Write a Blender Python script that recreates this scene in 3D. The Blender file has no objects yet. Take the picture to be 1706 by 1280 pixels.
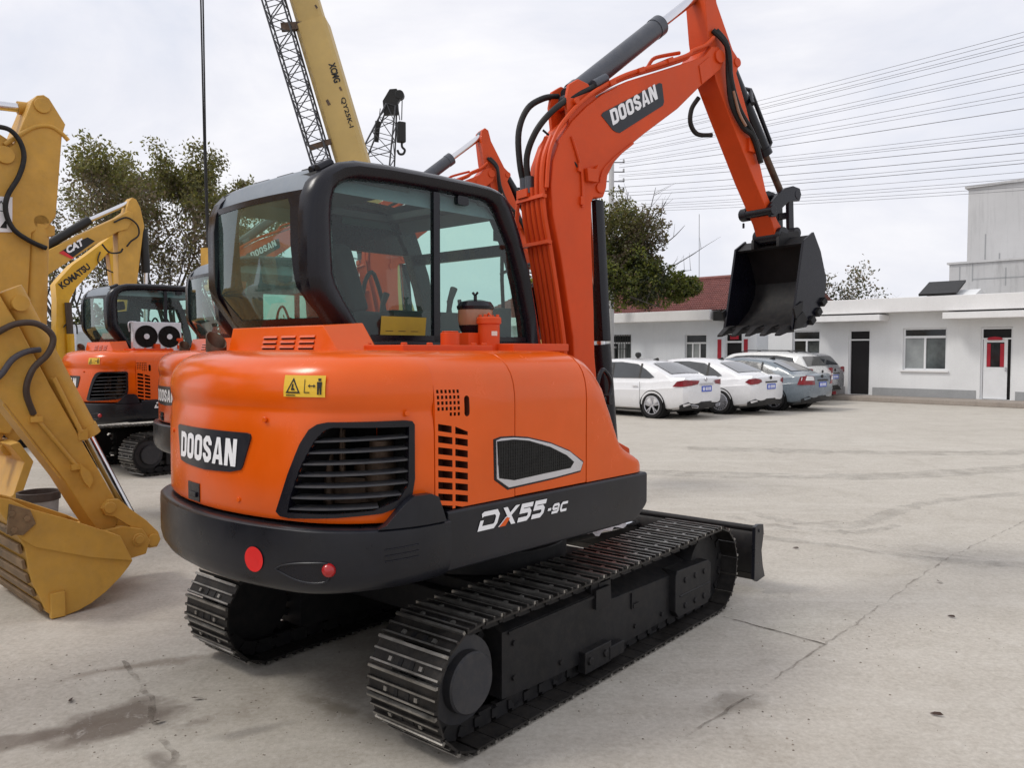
import bpy, bmesh, math, random
from mathutils import Vector, Matrix
R_ = math.radians
C = bpy.context.scene.collection
SC = bpy.context.scene

# ------------------------------------------------------------------ materials
def nodes(name):
    m = bpy.data.materials.new(name); m.use_nodes = True
    nt = m.node_tree
    b = nt.nodes['Principled BSDF']
    return m, nt, b
def N(nt, t, **kw):
    n = nt.nodes.new(t)
    for k, v in kw.items():
        if k in n.inputs.keys(): n.inputs[k].default_value = v
        else: setattr(n, k, v)
    return n
def L(nt, a, b): nt.links.new(a, b)
def noise(nt, scale, detail=4, rough=.6, coord='Object', dist=0.0, vec=None):
    n = N(nt, 'ShaderNodeTexNoise'); n.inputs['Scale'].default_value = scale
    n.inputs['Detail'].default_value = detail; n.inputs['Roughness'].default_value = rough
    n.inputs['Distortion'].default_value = dist
    if vec is None:
        tc = N(nt, 'ShaderNodeTexCoord'); vec = tc.outputs[coord]
    L(nt, vec, n.inputs['Vector'])
    return n.outputs['Fac']
def ramp(nt, fac, stops):
    r = N(nt, 'ShaderNodeValToRGB')
    while len(r.color_ramp.elements) < len(stops): r.color_ramp.elements.new(.5)
    for e, (p, c) in zip(r.color_ramp.elements, stops):
        e.position = p; e.color = (c, c, c, 1) if not isinstance(c, tuple) else (*c, 1)
    L(nt, fac, r.inputs['Fac'])
    return r.outputs['Color']
def mix(nt, fac, a, b, mode='MIX'):
    n = N(nt, 'ShaderNodeMix', data_type='RGBA', blend_type=mode)
    for s, v in ((n.inputs[0], fac), (n.inputs[6], a), (n.inputs[7], b)):
        if hasattr(v, 'node'): L(nt, v, s)
        elif isinstance(v, tuple): s.default_value = (*v, 1) if len(v) == 3 else v
        else: s.default_value = v
    return n.outputs[2]
def math_(nt, op, a, b=None, c=None):
    n = N(nt, 'ShaderNodeMath', operation=op)
    for i, v in enumerate((a, b, c)):
        if v is None: continue
        if hasattr(v, 'node'): L(nt, v, n.inputs[i])
        else: n.inputs[i].default_value = v
    return n.outputs[0]
def bump(nt, b, h, s, d=.01):
    n = N(nt, 'ShaderNodeBump'); n.inputs['Strength'].default_value = s; n.inputs['Distance'].default_value = d
    L(nt, h, n.inputs['Height']); L(nt, n.outputs['Normal'], b.inputs['Normal'])

def paint(name, col, rough=.4, coat=0.0, dirt=.25, dcol=(.30, .25, .19), metal=0.0, var=.14, scale=3.0, bmp=.0, grime=.0, spec=None):
    """painted metal or plastic: tone drift, dust settling on faces that look up, uneven gloss"""
    m, nt, b = nodes(name)
    n1 = noise(nt, scale, 5, .65)
    dark = tuple(c*(1-var*1.6) for c in col); lite = tuple(min(1, c*(1+var)) for c in col)
    base = mix(nt, ramp(nt, n1, [(.3, 0.), (.72, 1.)]), dark, lite)
    if dirt > 0:
        g = N(nt, 'ShaderNodeNewGeometry'); sx = N(nt, 'ShaderNodeSeparateXYZ'); L(nt, g.outputs['Normal'], sx.inputs[0])
        up = math_(nt, 'MULTIPLY_ADD', sx.outputs['Z'], .5, .45)
        n2 = noise(nt, scale*5, 8, .72)
        f = math_(nt, 'MULTIPLY', ramp(nt, n2, [(.42, 0.), (.75, 1.)]), up)
        f = math_(nt, 'MULTIPLY', f, dirt)
        base = mix(nt, f, base, dcol)
    if grime > 0:
        n4 = noise(nt, scale*1.7, 9, .75, dist=.6)
        base = mix(nt, math_(nt, 'MULTIPLY', ramp(nt, n4, [(.5, 0.), (.7, 1.)]), grime), base, tuple(c*.28 for c in col))
    L(nt, base, b.inputs['Base Color'])
    n3 = noise(nt, scale*4, 6, .7)
    rr = math_(nt, 'MULTIPLY_ADD', n3, .30, rough-.14)
    L(nt, rr, b.inputs['Roughness'])
    b.inputs['Metallic'].default_value = metal
    if spec is not None: b.inputs['Specular IOR Level'].default_value = spec
    elif max(col) < .05: b.inputs['Specular IOR Level'].default_value = .32
    b.inputs['Coat Weight'].default_value = coat; b.inputs['Coat Roughness'].default_value = .12
    if bmp: bump(nt, b, noise(nt, scale*30, 3), bmp, .004)
    return m

def glass(name, tint, refl=1.0, body=0.0):
    """thin tinted pane: see-through with a Fresnel sheen"""
    m = bpy.data.materials.new(name); m.use_nodes = True; nt = m.node_tree; nt.nodes.clear()
    o = N(nt, 'ShaderNodeOutputMaterial')
    t = N(nt, 'ShaderNodeBsdfTransparent'); t.inputs['Color'].default_value = (*tint, 1)
    g = N(nt, 'ShaderNodeBsdfGlossy'); g.inputs['Roughness'].default_value = .03; g.inputs['Color'].default_value = (.9, .95, .95, 1)
    f = N(nt, 'ShaderNodeFresnel'); gb = N(nt, 'ShaderNodeNewGeometry')   # same sheen from either side of the sheet
    L(nt, math_(nt, 'MULTIPLY_ADD', gb.outputs['Backfacing'], 1/1.5-1.5, 1.5), f.inputs['IOR'])
    fm = math_(nt, 'MULTIPLY', f.outputs[0], refl)
    d = N(nt, 'ShaderNodeBsdfDiffuse'); d.inputs['Color'].default_value = (.30, .46, .41, 1)  # green diffuse haze imitating reflected surroundings, stronger on the rear pane
    m0 = N(nt, 'ShaderNodeMixShader')
    n1 = noise(nt, 2.2, 5)
    L(nt, math_(nt, 'MULTIPLY', ramp(nt, n1, [(.3, .2), (.75, 1.)]), body), m0.inputs[0])
    L(nt, t.outputs[0], m0.inputs[1]); L(nt, d.outputs[0], m0.inputs[2])
    m1 = N(nt, 'ShaderNodeMixShader'); L(nt, fm, m1.inputs[0]); L(nt, m0.outputs[0], m1.inputs[1]); L(nt, g.outputs[0], m1.inputs[2])
    L(nt, m1.outputs[0], o.inputs[0])
    return m

def leafmat(name, cols, coord_scale=.5):
    m, nt, b = nodes(name)
    g = N(nt, 'ShaderNodeNewGeometry')
    r = ramp(nt, g.outputs['Random Per Island'], [(i/(len(cols)-1), c) for i, c in enumerate(cols)])
    n = ramp(nt, noise(nt, coord_scale, 3), [(.3, .55), (.7, 1.25)])
    c = mix(nt, 1.0, r, n, 'MULTIPLY'); L(nt, c, b.inputs['Base Color'])
    b.inputs['Roughness'].default_value = .6
    t = N(nt, 'ShaderNodeBsdfTranslucent'); L(nt, mix(nt, 1.0, c, (1.5, 1.5, .9), 'MULTIPLY'), t.inputs['Color'])
    mx = N(nt, 'ShaderNodeMixShader'); mx.inputs[0].default_value = .42; L(nt, b.outputs[0], mx.inputs[1]); L(nt, t.outputs[0], mx.inputs[2])
    L(nt, mx.outputs[0], nt.nodes['Material Output'].inputs['Surface'])
    b.inputs['Subsurface Weight'].default_value = 0
    return m

M = {}
M['orange'] = paint('orange_paint', (.74, .101, .003), .22, .12, .10, (.50, .22, .07), var=.07, scale=1.6, spec=.34)
M['boom_orange'] = paint('boom_orange_paint', (.64, .068, .008), .44, .0, .12, (.42, .15, .07), spec=.32, var=.09, scale=1.8, grime=.10)
M['dark'] = paint('charcoal_paint', (.0105, .0115, .017), .30, .0, .16, (.07, .065, .06), var=.25, scale=2.2, spec=.36)
M['black'] = paint('black_frame', (.0045, .0045, .0095), .26, .0, .06, (.06, .055, .055), var=.2, spec=.38)
M['under'] = paint('undercarriage_black', (.009, .009, .0105), .55, 0, .34, (.085, .072, .058), var=.3, scale=4, bmp=.1)
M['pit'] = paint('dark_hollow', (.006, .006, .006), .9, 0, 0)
M['shoe'] = paint('track_steel', (.036, .034, .033), .45, 0, .35, (.13, .105, .08), metal=.5, var=.4, scale=6, bmp=.2, grime=.5)
M['worn'] = paint('worn_steel', (.33, .32, .30), .38, 0, .35, (.22, .17, .12), metal=.8, var=.35, scale=9)
M['hub'] = paint('hub_grey', (.034, .035, .040), .5, 0, .2, var=.12)
M['chrome'] = paint('chrome_rod', (.72, .72, .74), .16, 0, 0, metal=1, var=.03)
M['silver'] = paint('silver_trim', (.62, .62, .66), .30, 0, .1, metal=.75, var=.05)
M['cyl_grey'] = paint('cylinder_grey', (.055, .062, .078), .36, .1, .15, var=.12)
M['hose'] = paint('rubber_hose', (.012, .012, .013), .55, 0, .15)
M['hose_worn'] = paint('brown_hose', (.055, .035, .024), .6, 0, .2)
M['white'] = paint('white_lettering', (.86, .86, .88), .45, 0, .05, var=.02)
M['badge'] = paint('badge_black', (.018, .019, .026), .32, .2, .08)
M['red'] = paint('red_reflector', (.72, .012, .012), .35, .2, .05)
M['redlamp'] = paint('red_lamp_lens', (.42, .01, .012), .2, .4, 0)
M['decal'] = paint('yellow_decal', (.80, .50, .03), .45, 0, .05, var=.05)
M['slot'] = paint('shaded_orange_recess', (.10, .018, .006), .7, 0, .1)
M['slat'] = paint('grey_louvre_plastic', (.045, .047, .056), .4, 0, .25, var=.15)
M['sticker'] = paint('sun_faded_sticker', (.42, .29, .02), .6, 0, .1)
M['ink'] = paint('black_ink', (.02, .02, .02), .5, 0, 0)
M['mesh'] = paint('black_mesh', (.010, .010, .010), .6, 0, .1, scale=40, var=.5)
M['roofgrey'] = paint('cab_roof_grey', (.17, .20, .235), .42, .05, .35, (.34, .34, .33), var=.10, scale=2.5)
M['pipe'] = paint('rusty_pipe', (.12, .075, .05), .55, 0, .4, metal=.5, var=.4, scale=8)
M['tan'] = paint('tan_bowl', (.33, .17, .10), .3, .3, .15)
M['seat'] = paint('seat_fabric', (.022, .024, .027), .8, 0, .1)
M['inner'] = paint('cab_trim', (.045, .048, .052), .7, 0, .1)
M['glass'] = glass('green_tinted_glass', (.68, .85, .79), 1.0, .04)
M['rearglass'] = glass('rear_green_glass', (.66, .86, .78), 1.3, .22)
M['skylight'] = glass('skylight_plastic', (.80, .86, .78), .3, .3)
M['cat'] = paint('construction_yellow', (.60, .335, .062), .50, .0, .45, (.46, .31, .14), var=.12, scale=2.4, grime=.16, spec=.3)
M['catwear'] = paint('worn_bucket_brown', (.20, .125, .06), .6, 0, .6, (.13, .09, .06), var=.35, scale=5, grime=.5, bmp=.3)
M['komatsu'] = paint('bright_yellow', (.68, .37, .008), .45, .1, .15, var=.1)
M['crane'] = paint('crane_yellow', (.50, .345, .115), .55, 0, .15, (.4, .33, .2), var=.1, scale=.6, grime=.05)
M['lattice'] = paint('lattice_grey', (.045, .047, .055), .6, 0, .1)
M['cream'] = paint('cream_label', (.75, .72, .62), .5, 0, .1)

# ------------------------------------------------------------------ mesh building
class MB:
    def __init__(s): s.v = []; s.f = []; s.m = []
    def add(s, vs, fs, mi=0):
        o = len(s.v); s.v += [tuple(p) for p in vs]
        s.f += [tuple(i+o for i in f) for f in fs]; s.m += [mi]*len(fs); return s
    def loft(s, rings, caps=True, closed=True, mi=0):
        n = len(rings[0]); vs = [p for r in rings for p in r]; fs = []
        for k in range(len(rings)-1):
            for i in range(n if closed else n-1):
                j = (i+1) % n
                fs.append((k*n+i, k*n+j, (k+1)*n+j, (k+1)*n+i))
        if caps and closed:
            fs.append(tuple(range(n))[::-1]); fs.append(tuple((len(rings)-1)*n+i for i in range(n)))
        return s.add(vs, fs, mi)
    def box(s, c, d, mi=0, rot=None):
        c = Vector(c); hx, hy, hz = d[0]/2, d[1]/2, d[2]/2
        vs = [Vector((x, y, z)) for z in (-hz, hz) for x, y in ((-hx, -hy), (hx, -hy), (hx, hy), (-hx, hy))]
        if rot is not None: vs = [rot @ p for p in vs]
        vs = [p+c for p in vs]
        return s.add(vs, [(0, 3, 2, 1), (4, 5, 6, 7), (0, 1, 5, 4), (1, 2, 6, 5), (2, 3, 7, 6), (3, 0, 4, 7)], mi)
    def beam(s, a, b, w, h, mi=0, up=(0, 0, 1)):
        a, b = Vector(a), Vector(b); d = b-a; ln = d.length; d.normalize()
        u = Vector(up); sx = d.cross(u)
        if sx.length < 1e-4: sx = d.cross(Vector((1, 0, 0)))
        sx.normalize(); uz = sx.cross(d)
        r = Matrix((sx, d, uz)).transposed()
        return s.box((a+b)/2, (w, ln, h), mi, r)
    def xprism(s, poly, x0, x1, mi=0, poly1=None):          # polygon of (y, z) drawn out along x
        p1 = poly1 or poly
        return s.loft([[(x0, y, z) for y, z in poly], [(x1, y, z) for y, z in p1]], mi=mi)
    def yprism(s, poly, y0, y1, mi=0, poly1=None):
        p1 = poly1 or poly
        return s.loft([[(x, y0, z) for x, z in poly], [(x, y1, z) for x, z in p1]], mi=mi)
    def zprism(s, poly, z0, z1, mi=0, poly1=None):
        p1 = poly1 or poly
        return s.loft([[(x, y, z0) for x, y in poly], [(x, y, z1) for x, y in p1]], mi=mi)
    def tube(s, pts, r, n=8, mi=0, smooth=0, caps=True):
        pts = [Vector(p) for p in pts]
        if smooth: pts = spline(pts, smooth)
        rr = r if isinstance(r, (list, tuple)) else [r]*len(pts)
        if len(rr) != len(pts): rr = [rr[0]+(rr[-1]-rr[0])*i/(len(pts)-1) for i in range(len(pts))]
        t0 = (pts[1]-pts[0]).normalized(); u = t0.orthogonal().normalized(); rings = []
        for i, p in enumerate(pts):
            t = (pts[min(i+1, len(pts)-1)]-pts[max(i-1, 0)])
            if t.length < 1e-9: t = t0
            t.normalize(); u = (u-t*u.dot(t))
            if u.length < 1e-6: u = t.orthogonal()
            u.normalize(); w = t.cross(u)
            rings.append([p+(u*math.cos(a)+w*math.sin(a))*rr[i] for a in [2*math.pi*k/n for k in range(n)]])
        return s.loft(rings, caps=caps, mi=mi)
    def cyl(s, a, b, r, n=20, mi=0, r1=None): return s.tube([a, b], [r, r if r1 is None else r1], n, mi)
    def lathe(s, prof, o=(0, 0, 0), axis='Z', n=24, mi=0):
        rings = []
        for rad, h in prof:
            ring = []
            for k in range(n):
                a = 2*math.pi*k/n; c, d = rad*math.cos(a), rad*math.sin(a)
                p = (c, d, h) if axis == 'Z' else ((h, c, d) if axis == 'X' else (d, h, c))
                ring.append((o[0]+p[0], o[1]+p[1], o[2]+p[2]))
            rings.append(ring)
        return s.loft(rings, mi=mi)
    def build(s, name, mats, parent=None, mw=None, bevel=0, angle=38, recalc=True, seg=2):
        me = bpy.data.meshes.new(name)
        me.from_pydata(s.v, [], s.f)
        mats = mats if isinstance(mats, (list, tuple)) else [mats]
        for m in mats: me.materials.append(m)
        for p, i in zip(me.polygons, s.m): p.material_index = i
        return finish(me, name, parent, mw, bevel, angle, recalc, seg)

def finish(me, name, parent=None, mw=None, bevel=0, angle=38, recalc=True, seg=2):
    bm = bmesh.new(); bm.from_mesh(me)
    if recalc: bmesh.ops.recalc_face_normals(bm, faces=bm.faces)
    th = R_(angle)
    for f in bm.faces: f.smooth = True
    for e in bm.edges:
        if len(e.link_faces) == 2: e.smooth = bool(bevel) or e.calc_face_angle(0) < th
        else: e.smooth = False
    bm.to_mesh(me); bm.free()
    o = bpy.data.objects.new(name, me); C.objects.link(o)
    if parent is not None: o.parent = parent
    if mw is not None: o.matrix_basis = mw
    if bevel:
        b = o.modifiers.new('edge', 'BEVEL'); b.width = bevel; b.segments = seg; b.limit_method = 'ANGLE'
        b.angle_limit = R_(angle); b.harden_normals = True
    return o

def spline(pts, k):
    out = []; n = len(pts)
    for i in range(n-1):
        p0, p1, p2, p3 = pts[max(i-1, 0)], pts[i], pts[i+1], pts[min(i+2, n-1)]
        for j in range(k):
            t = j/k
            out.append(.5*((2*p1)+(p2-p0)*t+(2*p0-5*p1+4*p2-p3)*t*t+(3*p1-p0-3*p2+p3)*t**3))
    out.append(pts[-1]); return out

def boolean(me_a, cutters, name):
    """difference of a closed mesh with closed cutters, evaluated to a plain mesh; nothing else stays in the scene"""
    a = bpy.data.objects.new('tmp_a', me_a); C.objects.link(a); tmp = []
    for cm in cutters:
        me = bpy.data.meshes.new('tmp_c'); me.from_pydata(cm.v, [], cm.f)
        bm = bmesh.new(); bm.from_mesh(me); bmesh.ops.recalc_face_normals(bm, faces=bm.faces); bm.to_mesh(me); bm.free()
        c = bpy.data.objects.new('tmp_c', me); C.objects.link(c); tmp.append(c)
        md = a.modifiers.new('cut', 'BOOLEAN'); md.operation = 'DIFFERENCE'; md.solver = 'EXACT'; md.object = c; md.use_self = False
    dg = bpy.context.evaluated_depsgraph_get(); dg.update()
    res = bpy.data.meshes.new_from_object(a.evaluated_get(dg)); res.name = name
    for o in tmp+[a]: bpy.data.objects.remove(o)
    return res
def raw(mb, mats):
    me = bpy.data.meshes.new('raw'); me.from_pydata(mb.v, [], mb.f)
    for m in mats: me.materials.append(m)
    bm = bmesh.new(); bm.from_mesh(me); bmesh.ops.recalc_face_normals(bm, faces=bm.faces); bm.to_mesh(me); bm.free()
    return me

_tc = {}
def text_geo(body, bold, shear):
    k = (body, bold, shear)
    if k not in _tc:
        cu = bpy.data.curves.new('t', 'FONT'); cu.body = body; cu.offset = bold; cu.shear = shear; cu.resolution_u = 3
        o = bpy.data.objects.new('t', cu); C.objects.link(o)
        dg = bpy.context.evaluated_depsgraph_get(); dg.update()
        me = o.evaluated_get(dg).to_mesh()
        vs = [(v.co.x, v.co.y) for v in me.vertices]; fs = [tuple(p.vertices) for p in me.polygons]
        o.evaluated_get(dg).to_mesh_clear(); bpy.data.objects.remove(o); bpy.data.curves.remove(cu)
        x0 = min(v[0] for v in vs); x1 = max(v[0] for v in vs); y0 = min(v[1] for v in vs); y1 = max(v[1] for v in vs)
        _tc[k] = ([((x-x0)/(x1-x0), (y-y0)/(y1-y0)) for x, y in vs], fs)
    return _tc[k]
def put_text(name, body, mat, parent, fmap, u0, v0, w, h, shear=0., bold=.02, mw=None):
    vs, fs = text_geo(body, bold, shear); mb = MB()
    mb.add([fmap(u0+a*w, v0+b*h) for a, b in vs], fs)
    return mb.build(name, mat, parent, mw, recalc=False)
def stroke(pts, t, closed=False):
    n = len(pts); P = [Vector(p) for p in pts]; L_, R2 = [], []
    for i in range(n):
        a = P[i]-P[i-1] if (i > 0 or closed) else P[1]-P[0]
        b = P[(i+1) % n]-P[i] if (i < n-1 or closed) else P[-1]-P[-2]
        a.normalize(); b.normalize(); m = Vector((-(a.y+b.y), a.x+b.x)); m.normalize()
        k = t/2/max(.35, m.dot(Vector((-a.y, a.x))))
        L_.append(P[i]+m*k); R2.append(P[i]-m*k)
    rng = range(n) if closed else range(n-1)
    return [[tuple(R2[i]), tuple(R2[(i+1) % n]), tuple(L_[(i+1) % n]), tuple(L_[i])] for i in rng]
def glyph(ch, w, t):
    h = t/2; c = .15
    if ch == 'D': return stroke([(h, h), (w-h-c, h), (w-h-.03, h+.05), (w-h, h+c), (w-h, 1-h-c), (w-h-.03, 1-h-.05), (w-h-c, 1-h), (h, 1-h)], t, True)
    if ch == 'O': return stroke([(h+c, h), (w-h-c, h), (w-h-.035, h+.04), (w-h, h+c), (w-h, 1-h-c), (w-h-.035, 1-h-.04), (w-h-c, 1-h), (h+c, 1-h), (h+.035, 1-h-.04), (h, 1-h-c), (h, h+c), (h+.035, h+.04)], t, True)
    if ch == 'S': return stroke([(w-h, .66), (w-h, 1-h-c), (w-h-.12, 1-h), (h+.12, 1-h), (h, 1-h-.10), (h, .66), (h+.07, .57), (w-h-.07, .43), (w-h, .34), (w-h, h+.10), (w-h-.12, h), (h+.12, h), (h, h+c), (h, .34)], t)
    if ch == 'A': return [[(0, 0), (t*1.05, 0), (w/2+t*.12, 1), (w/2-t*.55, 1)], [(w-t*1.05, 0), (w, 0), (w/2+t*.55, 1), (w/2-t*.12, 1)], [(w*.26, .18), (w*.74, .18), (w*.68, .36), (w*.32, .36)]]
    if ch == 'N': return [[(0, 0), (t, 0), (t, 1), (0, 1)], [(w-t, 0), (w, 0), (w, 1), (w-t, 1)], [(t*.2, 1), (t*1.25, 1), (w-t*.2, 0), (w-t*1.25, 0)]]
    if ch == 'd': return stroke([(.02, .80), (.02+h, 1-h), (w-h-.2, 1-h), (w-h, 1-h-.2), (w-h, h+.16), (w-h-.12, h), (h, h), (h, .55)], t)
    if ch == 'x': return [[(0, 0), (t*1.35, 0), (w*.5+t*.3, .5), (w*.5-t*.9, .5)], [(w*.5-t*.7, .5), (w*.5+t*.7, .5), (w, 1), (w-t*1.35, 1)], [(w-t*1.35, 0), (w, 0), (t*1.35, 1), (0, 1)]]
    if ch == '5': return stroke([(w, 1-h), (h, 1-h), (h, .58), (w-h-.14, .58), (w-h, .46), (w-h, h+.14), (w-h-.14, h), (0, h)], t)
    if ch == '-': return [[(0, .38), (w, .38), (w, .38+t), (0, .38+t)]]
    if ch == '9': return stroke([(0, h), (w-h-.1, h), (w-h, h+.12), (w-h, 1-h-.12), (w-h-.12, 1-h), (h+.12, 1-h), (h, 1-h-.12), (h, .55), (h+.12, .46), (w-h, .46)], t)
    if ch == 'C': return stroke([(w, 1-h), (h+.14, 1-h), (h, 1-h-.14), (h, h+.14), (h+.14, h), (w, h)], t)
def put_glyphs(name, word, mat, parent, fmk, off, u0, v0, h, widths, t, gap, shear=0.):
    mb = MB(); u = u0
    for ch, wd in zip(word, widths):
        for k, q in enumerate(glyph(ch, wd, t)):
            f = fmk(off+(.0005*k if ch in 'ANx' else 0))
            mb.add([f(u+(a+shear*b)*h, v0+b*h) for a, b in q], [(0, 1, 2, 3)])
        u += (wd+gap)*h
    return mb.build(name, mat, parent, recalc=False)
DOO = (.64, .64, .64, .62, .72, .68)
def sheet(poly, fmap, mb=None, mi=0):
    mb = mb or MB(); mb.add([fmap(u, v) for u, v in poly], [tuple(range(len(poly)))], mi); return mb

# ------------------------------------------------------------------ tagging
def tag(o, label=None, cat=None, group=None, kind=None):
    for k, v in (('label', label), ('category', cat), ('group', group), ('kind', kind)):
        if v: o[k] = v
    return o
def thing(name, label, cat, loc=(0, 0, 0), deg=0, group=None):
    """an Empty at the base of a thing; deg is its heading measured clockwise from +Y"""
    o = bpy.data.objects.new(name, None); C.objects.link(o); o.location = loc; o.rotation_euler = (0, 0, -R_(deg))
    o.empty_display_size = .2
    return tag(o, label, cat, group)
def copy_tree(o, parent=None):
    c = o.copy(); C.objects.link(c); c.parent = parent
    for ch in list(o.children): copy_tree(ch, c)
    return c
def Rz(deg): return Matrix.Rotation(-R_(deg), 4, 'Z')

# ------------------------------------------------------------------ camera, sky, sun
F_, H_ = 1330.0, 1.68
cam = bpy.data.cameras.new('camera'); co = bpy.data.objects.new('camera', cam); C.objects.link(co)
cam.sensor_fit = 'HORIZONTAL'; cam.sensor_width = 36; cam.lens = 36*F_/1706
cam.clip_start = .05; cam.clip_end = 3000
co.location = (0, 0, H_); co.rotation_euler = (R_(90)-math.atan(56/F_), 0, 0)
SC.camera = co
SC.view_settings.view_transform = 'Standard'; SC.view_settings.look = 'None'; SC.view_settings.exposure = 0
SC.cycles.use_denoising = True
SC.cycles.max_bounces = 8; SC.cycles.transparent_max_bounces = 16; SC.cycles.caustics_reflective = False

SUN_EL, SUN_AZ = 50, -98         # degrees; azimuth clockwise from +Y
w = bpy.data.worlds.new('World'); SC.world = w; w.use_nodes = True; nt = w.node_tree
bg = nt.nodes['Background']
sky = N(nt, 'ShaderNodeTexSky', sky_type='NISHITA'); sky.sun_disc = False
sky.sun_elevation = R_(SUN_EL); sky.sun_rotation = R_(SUN_AZ)
sky.air_density = 1.0; sky.dust_density = 3.0
tc = N(nt, 'ShaderNodeTexCoord')
mp = N(nt, 'ShaderNodeMapping'); mp.inputs['Scale'].default_value = (1, 1, 2.4); L(nt, tc.outputs['Generated'], mp.inputs[0])
n1 = noise(nt, 2.1, 8, .58, vec=mp.outputs[0], dist=.5)
n2 = noise(nt, 5.0, 6, .6, vec=mp.outputs[0])
cl = ramp(nt, n1, [(.34, (7.0, 7.35, 8.35)), (.5, (8.35, 8.4, 9.0)), (.64, (9.7, 9.6, 9.8))])
cl = mix(nt, .25, cl, ramp(nt, n2, [(.35, (7.5, 7.6, 8.3)), (.65, (9.4, 9.3, 9.7))]))
L(nt, mix(nt, .93, sky.outputs[0], cl), bg.inputs['Color'])
bg.inputs['Strength'].default_value = .11
sl = bpy.data.lights.new('sun', 'SUN'); so = bpy.data.objects.new('sun', sl); C.objects.link(so)
sl.energy = 1.45; sl.angle = R_(14); sl.color = (1, .96, .90)
sd = Vector((math.sin(R_(SUN_AZ))*math.cos(R_(SUN_EL)), math.cos(R_(SUN_AZ))*math.cos(R_(SUN_EL)), math.sin(R_(SUN_EL))))
so.rotation_euler = sd.to_track_quat('Z', 'Y').to_euler(); so.location = sd*60

# ------------------------------------------------------------------ rounded tail outline of the excavator's upper body
def plan(R, r, hw, yR, yL, na=44):
    cx = hw-r; cy = -math.sqrt((R-r)**2-cx*cx); a0 = math.atan2(cy, cx)
    pts = [(hw, yy, 1, 0) for yy in (0, cy*.5, cy)]
    for i in range(1, 15):
        a = a0*i/14; pts.append((cx+r*math.cos(a), cy+r*math.sin(a), math.cos(a), math.sin(a)))
    a1 = -math.pi-a0
    for i in range(1, na+1):
        a = a0+(a1-a0)*i/na; pts.append((R*math.cos(a), R*math.sin(a), math.cos(a), math.sin(a)))
    for i in range(13, -1, -1):
        a = a0*i/14; pts.append((-cx-r*math.cos(a), cy+r*math.sin(a), -math.cos(a), math.sin(a)))
    pts += [(-hw, yy, -1, 0) for yy in (cy*.5, 0)]
    def cut(ps, yc):                                    # start the run exactly at y = yc
        for i in range(len(ps)-1):
            if ps[i][1] > yc >= ps[i+1][1]:
                t = (yc-ps[i][1])/(ps[i+1][1]-ps[i][1])
                return [tuple(a+(b-a)*t for a, b in zip(ps[i], ps[i+1]))]+ps[i+1:]
        return ps
    pts = cut(pts, yR); pts = cut(pts[::-1], yL)[::-1]
    return pts
def plan_at(pts, deg):
    """point and outward normal where the ray at deg (from straight back, towards +x) meets the outline"""
    a = R_(deg); d = (math.sin(a), -math.cos(a))
    for p, q in zip(pts, pts[1:]):
        ex, ey = q[0]-p[0], q[1]-p[1]; det = -d[0]*ey+d[1]*ex
        if abs(det) < 1e-12: continue
        t = (-p[0]*ey+p[1]*ex)/det; s = (d[0]*p[1]-d[1]*p[0])/det
        if -1e-6 <= s <= 1+1e-6 and t > 0: return tuple(a_+(b_-a_)*s for a_, b_ in zip(p, q))
    return pts[0] if deg > 0 else pts[-1]
OUT = plan(1.69, .5, .9, -.9, -.9)
OUTC = plan(1.74, .48, .93, -.9, -.9)
def on(pts, off=0.0):
    def f(deg, z):
        x, y, nx, ny = plan_at(pts, deg); return (x+nx*off, y+ny*off, z)
    return f
def rear(off=0.0, pts=None):                            # (metres along the tail, z)
    g = on(pts or OUT, off)
    return lambda u, z: g(math.degrees(u/1.69), z)
def zspan(poly, u):
    zs = []
    for (a, b), (c, d) in zip(poly, poly[1:]+poly[:1]):
        if (a-u)*(c-u) <= 0 and abs(a-c) > 1e-9: zs.append(b+(d-b)*(u-a)/(c-a))
    return (min(zs), max(zs)) if zs else (9., -9.)
def slab(poly, pts, o0, o1, n=28, mb=None, mi=0):
    """a plate that follows the tail outline; poly in (degrees, z), from offset o0 (inner) to o1 (outer)"""
    us = sorted({p[0] for p in poly} | {min(p[0] for p in poly)+(max(p[0] for p in poly)-min(p[0] for p in poly))*i/n for i in range(n+1)})
    us[0] += 1e-4; us[-1] -= 1e-4
    fi, fo = on(pts, o0), on(pts, o1); rings = []
    for u in us:
        a, b = zspan(poly, u)
        if b-a < .002: b = a+.002
        rings.append([fi(u, a), fo(u, a), fo(u, b), fi(u, b)])
    return (mb or MB()).loft(rings, mi=mi)
def rpoly(x0, y0, x1, y1, r, n=4):
    out = []
    for cx, cy, a in ((x1-r, y0+r, -90), (x1-r, y1-r, 0), (x0+r, y1-r, 90), (x0+r, y0+r, 180)):
        for i in range(n+1):
            t = R_(a+90*i/n); out.append((cx+r*math.cos(t), cy+r*math.sin(t)))
    return out

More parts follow.
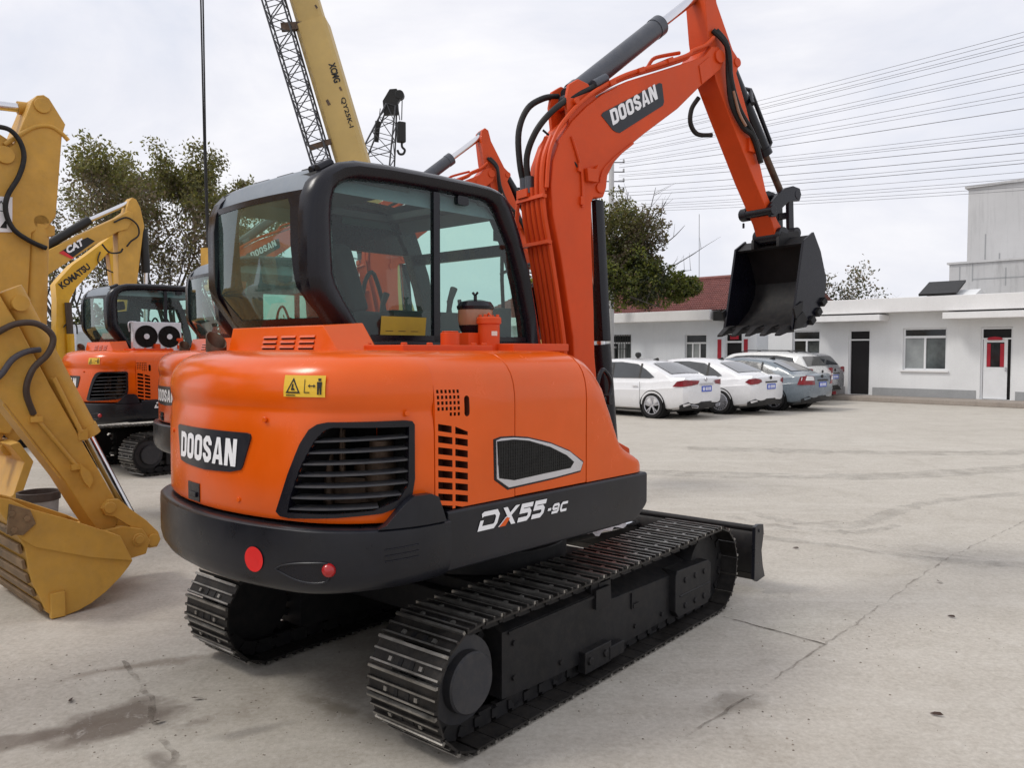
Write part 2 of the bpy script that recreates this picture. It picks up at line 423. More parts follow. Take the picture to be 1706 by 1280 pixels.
# ------------------------------------------------------------------ crawler tracks
def track_belt(mb, xc, w, y0, y1, zc, R, n, rib=.015, full=True):
    ln = (y1-y0)*2+2*math.pi*R
    def at(s):
        s %= ln
        a = y1-y0
        if s < a: return (y0+s, zc-R, 1, 0)
        s -= a
        if s < math.pi*R: t = s/R; return (y1+R*math.sin(t), zc-R*math.cos(t), math.cos(t), math.sin(t))
        s -= math.pi*R
        if s < a:
            sag = .012*math.sin(math.pi*s/a)
            return (y1-s, zc+R-sag, -1, 0)
        s -= a; t = s/R
        return (y0-R*math.sin(t), zc+R*math.cos(t), -math.cos(t), -math.sin(t))
    p = ln/n
    for k in range(n):
        y, z, ty, tz = at(k*p+.03)
        t = Vector((0, ty, tz)); nn = Vector((0, tz, -ty)); x = Vector((1, 0, 0))
        rot = Matrix((x, t, nn)).transposed(); c = Vector((xc, y, z))
        mb.box(c+nn*.004, (w, p*.95, .010), 0, rot)
        for j, hh in ((-.44, 1.), (-.02, .8), (.40, .8)):
            mb.box(c+t*(p*j)+nn*(.008+rib*hh/2), (w, .013, rib*hh), 1 if j < -.4 else 0, rot)
            if full: mb.box(c+t*(p*j)+nn*(.008+rib*hh), (w*.995, .008, .003), 1, rot)
        if full:
            for sx in (-.09, -.03, .03, .09):
                if abs(sx) < .05: mb.box(c+x*sx*1.1+t*(p*.2)+nn*.010, (.022, .034, .004), 2, rot)
                else: mb.box(c+x*sx+t*(p*.2)+nn*.013, (.018, .018, .012), 1, rot)
        for sx in (-.075, .075):
            mb.box(c+x*sx-nn*.04, (.032, p*.72, .07), 2, rot)
            mb.box(c+x*sx-nn*.045+t*p*.5, (.05, p*.35, .04), 2, rot)

# ------------------------------------------------------------------ the compact excavator (scale 1 unit = 1 m, slew centre at the origin, tracks along +Y)
def compact_excavator(name, label, cat, loc, deg, group):
    root = thing(name, label, cat, loc, deg, group)
    O, BO, D, K, U_ = M['orange'], M['boom_orange'], M['dark'], M['black'], M['under']
    # ---- undercarriage
    for s in (1, -1):
        mb = MB(); track_belt(mb, s*.75, .40, -1.07, 1.20, .283, .254, 54)
        tr = mb.build('crawler_track', [M['shoe'], M['worn'], U_], root, angle=30)
        mb = MB()
        out = [(-.84, .125), (-.84, .425), (-.06, .425), (-.06, .47), (.05, .47), (.06, .36), (.72, .345), (1.0, .345), (1.0, .10), (.2, .085), (-.6, .11)]
        inn = [(-.84, .125), (-.84, .50), (-.06, .51), (-.06, .512), (.05, .512), (.06, .47), (.72, .44), (1.0, .43), (1.0, .10), (.2, .085), (-.6, .11)]
        mb.xprism(out, s*.865, s*.62, poly1=inn)
        for yy, zz in ((-.76, .20), (-.76, .36), (-.40, .16), (.30, .15), (.60, .14)): mb.cyl((s*.86, yy, zz), (s*.876, yy, zz), .014, 6)
        mb.beam((s*.868, -.80, .415), (s*.868, -.10, .415), .012, .014)
        mb.box((s*.87, -.05, .40), (.03, .13, .10))
        mb.box((s*.868, .26, .30), (.012, .008, .09)); mb.box((s*.87, .30, .27), (.014, .06, .02))
        fr = mb.build('track_frame', U_, root, bevel=.008)
        mb = MB()
        mb.xprism([(.70, .34), (.72, .375), (1.13, .36), (1.17, .33), (1.17, .12), (1.12, .085), (.74, .09), (.70, .13)], s*.80, s*.905)
        for yy in (.82, .95, 1.07):
            for zz in (.30, .145): mb.cyl((s*.90, yy, zz), (s*.915, yy, zz), .02, 6)
        mb.box((s*.90, .95, .215), (.02, .40, .012))
        mb.build('idler_guard', U_, fr, bevel=.006)
        mb = MB(); mb.box((s*.88, -.12, .11), (.05, .24, .11)); mb.box((s*.885, .05, .10), (.05, .14, .07))
        for yy in (-.2, -.06): mb.cyl((s*.90, yy, .115), (s*.918, yy, .115), .022, 6)
        mb.build('roller_guard', U_, fr, bevel=.005)
        mb = MB()
        mb.lathe([(.0, -.05), (.12, -.05), (.205, -.04), (.205, .04), (.12, .05), (.0, .05)], (s*.75, -1.07, .283), 'X', 28)
        for k in range(19):
            a = 2*math.pi*k/19; mb.box((s*.75, -1.07+.222*math.sin(a), .283+.222*math.cos(a)), (.05, .034, .05), 0, Matrix.Rotation(-a, 3, 'X'))
        sp = mb.build('sprocket', U_, root)
        mb = MB(); x0, x1 = (s*.72, s*.90) if s > 0 else (-.72, -.90)
        mb.lathe([(0, x0), (.19, x0), (.19, x0+s*.12), (.132, x0+s*.13), (.132, x1-s*.008), (.124, x1), (0, x1)], (0, -1.07, .283), 'X', 36)
        mb.build('motor_cover', M['hub'], sp)
        mb = MB(); mb.lathe([(0, -.09), (.20, -.09), (.215, -.04), (.215, .04), (.20, .09), (0, .09)], (s*.75, 1.2, .283), 'X', 28)
        mb.build('idler', U_, root)
        for yy in (-.72, -.40, -.08, .24, .56):
            mb = MB(); mb.lathe([(0, -.10), (.04, -.10), (.06, -.09), (.06, -.05), (.045, -.04), (.045, .04), (.06, .05), (.06, .09), (.04, .10), (0, .10)], (s*.75, yy, .105), 'X', 14)
            mb.build('roller', U_, root)
        mb = MB(); mb.cyl((s*.62, -.08, .45), (s*.86, -.08, .45), .05, 14); mb.box((s*.80, -.08, .40), (.05, .10, .1))
        mb.build('carrier_roller', U_, root)
    mb = MB(); mb.box((0, 0, .38), (1.25, .95, .20)); mb.box((0, -.45, .34), (1.2, .2, .16)); mb.box((0, .45, .34), (1.2, .2, .16))
    mb.cyl((0, 0, .48), (0, 0, .60), .50, 36); mb.cyl((0, 0, .60), (0, 0, .70), .44, 36)
    mb.build('carbody', U_, root, bevel=.01)
    # ---- dozer blade
    prof = [(1.84, .445), (1.80, .40), (1.785, .30), (1.80, .19), (1.86, .105), (1.88, .11), (1.825, .20), (1.81, .30), (1.825, .395), (1.87, .45)]
    mb = MB(); mb.xprism(prof, -.93, .93); mb.tube([(-.93, 1.83, .435), (.93, 1.83, .435)], .022, 8)
    bl = mb.build('dozer_blade', U_, root, angle=50)
    for s in (1, -1):
        mb = MB(); mb.xprism([(1.76, .462), (1.81, .475), (1.90, .462), (1.91, .40), (1.875, .28), (1.90, .17), (1.94, .085), (1.80, .075), (1.75, .10)], s*.925, s*.95)
        mb.cyl((s*.945, 1.825, .43), (s*.956, 1.825, .43), .014, 8)
        mb.build('blade_end_plate', M['dark'], bl, bevel=.004)
        mb = MB(); mb.beam((s*.36, .4, .36), (s*.40, 1.80, .26), .09, .11)
        mb.build('blade_arm', U_, root, bevel=.008)
    mb = MB(); mb.box((0, 1.89, .095), (1.84, .07, .04), 0, Matrix.Rotation(-.9, 3, 'X')); mb.build('cutting_edge', M['shoe'], bl)
    mb = MB(); mb.cyl((0, .45, .45), (0, 1.2, .40), .05, 14); mb.cyl((0, 1.2, .40), (0, 1.78, .36), .025, 12, 1)
    mb.build('blade_cylinder', [U_, M['chrome']], root)
    # ---- upper body (turned 3.5 degrees on its slew ring)
    MU = Rz(3.5)
    def up(mb, name, mats, parent=None, **kw):
        return mb.build(name, mats, parent or root, MU if parent is None else None, **kw)
    # counterweight
    oc = plan(1.74, .48, .93, -1.10, -.85)
    rings = []
    for z, ins in ((.986, .035), (.985, .012), (.976, .002), (.95, 0), (.80, 0), (.765, .008), (.735, .026), (.714, .055), (.702, .10), (.698, .18)):
        rings.append([(x-nx*ins, y-ny*ins, z+ (0 if z > .9 else .03*max(0, (abs(x)-.55)/.38)**1.5)) for x, y, nx, ny in oc])
    mb = MB(); mb.loft(rings)
    cw = up(mb, 'counterweight', D, angle=40)
    mb = slab([(31.2, .985), (32.2, 1.0), (33.3, 1.04), (34.6, 1.085), (35.6, 1.106), (37.6, 1.106), (38.5, 1.09), (39.1, 1.03), (39.5, .985)], plan(1.74, .48, .93, -.98, -.9), -.06, .002)
    mb.build('corner_guard', D, cw, bevel=.006)
    fo = on(OUTC, .004)
    ang0 = 13.5
    mb = MB(); pts = []
    for k in range(28):
        a = 2*math.pi*k/28; pts.append(fo(ang0+math.degrees(.051*math.cos(a)/1.74), .842+.051*math.sin(a)))
    mb.add(pts, [tuple(range(28))]); mb.build('reflector', M['red'], cw)
    mb = MB(); leaf = [(17.3, .816), (18.4, .834), (20.4, .848), (22.6, .856), (24.9, .858), (25.4, .84), (25.2, .80), (24.6, .784), (22.6, .778), (20.6, .785), (18.8, .80)]
    mb = slab(leaf, OUTC, -.02, .003, 16)
    pk = mb.build('painted_lamp_recess', M['black'], cw)  # flat dark plate imitates the shaded pocket; nothing is hollowed out
    mb = MB(); g = on(OUTC, .004); mb.tube([g(a, z) for a, z in leaf+[leaf[0]]], .0045, 6, smooth=3)
    mb.build('recess_rim', M['dark'], pk)
    x, y, nx, ny = plan_at(OUTC, 25.2); mb = MB()
    mb.lathe([(0, -.02), (.026, -.02), (.028, .004), (.022, .016), (.012, .022), (0, .023)], (0, 0, 0), 'Y', 18)
    rot = Vector((nx, ny, 0)).to_track_quat('Y', 'Z').to_matrix()
    mb.v = [tuple(rot @ Vector(p)+Vector((x, y, .832))) for p in mb.v]
    mb.build('tail_lamp', M['redlamp'], cw)
    mb = MB()
    for z in (.905, .880, .858): mb.tube([on(OUTC, .002)(a, z+.002*(a-32)) for a in (32.0, 33, 34.5, 36.0)], .003, 5)
    mb.build('moulded_rib', M['black'], cw)
    # rear hood: rounded cover with the grille opening cut through it
    oh = plan(1.69, .5, .9, -1.165, -.95)
    prof = [(.998, .03), (1.0, .006), (1.012, 0), (1.20, 0), (1.35, .002), (1.405, .008), (1.425, .013), (1.438, .0145), (1.452, .012), (1.475, .006), (1.51, .004), (1.545, .008), (1.582, .020), (1.612, .040), (1.638, .070), (1.657, .108), (1.670, .155), (1.678, .22), (1.681, .30)]
    mb = MB(); mb.loft([[(x-nx*i, y-ny*i, z) for x, y, nx, ny in oh] for z, i in prof])
    g_out = [(16.2, 1.035), (16.9, 1.018), (18.4, 1.014), (25.4, 1.026), (31.0, 1.040), (33.4, 1.064), (34.7, 1.11), (35.0, 1.17), (35.0, 1.385), (34.7, 1.40), (33.8, 1.404), (24.2, 1.400), (22.9, 1.392), (21.7, 1.370), (20.3, 1.312), (18.3, 1.19)]
    g_in = [(18.2, 1.036), (25, 1.040), (30, 1.053), (33.0, 1.09), (34.2, 1.15), (34.3, 1.378), (25.0, 1.380), (24.0, 1.370), (22.6, 1.33), (20.4, 1.22), (18.7, 1.10)]
    me = boolean(raw(mb, [O, M['pit']]), [slab(g_in, OUT, -.38, .12)], 'engine_hood')
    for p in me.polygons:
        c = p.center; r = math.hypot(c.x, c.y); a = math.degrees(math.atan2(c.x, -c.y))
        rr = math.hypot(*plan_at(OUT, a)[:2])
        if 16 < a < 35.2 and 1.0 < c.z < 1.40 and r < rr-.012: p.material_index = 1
    hood = finish(me, 'engine_hood', root, MU, angle=32)
    fme = boolean(raw(slab(g_out, OUT, -.03, .012), [K]), [slab(g_in, OUT, -.2, .2)], 'grille_frame')
    gf = finish(fme, 'grille_frame', hood, bevel=.004, angle=45)
    for k in range(7):
        z = 1.058+.0455*k; lo, hi = 90, -90
        for u in [16+.2*i for i in range(96)]:
            a, b = zspan(g_in, u)
            if a <= z <= b: lo = min(lo, u); hi = max(hi, u)
        rings = []
        for i in range(19):
            u = lo-1.1+(hi+.2-lo+1.1)*i/18; t = i/18
            zz = z-.010+.016*t
            a, b = on(OUT, .004), on(OUT, -.05)
            rings.append([a(u, zz-.003), a(u, zz+.004), b(u, zz+.010), b(u, zz+.003)])
        mb = MB(); mb.loft(rings); mb.build('grille_slat', M['slat'], gf, angle=50)
    mb = MB()
    for u, r, z0, z1, off in ((19.8, .020, 1.0, 1.27, -.20), (22.3, .015, 1.06, 1.39, -.24), (24.0, .007, 1.20, 1.39, -.16), (28.5, .05, 1.0, 1.2, -.3)):
        p = on(OUT, off)(u, z0); mb.cyl(p, (p[0], p[1], z1), r, 12)
    p = on(OUT, -.17)(32, 1.06); mb.lathe([(0, 0), (.06, 0), (.068, .03), (.068, .15), (.05, .18), (.05, .25), (.03, .26), (0, .26)], p, 'Z', 18)
    mb.box(on(OUT, -.26)(26, 1.09), (.34, .10, .12), 0, Matrix.Rotation(R_(26), 3, 'Z'))
    mb.build('engine_piece', M['pipe'], hood)
    # badge, latch, warning decal
    bo = [(-.292, 1.20), (-.278, 1.178), (-.20, 1.170), (0, 1.163), (.20, 1.172), (.27, 1.186), (.285, 1.205), (.335, 1.322), (.33, 1.338), (.31, 1.342), (-.30, 1.340), (-.318, 1.33)]
    bo = [(math.degrees(u/1.69), z) for u, z in bo]
    bp = slab(bo, OUT, -.03, .006, 20).build('badge_plate', M['badge'], hood, angle=45)
    put_glyphs('lettering', 'DOOSAN', M['white'], bp, rear, .0085, -.268, 1.197, .116, DOO, .215, .09, .14)
    mb = MB(); mb = slab([(-6.35, 1.012), (-2.1, 1.012), (-2.1, 1.092), (-6.35, 1.092)], OUT, -.02, .004, 4)
    la = mb.build('latch', M['black'], hood, bevel=.004); slab([(-5.6, 1.03), (-2.9, 1.03), (-2.9, 1.052), (-5.6, 1.052)], OUT, -.01, .012, 3).build('latch_tongue', K, la, bevel=.003)
    def dz(u, z):                                       # decal lies on the bulged upper hood
        ins = .004 if z < 1.52 else .004+(z-1.52)**1.5*.75
        return rear(.004-ins)(u, z)
    mb = MB()
    for i in range(6):
        for j in range(4):
            q = [(.515+.19*a/6, 1.497+.085*b/4) for a, b in ((i, j), (i+1, j), (i+1, j+1), (i, j+1))]
            mb.add([dz(*p) for p in q], [(0, 1, 2, 3)])
    dc = mb.build('warning_decal', M['decal'], hood)
    mb = MB(); up2 = lambda u, v: tuple(Vector(dz(.515+u, 1.497+v))+Vector((.3, -.95, 0))*.0025)
    tri = [(.012, .014), (.082, .014), (.047, .076)]; ti = [(.022, .020), (.072, .020), (.047, .064)]
    for i in range(3):
        j = (i+1) % 3; mb.add([up2(*tri[i]), up2(*tri[j]), up2(*ti[j]), up2(*ti[i])], [(0, 1, 2, 3)])
    for q in ([(.038, .026), (.058, .026), (.054, .034), (.040, .034)], [(.040, .034), (.048, .034), (.05, .052), (.043, .050)],
              [(.10, .016), (.103, .016), (.103, .070), (.10, .070)], [(.103, .016), (.125, .016), (.125, .020), (.103, .020)],
              [(.118, .042), (.150, .042), (.150, .046), (.118, .046)], [(.118, .044), (.126, .052), (.126, .036)], [(.150, .044), (.142, .052), (.142, .036)],
              [(.158, .036), (.176, .036), (.178, .060), (.156, .060)], [(.158, .010), (.165, .010), (.166, .036), (.158, .036)], [(.169, .010), (.176, .010), (.176, .036), (.168, .036)],
              [(.162, .063), (.172, .063), (.174, .074), (.160, .074)], [(.014, .004), (.06, .004), (.06, .008), (.014, .008)]):
        sheet(q, up2, mb)
    mb.build('pictogram', M['ink'], dc, recalc=False)
    for u, z in ((8.5, 1.06), (-15, 1.30), (14, 1.40), (34.2, 1.43), (-24, 1.06)):
        p, q = on(OUT, -.006)(u, z), on(OUT, .006)(u, z); mb = MB(); mb.cyl(p, q, .011, 10); mb.build('hood_bolt', O, hood, bevel=.002)
    # side panels: drawn out along y from one x-z section
    sec = [(.9, 1.022), (.9, 1.44), (.897, 1.49), (.889, 1.535), (.874, 1.575), (.85, 1.61), (.815, 1.64), (.775, 1.66), (.72, 1.672), (.62, 1.679), (.10, 1.681), (.10, 1.022)]
    def holes():
        cs = []
        for r in range(5):
            for c in range(6):
                if r == 0 and c < 3: continue
                y, z = -1.142+.0225*c, 1.418+.0235*r-.0005*c
                cs.append(MB().box((.88, y, z), (.10, .0125, .0145)))
        cs.append(MB().xprism(rpoly(-.997, 1.402, -.967, 1.490, .0145), .83, .95))
        for r in range(8):
            z = 1.352-.0475*r
            for y0, y1, dz0 in ((-1.145, -1.066, 0), (-1.050, -.978, -.016)):
                if r > 0 or y0 < -1.1:
                    y1_ = y1 if not (r == 7 and y0 > -1.1) else y1-.02
                    if r == 0: y1_ = y1-.004
                    cs.append(MB().xprism([(y0, z+dz0), (y1_, z+dz0-.014), (y1_, z+dz0+.015), (y0, z+dz0+.029)], .84, .95))
        z = 1.352+.0475
        cs.append(MB().xprism([(-1.050, 1.333), (-.978, 1.322), (-.978, 1.337), (-1.05, 1.364)], .84, .95))
        return cs
    mb = MB(); mb.yprism(sec, -1.161, -.688)
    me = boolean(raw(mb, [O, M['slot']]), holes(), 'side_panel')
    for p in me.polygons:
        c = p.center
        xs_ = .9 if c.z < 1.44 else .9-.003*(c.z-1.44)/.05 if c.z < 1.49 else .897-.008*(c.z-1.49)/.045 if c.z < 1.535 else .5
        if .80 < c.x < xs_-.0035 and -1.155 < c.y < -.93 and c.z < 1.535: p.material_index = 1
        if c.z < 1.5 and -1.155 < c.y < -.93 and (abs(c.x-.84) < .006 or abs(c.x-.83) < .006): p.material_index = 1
    finish(me, 'side_panel', root, MU, angle=32)
    mb = MB(); mb.yprism(sec, -.682, -.163); door = up(mb, 'service_door', O, bevel=.004, angle=60)
    def zt(y):
        c = [(-.158, 1.681), (-.10, 1.668), (-.06, 1.648), (0.0, 1.585), (.04, 1.50), (.075, 1.40), (.105, 1.30), (.135, 1.225), (.18, 1.17), (.25, 1.128), (.31, 1.098), (.345, 1.06)]
        for (a, b), (e, f) in zip(c, c[1:]):
            if a <= y <= e: return b+(f-b)*(y-a)/(e-a)
        return c[-1][1]
    rings = []
    for y in [-.158, -.12, -.08, -.04, 0, .03, .06, .09, .115, .14, .17, .20, .24, .28, .315, .335, .345]:
        t = zt(y); h = t-1.022; sc = min(1, h/.5); ins = 0 if y < .28 else .022*((y-.28)/.065)**2
        ring = [(.9-ins, 1.022)]
        for x, z in sec[1:-1]:
            zz = t-(1.681-z)*sc if z > 1.43 else 1.022+(z-1.022)*(t-.251*sc-1.022)/(1.44-1.022)
            xx = .9-(.9-x)*(sc if x > .7 else 1)-ins if x > .15 else .10
            ring.append((xx, max(zz, 1.024)))
        ring.append((.10, 1.022)); rings.append([(x, y, z) for x, z in ring])
    mb = MB(); mb.loft(rings); up(mb, 'nose_panel', O, angle=30)
    # side grille with silver surround
    so_ = [(-.825, 1.292), (-.78, 1.300), (-.70, 1.297), (-.60, 1.285), (-.44, 1.247), (-.30, 1.197), (-.185, 1.13), (-.21, 1.080), (-.41, 1.068), (-.735, 1.058), (-.82, 1.112)]
    mb = MB(); mb.xprism(so_, .895, .903); sg = mb.build('grille_rim', K, door, bevel=.003)
    si = [(-.812, 1.286), (-.78, 1.293), (-.70, 1.290), (-.60, 1.278), (-.44, 1.240), (-.30, 1.190), (-.197, 1.127), (-.218, 1.088), (-.41, 1.077), (-.732, 1.068), (-.808, 1.115)]
    mb = MB(); mb.xprism(si, .896, .909); mb.build('silver_trim', M['silver'], sg, bevel=.003)
    sm_ = [(-.810, 1.282), (-.70, 1.282), (-.60, 1.268), (-.45, 1.226), (-.33, 1.176), (-.272, 1.137), (-.30, 1.110), (-.50, 1.105), (-.70, 1.098), (-.795, 1.118)]
    mb = MB(); mb.xprism(sm_, .897, .9115)
    for k in range(34):
        u = -.80+.0155*k
        a, b = zspan(sm_, u)
        if b > a+.01: mb.box((.912, u, (a+b)/2), (.003, .004, b-a-.006))
    for k in range(12):
        z = 1.112+.0145*k; us = [u for u in [-.805+.005*i for i in range(108)] if zspan(sm_, u)[0] < z < zspan(sm_, u)[1]]
        if us: mb.box((.912, (us[0]+us[-1])/2, z), (.0026, us[-1]-us[0], .003))
    mb.build('black_mesh', M['mesh'], sg)
    # deck, side skirt with the model name
    mb = MB(); mb.xprism([(-1.22, .72), (-1.22, .99), (.33, .99), (.33, .74), (.28, .72)], -.86, .80); mb.xprism([(.33, .74), (.33, .98), (.62, .96), (.62, .76)], -.86, .42); up(mb, 'deck_frame', M['under'], bevel=.01)
    mb = MB(); mb.yprism([(.80, 1.018), (.905, 1.018), (.915, 1.010), (.915, .80), (.905, .765), (.86, .75), (.80, .75)], -1.105, .345)
    mb2 = MB(); mb2.loft([[(x, y, z) for x, z in ((.80, 1.018), (.905, 1.018), (.915, 1.010), (.915, .80), (.905, .765), (.86, .75), (.80, .75))] for y in (-1.105, .27)]
                        + [[(x, .362, z) for x, z in ((.80, 1.018), (.905, 1.018), (.915, 1.010), (.915, .86), (.905, .835), (.86, .82), (.80, .82))]])
    sk = up(mb2, 'side_skirt', D, bevel=.006)
    fs = lambda u, v: (.9185, u, v)
    put_glyphs('lettering', 'dx55', M['white'], sk, lambda o_: (lambda u, v: (o_, u, v)), .9185, -.940, .906, .080, (1.42, 1.36, 1.0, 1.0), .25, .17, .42)
    put_glyphs('lettering', '-9C', M['white'], sk, lambda o_: (lambda u, v: (o_, u, v)), .9185, -.485, .909, .046, (.5, 1.1, 1.1), .26, .2, .35)
    mb = MB(); mb.add([(.9205, y, z) for y, z in ((-.808, .9055), (-.770, .9055), (-.738, .935), (-.758, .942))], [(0, 1, 2, 3)])
    mb.build('orange_stroke', M['orange'], sk, recalc=False)
    mb = MB(); mb.box((0, .36, 1.0), (1.7, .05, .04)); mb.box((-.9, -.2, .87), (.06, 1.5, .24)); up(mb, 'floor_edge', D, bevel=.006)
    # ---- cab
    outl = [(-.96, 1.684), (-1.123, 1.90), (-1.172, 1.965), (-1.19, 2.03), (-1.192, 2.33), (-1.18, 2.42), (-1.15, 2.49), (-1.10, 2.545), (-1.02, 2.594), (-.92, 2.621), (-.72, 2.633), (-.4, 2.638), (-.1, 2.637), (.03, 2.632), (.10, 2.620), (.155, 2.598), (.20, 2.56), (.235, 2.50), (.28, 2.40), (.367, 2.19), (.434, 1.90), (.46, 1.684)]
    inl = [(-.835, 1.735), (-.97, 1.93), (-1.018, 2.01), (-1.034, 2.06), (-1.046, 2.33), (-1.042, 2.40), (-1.028, 2.455), (-1.0, 2.49), (-.96, 2.512), (-.90, 2.525), (-.70, 2.538), (-.4, 2.545), (-.1, 2.547), (-.01, 2.545), (.03, 2.537), (.065, 2.518), (.09, 2.49), (.11, 2.455), (.207, 2.30), (.285, 2.09), (.345, 1.87), (.367, 1.735)]
    mid = [((a[0]*2+b[0])/3, (a[1]*2+b[1])/3) for a, b in zip(outl, inl)]
    mi2 = [((a[0]+b[0]*2)/3, (a[1]+b[1]*2)/3) for a, b in zip(outl, inl)]
    cabroot = None
    for side, name_ in ((1, 'side_frame'), (-1, 'side_frame')):
        X = (lambda x: x) if side > 0 else (lambda x: -.93-x)
        rings = [[(X(x), y, z) for y, z in pl] for x, pl in ((-.045, outl), (.03, outl), (.055, [((a[0]*5+b[0])/6, (a[1]*5+b[1])/6) for a, b in zip(outl, inl)]), (.068, mid), (.060, mi2), (.045, [((a[0]+b[0]*7)/8, (a[1]+b[1]*7)/8) for a, b in zip(outl, inl)]), (.012, inl), (-.045, inl))]
        mb = MB(); n = len(outl)
        vs = [p for r in rings for p in r]; fc = []
        m = len(rings)
        for k in range(m):
            for i in range(n):
                j = (i+1) % n; k2 = (k+1) % m
                fc.append((k*n+i, k*n+j, k2*n+j, k2*n+i))
        mb.add(vs, fc); fr_ = up(mb, name_, K, angle=45)
        ins = [((a[0]+b[0]*9)/10, (a[1]+b[1]*9)/10) for a, b in zip(outl, inl)]
        mb = MB(); mb.add([(X(.014), y, z) for y, z in ins], [tuple(range(n))])
        pn = mb.build('side_window', M['glass'], fr_)
        mb = MB(); mb.box((X(.012), -.37, 2.13), (.03, .045, .83)); mb.box((X(.012), -.24, 1.745), (.03, 1.2, .03)); mb.build('window_bar', K, fr_)
        if side > 0:
            mb = MB(); mb.add([(.0165, y, z) for y, z in ((-.755, 1.752), (-.45, 1.752), (-.44, 1.858), (-.745, 1.858))], [(0, 1, 2, 3)])
            mb.build('yellow_sticker', M['sticker'], pn)
            mb = MB()
            for i in range(3): mb.add([(.0175, -.72+.085*i+a, 1.78+b) for a, b in ((0, 0), (.05, 0), (.05, .003), (0, .003))], [(0, 1, 2, 3)])
            mb.build('sticker_lettering', M['ink'], pn)
            mb = MB(); mb.xprism(rpoly(-.215, 2.50, -.13, 2.55, .012), .0, .03); mb.build('window_latch', K, pn)
        else:
            mb = MB(); mb.xprism([(-.56, 1.70), (-.58, 2.0), (-.54, 2.36), (-.52, 2.56), (-.32, 2.56), (-.36, 2.3), (-.38, 2.0), (-.36, 1.70)], -.955, -.905)
            mb.box((-.93, -.06, 2.40), (.05, .62, .16)); mb.box((-.93, .18, 1.72), (.05, .7, .1)); up(mb, 'door_pillar', K, bevel=.01)
            mb = MB(); mb.tube([(-.86, -.22, 2.02), (-.84, -.20, 2.14), (-.84, -.14, 2.17), (-.85, -.05, 1.95), (-.86, -.02, 1.76)], .014, 8, smooth=4); up(mb, 'grab_handle', M['inner'])
    # roof cap with raised ridges, and a clear hatch let into its front half
    nx_, ny_ = 24, 24; mb = MB()
    def roofz(u, v): return 2.455+.165*max(0, (1-abs(u)**5)*(1-abs(v)**6))**.45
    X0, X1, Y0, Y1 = -.99, .0, -1.15, .13
    vs = []; fc = []
    for j in range(ny_+1):
        for i in range(nx_+1):
            u = -1+2*i/nx_; v = -1+2*j/ny_; u = math.copysign(abs(u)**.7, u); v = math.copysign(abs(v)**.7, v)
            vs.append(((X0+X1)/2+u*(X1-X0)/2, (Y0+Y1)/2+v*(Y1-Y0)/2, roofz(u, v)))
    hi_, lo_ = [], []
    for j in range(ny_):
        for i in range(nx_):
            q = (j*(nx_+1)+i, j*(nx_+1)+i+1, (j+1)*(nx_+1)+i+1, (j+1)*(nx_+1)+i)
            cx = sum(vs[k][0] for k in q)/4; cy = sum(vs[k][1] for k in q)/4
            if -.84 < cx < -.10 and -.52 < cy < -.02: hi_.append(q)
            else: lo_.append(q)
    mb.add(vs, lo_); rf = up(mb, 'cab_roof', M['roofgrey'], angle=60)
    mb = MB(); mb.add(vs, hi_); mb.build('roof_hatch', M['skylight'], rf, angle=60)
    mb = MB()
    for xx in (-.72, -.48, -.24): mb.box((xx, -.80, 2.606), (.16, .40, .02))
    mb.build('roof_ridge', M['inner'], rf, bevel=.008)
    mb = MB(); mb.box((-.47, -.82, 2.535), (.92, .58, .02)); mb.box((-.47, .04, 2.545), (.92, .10, .04)); mb.box((-.9, -.3, 2.545), (.06, 1.0, .04)); up(mb, 'headliner', M['inner'])
    for xx in (-.07, -.015):
        mb = MB(); mb.cyl((xx, -1.10, 2.555), (xx, -1.02, 2.60), .024, 10); mb.build('roof_knob', K, rf, bevel=.004)
    mb = MB(); mb.box((-.985, -1.03, 2.50), (.03, .03, .05)); mb.cyl((-.985, -1.03, 2.52), (-.985, -1.03, 2.55), .016, 8); mb.build('aerial_socket', K, rf)
    # rear window: bulged glass inside a black border; corner sweeps round to the left
    fr_p = [(-.965, 2.455), (-1.005, 2.40), (-1.01, 2.10), (-.965, 1.955), (-.86, 1.80), (.0, 1.80), (.0, 2.455)]
    gl_p = [(-.905, 2.425), (-.90, 2.36), (-.888, 2.20), (-.868, 2.02), (-.845, 1.95), (-.775, 1.842), (-.05, 1.842), (-.085, 1.93), (-.125, 2.06), (-.145, 2.2), (-.145, 2.40), (-.16, 2.425)]
    def ry(x, z): return -1.145-.045*(1-((x+.5)/.52)**2)+(max(0, 1.985-z)*.62 if z < 1.985 else 0)
    def grid(poly, off, mb):
        lo = min(p[1] for p in poly)+1e-4; hi = max(p[1] for p in poly)-1e-4; vs, fc = [], []
        P2 = [(b, a) for a, b in poly]; nz, nx2 = 16, 14
        for j in range(nz+1):
            z = lo+(hi-lo)*j/nz; a, b = zspan(P2, z)
            for i in range(nx2+1):
                x = a+(b-a)*i/nx2; vs.append((x, ry(x, z)+off, z))
        for j in range(nz):
            for i in range(nx2): k = j*(nx2+1)+i; fc.append((k, k+1, k+nx2+2, k+nx2+1))
        mb.add(vs, fc)
    outer = [(a, b) for a, b in fr_p]
    mb = MB()
    zs = sorted({1.842+(2.425-1.842)*i/16 for i in range(17)})
    P_o = [(b, a) for a, b in fr_p]; P_i = [(b, a) for a, b in gl_p]
    def strip(f0, f1):
        vs, fc = [], []
        for z in zs:
            z_ = min(max(z, 1.8421), 2.4249); a, b = f0(z_), f1(z_)
            for i in range(5): x = a+(b-a)*i/4; vs.append((x, ry(x, z_)-.004, z_))
        for j in range(len(zs)-1):
            for i in range(4): k = j*5+i; fc.append((k, k+1, k+6, k+5))
        mb.add(vs, fc)
